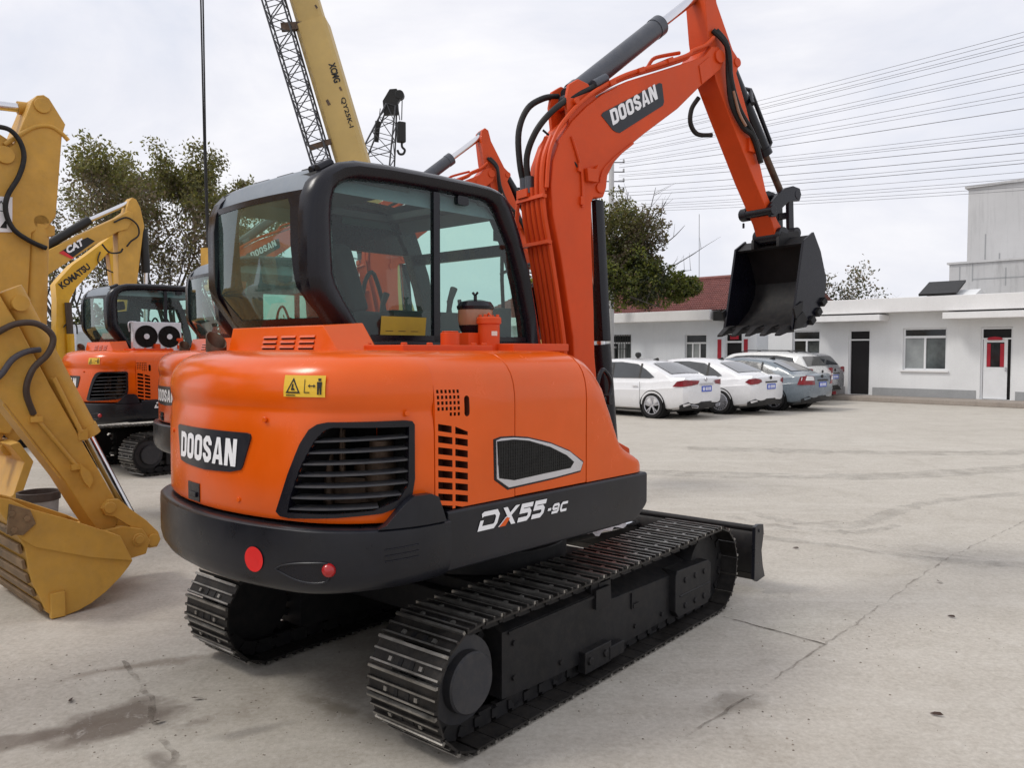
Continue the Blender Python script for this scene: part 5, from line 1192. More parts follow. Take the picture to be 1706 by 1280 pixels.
def wall_open(mb, x0, x1, z0, z1, ops, y, depth=.14, mi=0):
    xs = sorted({x0, x1} | {v for o in ops for v in o[:2]}); zs = sorted({z0, z1} | {v for o in ops for v in o[2:4]})
    for a, b in zip(xs, xs[1:]):
        for c, d in zip(zs, zs[1:]):
            if any(o[0] <= (a+b)/2 <= o[1] and o[2] <= (c+d)/2 <= o[3] for o in ops): continue
            mb.add([(a, y, c), (b, y, c), (b, y, d), (a, y, d)], [(0, 1, 2, 3)], mi)
    for a, b, c, d in [o[:4] for o in ops]:
        y2 = y+depth
        mb.add([(a, y, c), (b, y, c), (b, y, d), (a, y, d), (a, y2, c), (b, y2, c), (b, y2, d), (a, y2, d)], [(0, 1, 5, 4), (1, 2, 6, 5), (2, 3, 7, 6), (3, 0, 4, 7)], mi)
def window(root, x0, x1, z0, z1, y, transom=None, mull=1, bars=False, lower=None, sill=True):
    t = .055; mb = MB(); yy = y+.10
    for a, b, c, d in ((x0, x1, z0, z0+t), (x0, x1, z1-t, z1), (x0, x0+t, z0+t, z1-t), (x1-t, x1, z0+t, z1-t)): mb.box(((a+b)/2, yy, (c+d)/2), (b-a, .06, d-c))
    zt = transom or z1
    if transom: mb.box(((x0+x1)/2, yy-.003, transom), (x1-x0-2*t, .062, .075))
    for k in range(mull):
        xm = x0+(x1-x0)*(k+1)/(mull+1); mb.box((xm, yy-.006, (z0+t+zt-.03)/2), (.06, .066, zt-.03-z0-t))
    w = mb.build('window', M['upvc'], root, angle=30)
    edges = [x0+t]+[x0+(x1-x0)*(k+1)/(mull+1) for k in range(mull)]+[x1-t]
    for k, (a, b) in enumerate(zip(edges, edges[1:])):
        mb = MB(); mb.add([(a, yy+.012, z0+t), (b, yy+.012, z0+t), (b, yy+.012, zt-.03), (a, yy+.012, zt-.03)], [(0, 1, 2, 3)])
        mb.build('pane', (lower or [M['pane']])[k % len(lower or [1])], w, recalc=False)
    if transom:
        mb = MB(); mb.add([(x0+t, yy+.012, transom+.03), (x1-t, yy+.012, transom+.03), (x1-t, yy+.012, z1-t), (x0+t, yy+.012, z1-t)], [(0, 1, 2, 3)]); mb.build('pane', M['pane'], w, recalc=False)
    if sill: mb = MB(); mb.box(((x0+x1)/2, y-.02, z0-.03), (x1-x0+.14, .10, .05)); mb.build('sill', M['fascia'], w)
    if bars:
        mb = MB()
        n = 9
        for k in range(n): x = x0+.02+(x1-x0-.04)*k/(n-1); mb.box((x, y-.03, (z0+z1)/2), (.022, .022, z1-z0))
        for zz in (z0+.03, z0+.28, (z0+z1)/2+.1, z1-.28, z1-.03): mb.box(((x0+x1)/2, y-.032, zz), (x1-x0, .024, .024))
        mb.build('security_bars', M['ink'], w)
    return w
# --- white single-storey building with a flat roof; local x runs along the front to the right, y goes into the building
hb = thing('office_building', 'long white flat-roofed building with open doors behind a raised kerb', 'building', (14.8, 23.0, 0), 45)
W0 = 1.3
ops = [(-7.68, -6.64, 1.0, 2.40), (-5.62, -4.88, .155, 2.39), (-3.82, -2.48, 1.03, 2.415), (-1.51, -.64, .155, 2.40), (2.0, 3.3, 1.03, 2.41), (5.2, 5.95, .155, 2.39)]
mb = MB(); wall_open(mb, -8.62, 11, .15, 3.05, ops, W0)
mb.add([(-8.62, W0, .15), (-8.62, 8, .15), (-8.62, 8, 3.05), (-8.62, W0, 3.05)], [(0, 1, 2, 3)]); mb.add([(-8.62, 8, .15), (11, 8, .15), (11, 8, 3.05), (-8.62, 8, 3.05)], [(0, 1, 2, 3)]); mb.add([(11, W0, .15), (11, 8, .15), (11, 8, 3.05), (11, W0, 3.05)], [(0, 1, 2, 3)])
mb.build('wall', M['wall'], hb, recalc=False, angle=20)
mb = MB(); mb.loft([[(x, y, z) for x, y, z in ((-6.74, .66, 2.93), (11.3, .66, 2.93), (11.3, 8.3, 2.93), (-8.9, 8.3, 2.93), (-8.9, 1.1, 2.93))], [(x, y, 3.40) for x, y in ((-6.48, .62), (11.3, .62), (11.3, 8.3), (-8.9, 8.3), (-8.9, 1.1))]])
mb.box((1, 4.6, 3.42), (17, 6.8, .03)); mb.build('roof', M['fascia'], hb, bevel=.02)
for a, b in ((-6.75, -4.28), (-2.38, .9), (4.4, 7.0)):
    mb = MB(); mb.box(((a+b)/2, W0-.42, 2.765), (b-a, .85, .20)); mb.build('door_canopy', M['fascia'], hb, bevel=.01)
sk_edges = [-8.62, -5.72, -4.78, -1.61, -.54, 5.1, 6.05, 11]
for a, b in zip(sk_edges[::2], sk_edges[1::2]):
    mb = MB(); mb.box(((a+b)/2, W0-.004, .285), (b-a, .016, .27)); mb.build('skirting', M['skirting'], hb)
window(hb, -7.68, -6.64, 1.0, 2.40, W0, 2.06, 1, lower=[M['pane'], M['pane2']])
window(hb, -3.82, -2.48, 1.03, 2.415, W0, 2.12, 1, lower=[M['curtain'], M['pane2']])
window(hb, 2.0, 3.3, 1.03, 2.41, W0, 2.12, 1)
for x0, x1, leaf in ((-5.62, -4.88, False), (-1.51, -.64, True), (5.2, 5.95, False)):
    mb = MB(); t = .05; yy = W0+.09
    for a, b, c, d in ((x0, x0+t, .155, 2.39), (x1-t, x1, .155, 2.39), (x0+t, x1-t, 2.34, 2.39), (x0+t, x1-t, 2.02, 2.07)): mb.box(((a+b)/2, yy, (c+d)/2), (b-a, .07, d-c))
    d_ = mb.build('door_frame', M['upvc'], hb)
    mb = MB(); mb.add([(x0, yy+.05, .15), (x1, yy+.05, .15), (x1, yy+.05, 2.39), (x0, yy+.05, 2.39)], [(0, 1, 2, 3)]); mb.build('dark_interior', M['doordark'], d_, recalc=False)
    if leaf:
        lw = .66; x0_ = x0+t+.012; z0, z1 = .17, 2.02; mb = MB()
        for a, b, c, d in ((x0_, x0_+.09, z0, z1), (x0_+lw-.09, x0_+lw, z0, z1), (x0_+.09, x0_+lw-.09, z1-.09, z1), (x0_+.09, x0_+lw-.09, z0, 1.16)): mb.box(((a+b)/2, W0+.10, (c+d)/2), (b-a, .035, d-c))
        lf = mb.build('door_leaf', M['upvc'], d_)
        mb = MB(); mb.add([(x0_+.09, W0+.105, 1.16), (x0_+lw-.09, W0+.105, 1.16), (x0_+lw-.09, W0+.105, z1-.09), (x0_+.09, W0+.105, z1-.09)], [(0, 1, 2, 3)]); mb.build('pane', M['pane'], lf, recalc=False)
        for a, b in ((.095, .20), (.46, .57)):
            mb = MB(); mb.box((x0_+(a+b)/2, W0+.078, 1.53), (b-a, .004, .72)); mb.build('red_couplet', M['couplet'], lf)
        mb = MB(); mb.yprism([(x0_+.14, 2.00), (x0_+.10, 2.04), (x0_+.16, 2.085), (x0_+.32, 2.11), (x0_+.48, 2.085), (x0_+.54, 2.04), (x0_+.50, 2.0)], W0+.02, W0+.04); mb.build('red_plaque', M['couplet'], lf)
        mb = MB(); mb.box((x0_+lw-.04, W0+.07, 1.1), (.03, .05, .12)); mb.build('handle', M['silver'], lf)
# raised pavement in front of it
mb = MB(); mb.box((1.3, .675, .075), (20.2, 1.24, .147)); pv = mb.build('pavement', M['kerbstone'], None, Matrix.Translation((14.8, 23.0, 0)) @ Rz(45), bevel=.015); tag(pv, kind='structure')
# red gas cylinder by the first doorway
t = thing('fire_extinguisher', 'red cylinder with a black valve standing by the first dark doorway', 'extinguisher', tuple(Matrix.Translation((14.8, 23, .148)) @ Rz(45) @ Vector((-6.03, .95, 0))), 45)
mb = MB(); mb.lathe([(0, 0), (.13, 0), (.135, .02), (.135, .38), (.11, .45), (.04, .49), (.04, .53), (0, .53)], n=20); mb.build('cylinder', paint('extinguisher_red', (.45, .03, .05), .4, .2, .3), t)
mb = MB(); mb.cyl((0, 0, .52), (0, 0, .58), .035, 10); mb.tube([(.03, 0, .56), (.12, 0, .54), (.16, 0, .40), (.15, 0, .15)], .014, 6, smooth=4); mb.tube([(-.09, 0, .56), (.07, 0, .585)], .014, 6); mb.build('valve', M['ink'], t)

# --- older white building with a red tiled roof behind the cars
rb = thing('office_building', 'white house with a red tiled roof behind the parked cars', 'building', (9.4, 36, 0), 45)
ops = [(-6.22, -4.98, .85, 2.46), (-1.88, -.73, .95, 2.43), (.21, 1.07, 0.005, 2.45), (-11.2, -10, .85, 2.45)]
mb = MB(); wall_open(mb, -16, 1.75, .0, 3.3, ops, 0)
mb.add([(1.75, 0, 0), (1.75, 8, 0), (1.75, 8, 3.3), (1.75, 0, 3.3)], [(0, 1, 2, 3)]); mb.add([(-16, 0, 0), (-16, 8, 0), (-16, 8, 3.3), (-16, 0, 3.3)], [(0, 1, 2, 3)]); mb.add([(-16, 8, 0), (1.75, 8, 0), (1.75, 8, 3.3), (-16, 8, 3.3)], [(0, 1, 2, 3)])
mb.build('wall', M['wall2'], rb, recalc=False, angle=20)
mb = MB(); mb.box((-8.05, -.35, 3.26), (15.9, .9, .46)); mb.build('eaves', M['fascia'], rb, bevel=.02)
mb = MB(); mb.box((.55, -.30, 3.20), (1.0, .9, .40)); mb.build('dark_gutter', M['ink'], rb)
# tiles
m, nt, b = nodes('red_roof_tile'); tcn = N(nt, 'ShaderNodeTexCoord')
g1 = noise(nt, 3.5, 5, .6, vec=tcn.outputs['Object']); c = ramp(nt, g1, [(.3, (.17, .058, .050)), (.7, (.28, .105, .088))])
c = mix(nt, math_(nt, 'MULTIPLY', ramp(nt, noise(nt, 1.1, 6, .7, vec=tcn.outputs['Object']), [(.5, 0.), (.75, 1.)]), .4), c, (.14, .07, .055))
L(nt, c, b.inputs['Base Color']); b.inputs['Roughness'].default_value = .65; M['tile'] = m
mb = MB(); nx, ny = 150, 16; x0, x1 = -16.2, 2.1; y0, z0, y1, z1 = -.62, 3.44, 4.0, 5.30
vs = []
for j in range(ny*2+1):
    r = j//2; t = min(1, (r+(j % 2))/ny); lift = .0 if j % 2 else .055
    for i in range(nx*2+1):
        x = x0+(x1-x0)*i/(nx*2); wv = .03*math.cos(math.pi*i)
        vs.append((x, y0+(y1-y0)*t+(0 if j % 2 else -.01), z0+(z1-z0)*t+lift+wv-(.0)))
W = nx*2+1
mb.add(vs, [(j*W+i, j*W+i+1, (j+1)*W+i+1, (j+1)*W+i) for j in range(ny*2) for i in range(nx*2)])
mb.add([(x0, 4.0, 5.3), (x1, 4.0, 5.3), (x1, 8.6, 3.44), (x0, 8.6, 3.44)], [(0, 1, 2, 3)])
rf = mb.build('roof', M['tile'], rb, recalc=False, angle=80)
mb = MB(); mb.tube([(x0, 4.0, 5.36), (x1, 4.0, 5.36)], .11, 10); mb.build('ridge', M['tile'], rf)
mb = MB(); mb.add([(1.75, 0, 3.3), (1.75, 8, 3.3), (1.75, 4.0, 5.2)], [(0, 1, 2)]); mb.add([(-16, 0, 3.3), (-16, 8, 3.3), (-16, 4.0, 5.2)], [(0, 1, 2)]); mb.build('gable', M['wall2'], rb, recalc=False)
window(rb, -6.22, -4.98, .85, 2.46, 0, 2.05, 2, True, [M['pane'], M['curtain'], M['pane2']])
window(rb, -1.88, -.73, .95, 2.43, 0, 2.02, 2, False, [M['pane2'], M['curtain'], M['pane']])
window(rb, -11.2, -10, .85, 2.45, 0, 2.05, 2)
mb = MB()
for a, b_, c_, d in ((.21, .27, 0, 2.45), (1.01, 1.07, 0, 2.45), (.27, 1.01, 2.39, 2.45), (.27, 1.01, 2.02, 2.10)): mb.box(((a+b_)/2, .09, (c_+d)/2), (b_-a, .07, d-c_))
df = mb.build('door_frame', M['upvc'], rb)
mb = MB(); mb.add([(.2, .14, 0), (1.1, .14, 0), (1.1, .14, 2.46), (.2, .14, 2.46)], [(0, 1, 2, 3)]); mb.build('dark_interior', M['doordark'], df, recalc=False)
mb = MB(); mb.box((.64, .075, 2.25), (.42, .01, .16)); mb.build('red_plaque', M['couplet'], df)
for x in (-.06, 1.24):
    mb = MB(); mb.box((x, -.008, 1.45), (.19, .012, 1.45)); mb.build('red_couplet', M['couplet'], rb)
# --- grey blocks rising behind
def block(name, label, loc, deg, parts):
    t = thing(name, label, 'building', loc, deg)
    for nm, c, d, mm in parts: MB().box(c, d).build(nm, mm, t, bevel=.03)
    return t
tb = thing('tower_block', 'tall windowless grey rendered building rising behind the white roof at the far right', 'building', (25.5, 45, 0), 45)
MB().box((8, 5, 5.35), (16, 10, 10.7)).build('wall', M['greywall'], tb)
MB().box((8, 5, 10.78), (16.3, 10.3, .14)).build('coping', M['greywall2'], tb)
mb = MB()
for x, z0_, z1_ in ((.9, 6.7, 8.1), (2.9, 7.9, 8.8), (1.6, 6.6, 7.0)): mb.box((x, -.006, (z0_+z1_)/2), (.06, .012, z1_-z0_))
mb.box((3.4, -.006, 8.6), (1.3, .012, .07)); mb.build('damp_streak', M['skirting'], tb)
lb_ = thing('annex_block', 'lower streaked grey block in front of the tall grey building', 'building', (23.0, 42.2, 0), 45)
MB().box((9, 2.2, 3.1), (18, 4.4, 6.2)).build('wall', M['greywall2'], lb_)
MB().box((9, 2.2, 6.24), (18.2, 4.6, .10)).build('coping', M['greywall'], lb_)
mb = MB()
for x, z in ((.5, 5.6), (1.1, 5.7), (2.6, 5.4), (3.6, 5.65), (4.9, 5.5)): mb.box((x, -.006, z), (.05, .012, .9))
mb.box((2.4, -.006, 5.35), (2.6, .012, .06)); mb.build('damp_streak', M['skirting'], lb_)
sh = thing('shed', 'small dark-tiled gable peeking over the white flat roof', 'shed', (20.6, 40, 0), 45)
MB().xprism([(0, 0), (3, 0), (3, 4.2), (1.2, 4.7), (0, 4.3)], 0, 2.2).build('wall', M['wall'], sh)
mb = MB(); mb.loft([[(-.2, -.25, 4.38), (-.2, 1.25, 5.08), (-.2, 1.25, 5.18), (-.2, -.3, 4.48)], [(1.5, -.25, 4.38), (1.5, 1.25, 5.08), (1.5, 1.25, 5.18), (1.5, -.3, 4.48)]]); mb.build('roof', M['ink'], sh)

# ------------------------------------------------------------------ cars
M['tyre'] = paint('tyre_rubber', (.014, .014, .015), .75, 0, .3, (.12, .10, .08))
M['carwhite'] = paint('white_car_paint', (.76, .76, .77), .25, .4, .03, (.5, .46, .4), var=.02, scale=.7)
M['carcream'] = paint('cream_car_paint', (.72, .72, .70), .25, .5, .04, var=.02)
M['carblue'] = paint('blue_grey_car_paint', (.17, .205, .235), .25, .5, .04, var=.03, scale=.7)
M['carsilver'] = paint('silver_car_paint', (.42, .43, .45), .28, .5, .10, metal=.4, var=.05)
M['carglass'] = paint('car_window', (.045, .05, .055), .06, .5, 0, var=.2, scale=.6)
M['carblack'] = paint('black_trim', (.012, .012, .013), .5, 0, .2)
M['taillight'] = paint('tail_light', (.25, .01, .02), .2, .5, 0, var=.3, scale=8)
M['plate'] = paint('blue_plate', (.05, .11, .55), .4, .1, .05)
def lerp_tab(tab, x):
    for a, b in zip(tab, tab[1:]):
        if a[0] <= x <= b[0]:
            t = (x-a[0])/(b[0]-a[0]); return [p+(q-p)*t for p, q in zip(a[1:], b[1:])]
    return list(tab[0][1:] if x < tab[0][0] else tab[-1][1:])
def car(label, loc, deg, body, kind, lights='wide', group='cars parked in front of the office', rimstyle=5, rack=False):
    root = thing('parked_car', label, 'car', loc, deg, group)
    if kind == 'sedan':
        tab = [(0, .62, .40, .88), (.04, .74, .34, .98), (.14, .83, .27, 1.035), (.5, .885, .22, 1.03), (1.1, .905, .20, .965), (2.2, .91, .20, .94), (3.2, .90, .20, .945), (3.6, .89, .2, .945), (4.2, .83, .22, .82), (4.5, .70, .30, .70), (4.6, .52, .40, .60)]
        roof = [(.42, 1.03), (.85, 1.21), (1.25, 1.365), (1.6, 1.43), (2.1, 1.465), (2.5, 1.46), (2.85, 1.41), (3.25, 1.20), (3.62, .95)]
        side = [(.98, 1.02), (1.28, 1.20), (1.58, 1.335), (2.1, 1.385), (2.5, 1.375), (2.82, 1.32), (3.12, 1.15), (3.3, 1.0), (2.2, .985), (1.1, .995)]
        rw = (.58, 1.08, 1.20, 1.345); wsd = (2.92, 1.375, 3.52, 1.01); axle = (.98, 3.62)
    else:
        tab = [(0, .70, .42, .95), (.04, .80, .36, 1.02), (.14, .86, .30, 1.05), (.5, .90, .25, 1.05), (1.1, .91, .24, 1.03), (2.2, .915, .24, 1.02), (3.2, .905, .24, 1.02), (3.6, .89, .24, 1.01), (4.2, .84, .26, .90), (4.45, .72, .34, .76), (4.55, .55, .44, .64)]
        roof = [(.10, 1.05), (.22, 1.22), (.42, 1.47), (.62, 1.57), (1.2, 1.62), (2.0, 1.635), (2.6, 1.60), (2.9, 1.53), (3.25, 1.28), (3.6, 1.03)]
        side = [(.52, 1.12), (.66, 1.45), (1.2, 1.52), (2.1, 1.53), (2.6, 1.50), (2.85, 1.42), (3.12, 1.22), (3.28, 1.08), (2.2, 1.06), (1.0, 1.08)]
        rw = (.19, 1.14, .42, 1.44); wsd = (2.95, 1.49, 3.5, 1.10); axle = (.92, 3.55)
    Ln = tab[-1][0]; yo = Ln/2
    ys = sorted({r[0] for r in tab} | {i*.1 for i in range(int(Ln*10)+1)})
    zb = roof[0][1]; rings = []
    for y in ys:
        hw, zl, zt = lerp_tab(tab, y)
        half = [(0, zl), (hw*.80, zl), (hw*.93, zl+.05), (hw*.985, zl+.16), (hw, zl+.32), (hw*1.0, max(zl+.34, zt-.26)), (hw*.985, max(zl+.36, zt-.235)), (hw*.955, zt-.09), (hw*.90, zt-.02), (hw*.80, zt), (0, zt+.012)]
        ring = half+[(-x, z) for x, z in half[::-1][1:-1]]
        rings.append([(x, y-yo, z) for x, z in ring])
    mb = MB(); mb.loft(rings); bd = mb.build('body', body, root, angle=24)
    zmax = max(z for _, z in roof); z0 = .93 if kind == 'sedan' else 1.0
    def wat(z): return .835-.255*max(0, min(1, (z-z0)/(zmax-z0)))
    rr_ = spline([Vector((y, z, 0)) for y, z in roof], 5); rings = []
    for p in rr_:
        z = p.y; w = wat(z-.05)
        half = [(.84, z0-.06), (.82, z0), (wat(min(z-.07, z0+(z-z0)*.5)), z0+(z-z0)*.5), (w, z-.055), (w*.93, z-.02), (w*.7, z), (0, z+.012)]
        ring = half+[(-x, zz) for x, zz in half[::-1][1:]]
        rings.append([(x, p.x-yo, min(zz, z+.012)) for x, zz in ring])
    mb = MB(); mb.loft(rings); mb.build('cabin', body, root, angle=30)
    for s in (1, -1):
        mb = MB(); pts = [(s*(wat(z)+.012), y-yo, z) for y, z in side]; mb.add(pts, [tuple(range(len(pts)))]); sw = mb.build('side_window', M['carglass'], root)
        for yb in ((1.42, 2.28) if kind == 'sedan' else (1.25, 2.2)):
            pp = [(-.03, z0+.07), (.03, z0+.07), (.03+(.05 if yb > 2 else .03), zmax-.115), (-.02+(.05 if yb > 2 else .03), zmax-.115)]
            mb = MB(); mb.loft([[(s*(wat(z)+k), y+yb-yo, z) for y, z in pp] for k in (.010, .0155)]); mb.build('window_post', M['carblack'], sw)
        mb = MB(); mb.box((s*.95, 2.98-yo, 1.02 if kind == 'sedan' else 1.10), (.16, .10, .12)); mb.build('mirror', body, root, bevel=.03)
        for yb in (1.35, 2.25, 3.2):
            mb = MB(); hw = lerp_tab(tab, yb)[0]; mb.box((s*(hw+.0005), yb-yo, .62), (.003, .008, .56)); mb.build('door_seam', M['carblack'], bd)
        for yb in (1.50, 2.40):
            mb = MB(); mb.box((s*.915, yb-yo, .80), (.03, .17, .03)); mb.build('handle', body, bd, bevel=.008)
        for ya in axle:
            hw = lerp_tab(tab, ya)[0]
            mb = MB(); mb.lathe([(0, s*(hw-.35)), (.365, s*(hw-.35)), (.365, s*(hw+.004)), (.345, s*(hw+.006)), (.33, s*(hw-.02)), (.0, s*(hw-.05))], (0, ya-yo, .335), 'X', 32); mb.build('wheel_arch', M['pit'], bd)
            mb = MB(); x0_, x1_ = hw-.20, hw+.012
            mb.lathe([(.0, s*x0_), (.30, s*x0_), (.322, s*(x0_+.03)), (.325, s*(x1_-.05)), (.30, s*(x1_-.005)), (.255, s*x1_), (.225, s*(x1_-.02)), (.215, s*(x1_-.06)), (0, s*(x1_-.06))], (0, ya-yo, .325), 'X', 36); wl = mb.build('wheel', M['tyre'], root)
            mb = MB(); mb.lathe([(.0, s*(x1_-.055)), (.05, s*(x1_-.05)), (.05, s*(x1_-.012)), (0, s*(x1_-.01))], (0, ya-yo, .325), 'X', 14)
            for k in range(rimstyle):
                a = 2*math.pi*k/rimstyle+.3
                for da in (-.16, .16): mb.beam((s*(x1_-.016), ya-yo+.04*math.cos(a), .325+.04*math.sin(a)), (s*(x1_-.012), ya-yo+.215*math.cos(a+da), .325+.215*math.sin(a+da)), .025, .034, up=(1, 0, 0))
            rg = [(s*(x1_-.008), ya-yo+.218*math.cos(a), .325+.218*math.sin(a)) for a in [2*math.pi*k/32 for k in range(33)]]; mb.tube(rg, .012, 6, caps=False)
            mb.build('rim', M['silver'], wl)
        # tail lights wrap round the rear corner
        if lights == 'wide': lp = [(.42, .80), (.30, .93), (.10, .965), (-.40, .945), (-.34, .86), (.12, .81)]
        elif lights == 'oval': lp = [(.30, .86), (.20, .94), (.02, .965), (-.20, .93), (-.24, .87), (-.05, .82), (.15, .80)]
        else: lp = [(.34, .74), (.26, .96), (.06, 1.0), (-.18, .97), (-.26, .74)]
        if kind != 'sedan': lp = [(a*.8+.05, b+.14) for a, b in lp]
        def corner(u, v):
            # u > 0 runs forward along the flank, u < 0 runs inward across the tail
            hw0, hw1 = lerp_tab(tab, .14)[0], lerp_tab(tab, .04)[0]
            path = [(hw1-.42, -.006), (hw1-.06, .012), (hw0+.012, .14), (hw0+.05, .34), (hw0+.07, .52)]
            sarr = [0]
            for (a, b), (c, d) in zip(path, path[1:]): sarr.append(sarr[-1]+math.hypot(c-a, d-b))
            q = u+sarr[1]+.06
            for k in range(len(path)-1):
                if sarr[k] <= q <= sarr[k+1] or k == len(path)-2:
                    t = (q-sarr[k])/(sarr[k+1]-sarr[k]); return (s*(path[k][0]+(path[k+1][0]-path[k][0])*t), path[k][1]+(path[k+1][1]-path[k][1])*t-yo-.012, v)
        us = sorted({p[0] for p in lp} | {-.40+.06*i for i in range(14) if min(a for a, _ in lp) < -.40+.06*i < max(a for a, _ in lp)})
        vs = []; 
        for u in us: a, b = zspan(lp, u+(1e-4 if u == us[0] else -1e-4 if u == us[-1] else 0)); vs += [corner(u, a), corner(u, b)]
        mb = MB(); mb.add(vs, [(2*i, 2*i+2, 2*i+3, 2*i+1) for i in range(len(us)-1)]); tl = mb.build('tail_light', M['taillight'], root)
        if lights == 'tall':
            mb = MB(); mb.add([tuple(Vector(corner(u, v))+Vector((s*.004, -.004, 0))) for u, v in ((-.2, .86), (-.05, .86), (.10, .86), (.24, .86), (.22, .95), (.06, .985), (-.06, .975), (-.17, .95))], [(0, 1, 6, 7), (1, 2, 5, 6), (2, 3, 4, 5)]); mb.build('clear_lens', M['upvc'], tl)
    def quad(y0, za, y1, zb_, inset, mat, nm):
        dn = Vector((0, zb_-za, y0-y1)) if y1 > y0 else Vector((0, zb_-za, y0-y1)); dn.normalize()
        if dn.z < 0: dn = -dn
        vs = []
        for k in range(5):
            t = k/4; y, z = y0+(y1-y0)*t, za+(zb_-za)*t
            z = lerp_tab([(q.x, q.y) for q in rr_], y)[0]
            w = wat(z)-inset
            for i in range(5): u = -1+i/2; vs.append((u*w, y-yo, z+.026-.012*u*u))
        mb = MB(); mb.add(vs, [(k*5+i, k*5+i+1, k*5+i+6, k*5+i+5) for k in range(4) for i in range(4)]); return mb.build(nm, mat, root)
    quad(rw[0], rw[1], rw[2], rw[3], .10, M['carglass'], 'rear_window'); quad(wsd[0], wsd[1], wsd[2], wsd[3], .09, M['carglass'], 'windscreen')
    zp = .74 if kind == 'sedan' else .80
    mb = MB(); mb.box((0, -yo-.012, zp), (.44, .012, .14)); pl = mb.build('licence_plate', M['plate'], root)
    mb = MB(); xs_ = [-.17, -.11, -.03, .03, .09, .15]
    for x in xs_: mb.box((x, -yo-.0195, zp), (.035, .003, .08)); 
    mb.build('plate_lettering', M['white'], pl)
    mb = MB(); mb.box((0, -yo+.0, zp+.12), (.62, .03, .035)); mb.cyl((0, -yo-.004, zp+.23), (0, -yo+.02, zp+.23), .045, 14); mb.build('boot_trim', M['silver'] if lights == 'wide' else M['carblack'], root)
    zl = .33 if kind == 'sedan' else .42
    mb = MB(); mb.loft([[(x, y-yo-.006, z) for x, y, z in ((-.60, .02, zl+.04), (-.74, .05, zl+.10), (-.86, .22, zl+.02), (-.86, .22, zl-.08), (-.70, .06, zl-.07))], [(x, y-yo-.012, z) for x, y, z in ((0, -.01, zl+.05), (0, -.01, zl+.10), (0, -.01, zl+.10), (0, -.01, zl-.06), (0, -.01, zl-.06))], [(x, y-yo-.006, z) for x, y, z in ((.60, .02, zl+.04), (.74, .05, zl+.10), (.86, .22, zl+.02), (.86, .22, zl-.08), (.70, .06, zl-.07))]])
    bmp_ = mb.build('lower_bumper', M['carblack'], root)
    if lights == 'wide':
        for s in (1, -1):
            mb = MB(); mb.tube([(s*.40, -yo-.022, zl+.0), (s*.66, -yo+.008, zl+.03), (s*.62, -yo+.008, zl-.025), (s*.42, -yo-.02, zl-.04), (s*.40, -yo-.022, zl)], .010, 6); mb.build('exhaust_trim', M['silver'], bmp_)
    mb = MB(); mb.xprism([(.75-yo, zmax-.055), (.85-yo, zmax-.05), (.95-yo, zmax+.03), (.92-yo, zmax+.035)] if kind != 'sedan' else [(1.40-yo, 1.40), (1.60-yo, 1.43), (1.44-yo, 1.49), (1.42-yo, 1.48)], -.02, .02); mb.build('aerial_fin', M['carblack'], root)
    mb = MB(); mb.box((0, 0, .22), (1.5, 3.6, .10)); mb.build('underbody', M['carblack'], root)
    if rack:
        for s in (1, -1):
            mb = MB(); mb.tube([(s*.50, .75-yo, zmax-.02), (s*.50, .95-yo, zmax+.035), (s*.51, 2.3-yo, zmax+.045), (s*.51, 2.55-yo, zmax-.02)], .016, 6); mb.build('roof_rail', M['carblack'], root)
    return root, yo, axle
CH = -45
def park(label, wx, wy, body, kind, lights, deg=CH, rim=5, **kw):
    """wx, wy: where the rear wheel on the near (left) side stands"""
    ax = .98 if kind == 'sedan' else .92; ln = 4.6 if kind == 'sedan' else 4.55
    off = Rz(deg) @ Vector((-.90, ax-ln/2, 0))
    return car(label, (wx-off.x, wy-off.y, 0), deg, body, kind, lights, rimstyle=rim, **kw)
park('white sedan nearest the excavator, wide dark red tail lights and a black roof ball', 3.45, 19.66, M['carwhite'], 'sedan', 'wide', rim=5)
park('white sedan with almond red tail lights between the nearest white car and the blue-grey one', 5.46, 20.95, M['carwhite'], 'sedan', 'oval', rim=10)
park('blue-grey sedan with tall red and clear tail lights', 7.29, 22.20, M['carblue'], 'sedan', 'tall', rim=5)
park('off-white estate car with a black roof rail behind the blue-grey sedan', 8.35, 24.75, M['carcream'], 'estate', 'tall', rack=True)
park('silver hatchback mostly hidden behind the off-white estate car', 9.55, 26.75, M['carsilver'], 'estate', 'tall')
t = MB(); t.lathe([(0, 0), (.05, 0), (.03, .02), (.06, .03), (.085, .08), (.07, .14), (0, .16)], n=14)
bo = t.build('roof_ball', M['ink'], None, Matrix.Translation((0, 0, 0))); bo.location = (3.28, 20.75, 1.475); tag(bo, 'black ball-shaped beacon on the roof of the nearest white sedan', 'beacon')

# white van behind the farthest excavator
t = thing('parked_van', 'white van with a dark wiper and mirror behind the farthest orange excavator', 'van', (-12.9, 25.2, 0), 150)
mb = MB(); mb.xprism([(-2.4, .4), (-2.4, 2.4), (1.2, 2.45), (1.5, 2.3), (2.1, 1.45), (2.45, 1.2), (2.5, .4)], -.9, .9); mb.build('body', M['carsilver'], t, bevel=.08, seg=3)
mb = MB(); mb.add([(-.75, 1.60, 2.22), (.75, 1.60, 2.22), (.80, 2.13, 1.48), (-.80, 2.13, 1.48)], [(0, 1, 2, 3)]); mb.build('windscreen', M['curtain'], t, recalc=False)
mb = MB(); mb.beam((-.5, 2.13, 1.5), (.1, 1.9, 1.8), .03, .03); mb.build('wiper', M['ink'], t)
for x in (-1.05, 1.05):
    mb = MB(); mb.box((x, 1.9, 1.55), (.16, .1, .3)); mb.build('mirror', M['ink'], t, bevel=.03)
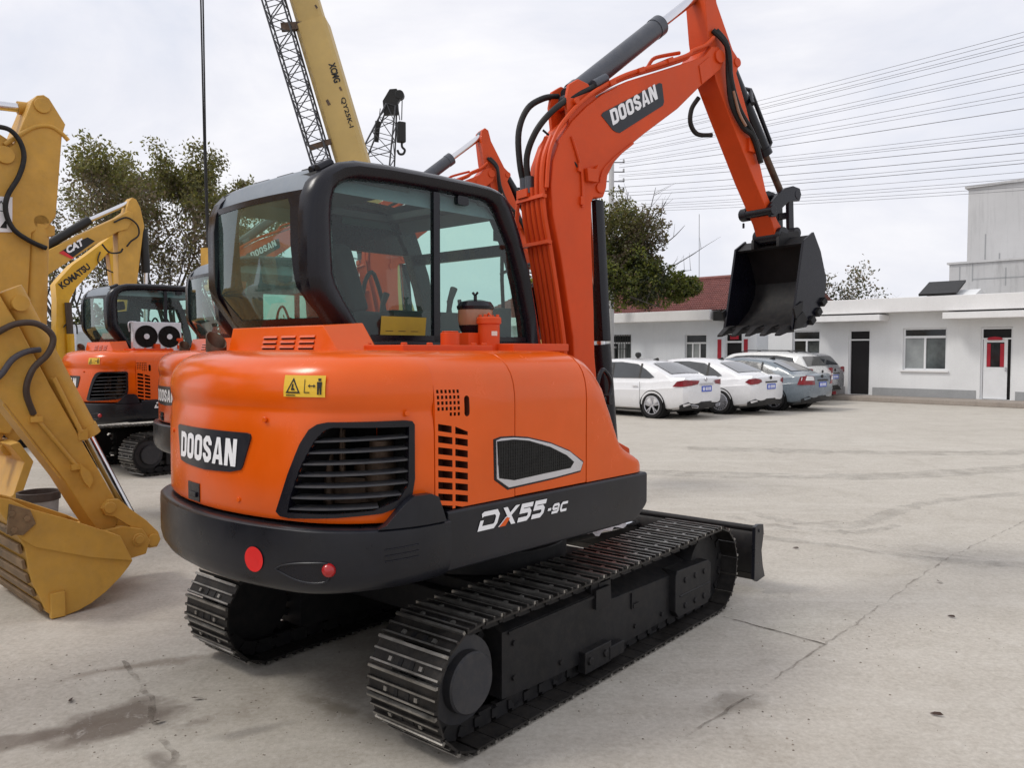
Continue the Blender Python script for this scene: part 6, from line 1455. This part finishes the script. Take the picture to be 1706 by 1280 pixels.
for x in (-.85, .85):
    for y in (-1.5, 1.6):
        mb = MB(); mb.lathe([(0, -.1), (.33, -.1), (.35, 0), (.33, .1), (0, .1)], (x, y, .35), 'X', 24); mb.build('wheel', M['tyre'], t)

# ------------------------------------------------------------------ trees
M['bark'] = paint('grey_bark', (.060, .052, .045), .9, 0, .2, var=.3, scale=5)
M['leaf_olive'] = leafmat('olive_leaves', [(.075, .085, .030), (.13, .135, .042), (.185, .18, .06), (.12, .095, .055), (.23, .215, .085)], .4)
M['leaf_mauve'] = leafmat('autumn_leaves', [(.13, .095, .078), (.19, .14, .115), (.12, .12, .055), (.23, .175, .13), (.09, .09, .042)], .5)
M['leaf_green'] = leafmat('green_leaves', [(.06, .085, .020), (.11, .14, .028), (.19, .21, .038), (.085, .115, .028), (.28, .27, .06)], .6)
M['leaf_dark'] = leafmat('dark_leaves', [(.022, .034, .018), (.045, .058, .028), (.08, .085, .04)], .5)
def leafcard(mb, p, s, r):
    n = Vector((r.gauss(0, 1), r.gauss(0, 1), r.gauss(0, 1)+.3)).normalized(); u = n.orthogonal().normalized()
    u.rotate(Matrix.Rotation(r.random()*6.28, 3, n)); v = n.cross(u); L_ = s*(.7+.6*r.random()); W = L_*.48
    mb.add([p-u*L_*.5, p+v*W*.5-u*.05*L_, p+u*L_*.5, p-v*W*.5-u*.05*L_], [(0, 1, 2, 3)])
def tree(label, loc, h, seed, crown, group=None, lean=(0, 0), trunk_r=.11, name='tree', n_lv=4, spread=.5, up=.9):
    """crown(p, r) -> list of (leaf mesh index, probability weight); branches grow from a forked trunk"""
    r = random.Random(seed); root = thing(name, label, 'tree', loc, 0, group); tb_ = MB(); tips = []
    def grow(p, d, ln, rad, lv):
        pts = [p]; q = p.copy(); dd = d.copy(); n = 4
        for i in range(n):
            dd = (dd+Vector((r.gauss(0, .13), r.gauss(0, .13), r.gauss(0, .05)+.06))).normalized(); q = q+dd*ln/n; pts.append(q.copy())
            if lv >= 2: tips.append((q.copy(), lv))
        tb_.tube(pts, [rad*(1-.55*i/n) for i in range(n+1)], 7 if lv == 0 else 5 if lv < 3 else 4, caps=False)
        if lv < n_lv:
            for k in range(r.choice((2, 3, 3)) if lv < n_lv-1 else 3):
                a = r.random()*6.28; s = spread*(.6+.7*r.random()); side = Vector((math.cos(a), math.sin(a), 0))
                nd = (dd*up+side*s+Vector((0, 0, .18))).normalized(); st = pts[r.choice((2, 3, 4, 4))]
                grow(st, nd, ln*(.62+.22*r.random()), rad*.5, lv+1)
        tips.append((q, lv+1))
    grow(Vector((0, 0, 0)), Vector((lean[0], lean[1], 1)).normalized(), h*.36, trunk_r, 0)
    # extra stems from near the ground for a clumpy look
    tb_.build('trunk', M['bark'], root, recalc=False, angle=80)
    return root, tips, r
def leaves(root, tips, r, n, size, fn, mats, jit, name='crown'):
    """one cloud of separate leaves; fn(p) gives (keep probability, material index)"""
    mb = MB(); c = 0; tries = 0
    while c < n and tries < n*12:
        tries += 1; p, lv = r.choice(tips); q = p+Vector((r.gauss(0, jit), r.gauss(0, jit), r.gauss(0, jit*.8)))
        k, mi = fn(q)
        if r.random() < k:
            leafcard(mb, q, size, r); mb.m[-1] = mi; c += 1
    mb.build(name, mats, root, recalc=False)
TG = 'tall thin trees along the yard edge'
tlab = ['thin tree just right of the tallest yellow stick, dense green top', 'thin tree behind the CAT boom, crown mauve below and green on top', 'thin tree above the CAT boom tip with a lacy mauve crown',
        'thin lacy tree left of the hanging crane rope', 'thin tree behind the hanging crane rope', 'smaller green-topped tree right of the crane rope beside the cab roof', 'thin tree standing behind the KOMATSU lettering', 'shorter mauve tree just right of the CAT boom tip and its hanging stick', 'shorter mauve tree just left of the foot of the hanging crane rope']
for i, (x, hh) in enumerate(((-17.6, 9.7), (-16.0, 9.9), (-14.7, 9.1), (-13.5, 9.3), (-12.2, 8.7), (-11.0, 8.0), (-16.9, 8.6), (-15.3, 8.3), (-12.8, 7.6))):
    y = 32+1.6*math.sin(i*2.1)
    root, tips, r = tree(tlab[i], (x*y/32, y, 0), hh*.94, 11+i*3, None, TG, trunk_r=.13, n_lv=4, spread=.58, up=.95)
    zt = max(p.z for p, _ in tips)
    k = hh/zt
    for ob in root.children: ob.data.transform(Matrix.Scale(k, 4))
    tips = [(p*k, l) for p, l in tips]
    top = .80 if i in (0, 1) else .86
    def fn(p, top=top, hh=hh, r=r):
        f = p.z/hh
        if f > top: return (1.0, 0)
        if f > .45: return (.30, 1 if r.random() < .8 else 0)
        return (.12, 1)
    leaves(root, tips, r, 6000 if i not in (6, 7, 8) else 3500, .15, fn, [M['leaf_olive'], M['leaf_mauve']], .20)
# dense tree over the red roof
root, tips, r = tree('broad leafy tree, yellow-green below and purplish above, leaning over the red tiled roof', (2.85, 34.6, 0), 8.0, 5, None, None, trunk_r=.2, n_lv=4, spread=.45, up=.95)
CO = Vector((1.5, -.4, 0))
blobs = [((-.1, 0, 6.9), 1.35, 0), ((1.1, .2, 6.8), 1.15, 1), ((.2, 0, 5.7), 1.1, 1), ((1.2, 0, 5.7), .8, 1), ((-1.6, 0, 5.4), 1.3, 2), ((-1.4, .2, 4.9), 1.35, 2), ((.5, -.3, 4.8), 1.35, 2), ((1.9, -.2, 4.5), .95, 2), ((2.7, -.3, 4.35), .65, 2), ((3.2, -.3, 4.4), .45, 2), ((1.2, -.3, 4.55), 1.0, 3), ((-.8, -.2, 4.5), 1.1, 3), ((.2, .1, 5.0), 1.3, 2), ((-2.2, 0, 4.6), .9, 3), ((.3, .2, 6.3), 1.1, 0), ((-2.6, 0, 5.0), 1.0, 1), ((-2.9, 0, 4.6), .9, 2)]
mb = MB(); rr = random.Random(8); mats4 = [M['leaf_olive'], M['leaf_mauve'], M['leaf_green'], M['leaf_dark']]
for c, rad, mi in blobs:
    sub = [(Vector(c)+CO+Vector((rr.gauss(0, 1), rr.gauss(0, 1), rr.gauss(0, .8))).normalized()*rad*(.35+.65*rr.random()**.5), rad*(.18+.16*rr.random())) for _ in range(44)]
    for q, s in sub:
        n = int(85*(s/.35)**1.3)
        for _ in range(min(120, max(26, n))):
            d = Vector((rr.gauss(0, 1), rr.gauss(0, 1), rr.gauss(0, 1))).normalized(); p = q+d*s*(.6+.5*rr.random())
            k = mi
            if rr.random() < .22: k = rr.choice((0, 1, 2, 3))
            leafcard(mb, p, .15, rr); mb.m[-1] = k
mb.build('crown', mats4, root, recalc=False)
for pts in ([(1.0, 0, 6.0), (1.5, 0, 7.6), (1.75, 0, 8.6)], [(1.2, 0, 5.6), (2.4, 0, 6.4), (3.0, 0, 7.0)], [(1.3, 0, 4.6), (2.9, 0, 5.5), (4.0, 0, 6.2)], [(1.4, 0, 4.6), (2.6, 0, 5.0), (3.3, 0, 5.1)], [(.8, 0, 6.5), (1.9, 0, 7.6), (2.2, 0, 8.0)], [(.4, 0, 7.4), (.6, 0, 8.4)], [(-2, 0, 5), (-3.0, 0, 6.2), (-3.4, 0, 7.0)], [(-2, 0, 4.4), (-3.6, 0, 5.0), (-4.0, 0, 5.8)], [(.5, -1.2, 3.9), (1.8, -1.4, 3.4)]):
    mb = MB(); P_ = [Vector(p)+CO for p in pts]; mb.tube(P_, [.035, .008], 5, smooth=4)
    for _ in range(5):
        i = rr.randrange(len(P_)-1); b_ = P_[i].lerp(P_[i+1], rr.random()); mb.tube([b_, b_+Vector((rr.gauss(.25, .3), rr.gauss(0, .2), .35+rr.random()*.4))], [.012, .004], 4)
    mb.build('bare_branch', M['bark'], root, recalc=False)
# trees and shrubs farther off
def bush(label, loc, rx, rz, seed, mats, n=1500, size=.22, name='shrub', cat='shrub', group=None, z0=.0):
    r = random.Random(seed); root = thing(name, label, cat, loc, 0, group); mb = MB(); lumps = []
    for _ in range(14): lumps.append((Vector((r.gauss(0, .45)*rx, r.gauss(0, .3)*rx, z0+rz*(.25+.6*r.random()))), rx*(.22+.25*r.random())))
    for _ in range(n):
        c, s = r.choice(lumps); d = Vector((r.gauss(0, 1), r.gauss(0, 1), r.gauss(0, 1))).normalized()
        p = c+d*s*(.5+.55*r.random()); p.z = max(.05, p.z); leafcard(mb, p, size, r); mb.m[-1] = r.randrange(len(mats))
    mb.build('foliage', mats, root, recalc=False)
    mb = MB()
    for c, s in lumps[:6]: mb.tube([(0, 0, 0), tuple(c*.6), tuple(c)], [.06, .015], 5)
    mb.build('stem', M['bark'], root, recalc=False)
SG = 'shrubs and low trees under the thin trees'
for i, (x, y, rx, rz, lab) in enumerate(((-20.5, 36, 2.2, 3.4, 'dark shrub at the left end behind the yellow booms'), (-18.2, 35, 1.6, 4.6, 'tall dark shrub behind the KOMATSU boom'), (-16.4, 37, 1.8, 2.8, 'low olive shrub left of the farthest cab'), (-14.2, 36.5, 2.0, 2.6, 'low shrub right of the CAT stick behind the cabs'), (-11.5, 37, 2.2, 3.0, 'low shrub seen under the hanging rope'), (-8.5, 38, 2.4, 3.2, 'shrub behind the nearest cab'))):
    bush(lab, (x, y, 0), rx, rz, 40+i, [M['leaf_dark'], M['leaf_olive']], 1500, .24, group=SG)
def bare(label, loc, h, seed, spread, n_lv=4, tr=.09, leaf=0, mats=None, name='bare_tree'):
    root, tips, r = tree(label, loc, h*.9, seed, None, None, trunk_r=tr, name=name, n_lv=n_lv, spread=spread, up=.8)
    if leaf: leaves(root, tips, r, leaf, .2, lambda p: (1. if p.z > h*.3 else .2, r.randrange(len(mats))), mats, .3)
    return root
bare('dark leafy tree rising behind the white roof beside the raised bucket', (19.6, 50, 0), 7.6, 77, .6, 4, .1, 1500, [M['leaf_dark'], M['leaf_mauve']], 'tree')
bush('dark evergreen clump on the skyline right of the bucket', (20.6, 51, 0), 2.0, 5.3, 61, [M['leaf_dark']], 1800, .25)
bare('leafless twiggy tree on the skyline above the white roof', (22.3, 51, 0), 6.3, 78, .85, 5, .07)
bare('second leafless twiggy tree beside the first, nearer the grey block', (24.0, 52, 0), 6.0, 79, .85, 5, .07)
bush('evergreen clump on the skyline behind the red roof ridge', (13.6, 52, 0), 1.6, 5.9, 62, [M['leaf_olive'], M['leaf_mauve']], 900, .22)

# low boundary wall and far houses that close the yard on the left
bw = thing('boundary_wall', 'low pale wall closing the yard behind the parked machines', 'wall', (-14, 40.5, 0), 90)
MB().box((0, 0, .9), (.25, 60, 1.8)).build('wall', M['greywall'], bw); MB().box((0, 0, 1.84), (.4, 60, .1)).build('coping', M['fascia'], bw)

# ------------------------------------------------------------------ cranes
def lattice(mb, a, b, wa, wb, n, mi=0, r=.03, br=.018, side=(1, 0, 0)):
    a, b = Vector(a), Vector(b); d = (b-a).normalized(); s = Vector(side); s = (s-d*s.dot(d)).normalized(); q = d.cross(s)
    def cn(t, i, j): w = wa+(wb-wa)*t; return a+(b-a)*t+s*(i*w/2)+q*(j*w/2)
    cs = ((-1, -1), (1, -1), (1, 1), (-1, 1))
    for i, j in cs: mb.tube([cn(0, i, j), cn(1, i, j)], r, 5, mi)
    for k in range(n):
        t0, t1 = k/n, (k+1)/n
        for (i, j), (i2, j2) in zip(cs, cs[1:]+cs[:1]):
            mb.tube([cn(t0, i, j), cn(t1, i2, j2)] if k % 2 == 0 else [cn(t0, i2, j2), cn(t1, i, j)], br, 4, mi)
            mb.tube([cn(t1, i, j), cn(t1, i2, j2)], br*.8, 4, mi)
cr = thing('truck_crane', 'yellow telescopic truck crane, its boom rising past a folded lattice jib behind the cab', 'crane', (-2.6, 25.6, 0), 100)
inv = Matrix.Translation((-2.6, 25.6, 0)) @ Rz(100); inv = inv.inverted()
def cw_(p): return inv @ Vector(p)
B0, B1, B2 = Vector((-3.55, 25.4, 2.6)), Vector((-6.42, 25.4, 12.44)), Vector((-9.3, 25.4, 22.6))
def boomsec(a, b, wx, wy):
    d = (b-a).normalized(); s = Vector((0, 1, 0)); q = d.cross(s).normalized(); rings = []
    for p in (a, b):
        rings.append([cw_(p+q*x*wx/2+s*y*wy/2) for x, y in ((-1, -.75), (-.8, -1), (.45, -1), (.72, -.9), (1, -.4), (1, .6), (.7, 1), (-.8, 1), (-1, .75))])
    return MB().loft(rings)
axis = (B1-B0).normalized()
b1 = boomsec(B0, B0+axis*9.6, 1.0, 1.0).build('boom', M['crane'], cr, angle=30)
boomsec(B0+axis*9.6, B0+axis*15.0, .86, .84).build('boom_section', M['crane'], b1, angle=30)
boomsec(B0+axis*15.0, B2, .72, .70).build('boom_section', M['crane'], b1, angle=30)
boomsec(B0+axis*4.55, B0+axis*4.95, 1.06, 1.04).build('boom_collar', M['crane'], b1, angle=30)
qx = axis.cross(Vector((0, 1, 0))).normalized()
if qx.x < 0: qx = -qx
def bt(u, v):                                            # u runs down the boom, v across its front face
    p = B0+axis*(8.35-u)+qx*(.30+v)+Vector((0, -.512, 0)); return tuple(cw_(p))
def bt2(u, v): return bt(u, v)
put_text('lettering', 'XCMG', M['ink'], b1, bt, .20, -.10, .62, .22, .0, .04)
put_text('lettering', 'QY25K-I', M['ink'], b1, bt, 1.30, -.06, .95, .17, .0, .02)
for q in [[(u, .0), (u+.12, .03), (u+.10, .09), (u-.02, .06)] for u in (.98, -1.6, -2.5)]+[[(1.25, -.5), (1.42, -.47), (1.40, -.38), (1.22, -.42)], [(3.35, -.1), (3.55, -.05), (3.5, .03), (3.32, 0)]]:
    mb = MB(); mb.add([bt(*p) for p in q], [(0, 1, 2, 3)]); mb.build('boom_mark', M['pipe'], b1, recalc=False)
mb = MB(); J0, J1 = Vector((-5.55, 25.0, 6.3)), Vector((-7.36, 25.0, 12.6)); lattice(mb, J0, J1, .52, .60, 14); lattice(mb, J1, J1+(J1-J0)*.5, .60, .60, 7)
mb.v = [tuple(cw_(p)) for p in mb.v]; mb.build('lattice_jib', M['lattice'], cr, recalc=False)
mb = MB(); mb.beam((-6.25, 25.0, 7.95), (-5.55, 25.1, 8.2), .10, .16); mb.v = [tuple(cw_(p)) for p in mb.v]; mb.build('jib_bracket', M['pipe'], cr); mb = MB(); mb.beam((-7.1, 25.0, 11.62), (-6.4, 25.1, 11.70), .2, .22); mb.v = [tuple(cw_(p)) for p in mb.v]; mb.build('jib_bracket', M['pipe'], cr)
mb = MB()
for dx in (-.06, .06): mb.tube([cw_((-9.72+dx, 25.4, 22.6)), cw_((-9.66+dx*.4, 25.4, 8.0)), cw_((-9.60+dx*.35, 25.4, 4.9))], .026, 8)
mb.tube([cw_((-9.66, 25.4, 8.1)), cw_((-9.61, 25.4, 5.0))], .050, 8)
mb.build('hoist_rope', M['hose'], cr, recalc=False)
mb = MB(); c_ = cw_((-9.6, 25.4, 4.5)); mb.box(tuple(c_), (.4, .3, .8)); mb.tube([c_+Vector((0, 0, -.4)), c_+Vector((0, 0, -.75)), c_+Vector((.12, 0, -.9)), c_+Vector((.2, 0, -.78))], .05, 8, smooth=4); mb.build('hook_block', M['cat'], cr, bevel=.05)
mb = MB(); mb.tube([cw_((-5.7, 25.0, 11.2)), cw_((-4.5, 25.0, 7.4)), cw_((-3.6, 25.2, 4.0))], .012, 5); mb.build('stay_wire', M['lattice'], cr, recalc=False)
mb = MB(); mb.box((0, 0, 1.15), (2.4, 9.5, .5)); mb.box((0, -.6, 1.75), (2.3, 3.4, .8)); mb.build('carrier', M['crane'], cr, bevel=.04)
mb = MB(); mb.box((-.5, 4.1, 1.9), (1.2, 1.4, 1.2)); cbn = mb.build('cab', M['crane'], cr, bevel=.1); MB().box((-.5, 4.6, 2.15), (1.24, .5, .5)).build('window', M['pane'], cbn)
for x in (-1.0, 1.0):
    for y in (-3.6, -2.3, 2.4, 3.7):
        mb = MB(); mb.lathe([(0, -.15), (.48, -.15), (.52, -.05), (.52, .05), (.48, .15), (0, .15)], (x, y, .52), 'X', 22); mb.build('wheel', M['tyre'], cr)
# second crane: only the head of its lattice boom shows above the cab
c2 = thing('crawler_crane', 'dark lattice crane boom tip with a hook block, seen above the nearest cab', 'crane', (-7.0, 30.5, 0), 60)
inv2 = (Matrix.Translation((-7.0, 30.5, 0)) @ Rz(60)).inverted()
mb = MB(); lattice(mb, (-5.05, 30, 8.5), (-4.46, 30, 10.75), 1.20, .34, 4, r=.034, br=.02); lattice(mb, (-6.9, 30.2, 1.8), (-5.05, 30, 8.5), 1.2, 1.2, 8, r=.034, br=.02); mb.v = [tuple(inv2 @ Vector(p)) for p in mb.v]
lbm = mb.build('lattice_boom', M['lattice'], c2, recalc=False)
mb = MB(); mb.xprism([(-.32, -.45), (-.36, .05), (-.10, .48), (.16, .50), (.34, .22), (.20, -.02), (.22, -.42)], -.12, .12); mb.cyl((-.14, .26, .28), (.14, .26, .28), .17, 16)
rm = Matrix.Translation((-4.42, 30, 10.85)) @ Matrix.Rotation(R_(-90), 4, 'Z'); mb.v = [tuple(inv2 @ (rm @ Vector(p))) for p in mb.v]
mb.build('boom_head', M['ink'], c2, bevel=.02)
mb = MB()
mb.tube([inv2 @ Vector(p) for p in ((-4.05, 29.9, 11.2), (-4.08, 29.9, 10.2))], .02, 5); mb.tube([inv2 @ Vector(p) for p in ((-4.25, 29.9, 10.9), (-4.15, 29.9, 10.2))], .02, 5); mb.tube([inv2 @ Vector(p) for p in ((-4.7, 29.95, 10.7), (-5.7, 29.95, 8.9), (-7.2, 29.9, 6.5))], .016, 5); mb.build('hoist_rope', M['lattice'], c2, recalc=False)
mb = MB(); mb.box(tuple(inv2 @ Vector((-4.10, 29.9, 9.75))), (.26, .30, .75)); mb.build('hook_block', M['ink'], c2, bevel=.04)
mb = MB(); ph = [Vector((-4.08, 29.9, 9.4)), Vector((-4.07, 29.9, 9.22)), Vector((-3.97, 29.9, 9.10)), Vector((-4.03, 29.9, 8.96)), Vector((-4.17, 29.9, 8.96)), Vector((-4.24, 29.9, 9.1))]; mb.tube([inv2 @ p for p in ph], .045, 7, smooth=4); mb.build('hook', M['ink'], c2)
mb = MB(); mb.box(tuple(inv2 @ Vector((-4.98, 29.8, 9.75))), (.16, .16, .75), 0, Matrix.Rotation(.3, 3, 'Y')); mb.tube([inv2 @ p for p in (Vector((-4.9, 29.8, 10.2)), Vector((-4.85, 29.8, 10.6)))], .018, 5); mb.build('weight_ball', M['ink'], c2, bevel=.04)
mb = MB(); mb.box((0, 0, 1.3), (2.6, 4.5, 1.0)); mb.box((0, -1.2, 2.2), (2.4, 2.0, .9)); mb.build('house', M['lattice'], c2, bevel=.05)
for x in (-1.2, 1.2):
    mb = MB(); mb.xprism([(-2.4, .4), (-2.1, .05), (2.1, .05), (2.4, .4), (2.1, .8), (-2.1, .8)], x-.35, x+.35); mb.build('crawler_track', M['under'], c2, bevel=.05)

M['cable'] = paint('weathered_cable', (.16, .16, .17), .6, 0, 0)
# ------------------------------------------------------------------ poles and overhead wires
pl = thing('power_pole', 'grey concrete power pole with insulator arms behind the leafy tree', 'pole', (4.75, 38.5, 0), 0)
mb = MB(); mb.tube([(0, 0, 0), (0, 0, 10.9)], [.17, .12], 12); mb.build('shaft', M['greywall'], pl)
for z in (9.3, 9.75, 10.2, 10.65):
    mb = MB(); mb.tube([(-.7, 0, z), (.62, 0, z)], .025, 6); ca = mb.build('crossarm', M['lattice'], pl)
    mb = MB()
    for x in (-.6, .58): mb.lathe([(0, 0), (.05, .0), (.05, .05), (.03, .06), (.05, .09), (.03, .14), (0, .14)], (x, 0, z+.02), 'Z', 8)
    mb.build('insulator', M['greywall2'], ca)
an = thing('aerial_mast', 'hair-thin aerial mast standing behind the red roof ridge', 'mast', (10.5, 45, 0), 0)
mb = MB(); mb.tube([(0, 0, 0), (0, 0, 5.6)], .035, 6); mb.tube([(0, 0, 5.6), (-.03, 0, 9.3)], .014, 5); mb.build('pole', M['lattice'], an)
# x, z where each wire meets depth 40 on the left; x, y, z near the right edge of the yard
WIRES = [(7.04, 12.78, 15.13, 24.0, 11.09), (7.04, 12.57, 15.22, 24.15, 11.01), (7.04, 12.4, 15.32, 24.3, 10.83), (7.04, 12.13, 15.42, 24.45, 10.71), (7.04, 11.9, 15.53, 24.6, 10.37), (7.05, 11.69, 15.63, 24.75, 10.19), (7.05, 11.43, 15.73, 24.9, 9.86), (7.05, 11.16, 15.84, 25.05, 9.53), (7.05, 10.96, 15.94, 25.2, 9.21), (7.05, 10.66, 16.06, 25.35, 8.64), (7.06, 10.43, 16.16, 25.5, 8.46), (7.06, 10.25, 16.26, 25.65, 8.27), (7.06, 9.89, 16.36, 25.8, 8.0), (7.06, 9.45, 16.47, 25.95, 7.7), (7.07, 9.16, 16.57, 26.1, 7.46), (7.07, 8.86, 16.67, 26.25, 7.17), (7.07, 8.74, 16.77, 26.4, 7.04), (7.07, 8.62, 16.87, 26.55, 6.96)]
WLAB = ['topmost', 'second from the top', 'third from the top', 'fourth from the top', 'fifth from the top', 'sixth from the top', 'seventh from the top', 'eighth from the top', 'ninth from the top',
        'ninth from the bottom', 'eighth from the bottom', 'seventh from the bottom', 'sixth from the bottom', 'fifth from the bottom', 'fourth from the bottom', 'third from the bottom', 'second from the bottom', 'lowest']
for a_, b_ in ((1, 2), (4, 5), (6, 7), (9, 10), (12, 13), (14, 15)):
    WIRES.append(tuple(p*.35+q*.65 for p, q in zip(WIRES[a_], WIRES[b_]))); WLAB.append('between the '+WLAB[a_]+' and the '+WLAB[b_])
for i, ((xa, za, xb, yb_, zb_), lab) in enumerate(zip(WIRES, WLAB)):
    a, b = Vector((xa, 40, za)), Vector((xb, yb_, zb_)); d = b-a; a2 = a-d*.16; b2 = b+d*.55; pts = []
    for k in range(25):
        t = k/24; p = a2+(b2-a2)*t; p.z -= .55*4*(t-.094)*(.68-t)*.30 if True else 0; pts.append(p)
    mb = MB(); mb.tube([p-pts[0] for p in pts], .0115 if i in (8, 12, 11, 13) else .0075, 5, caps=False)
    o = mb.build('power_line', M['cable'], None, Matrix.Translation(pts[0]), recalc=False); tag(o, 'thin overhead wire, '+lab+' in the bundle' if i < 18 else 'thinner wire '+lab, 'wire', 'overhead wires crossing the sky')
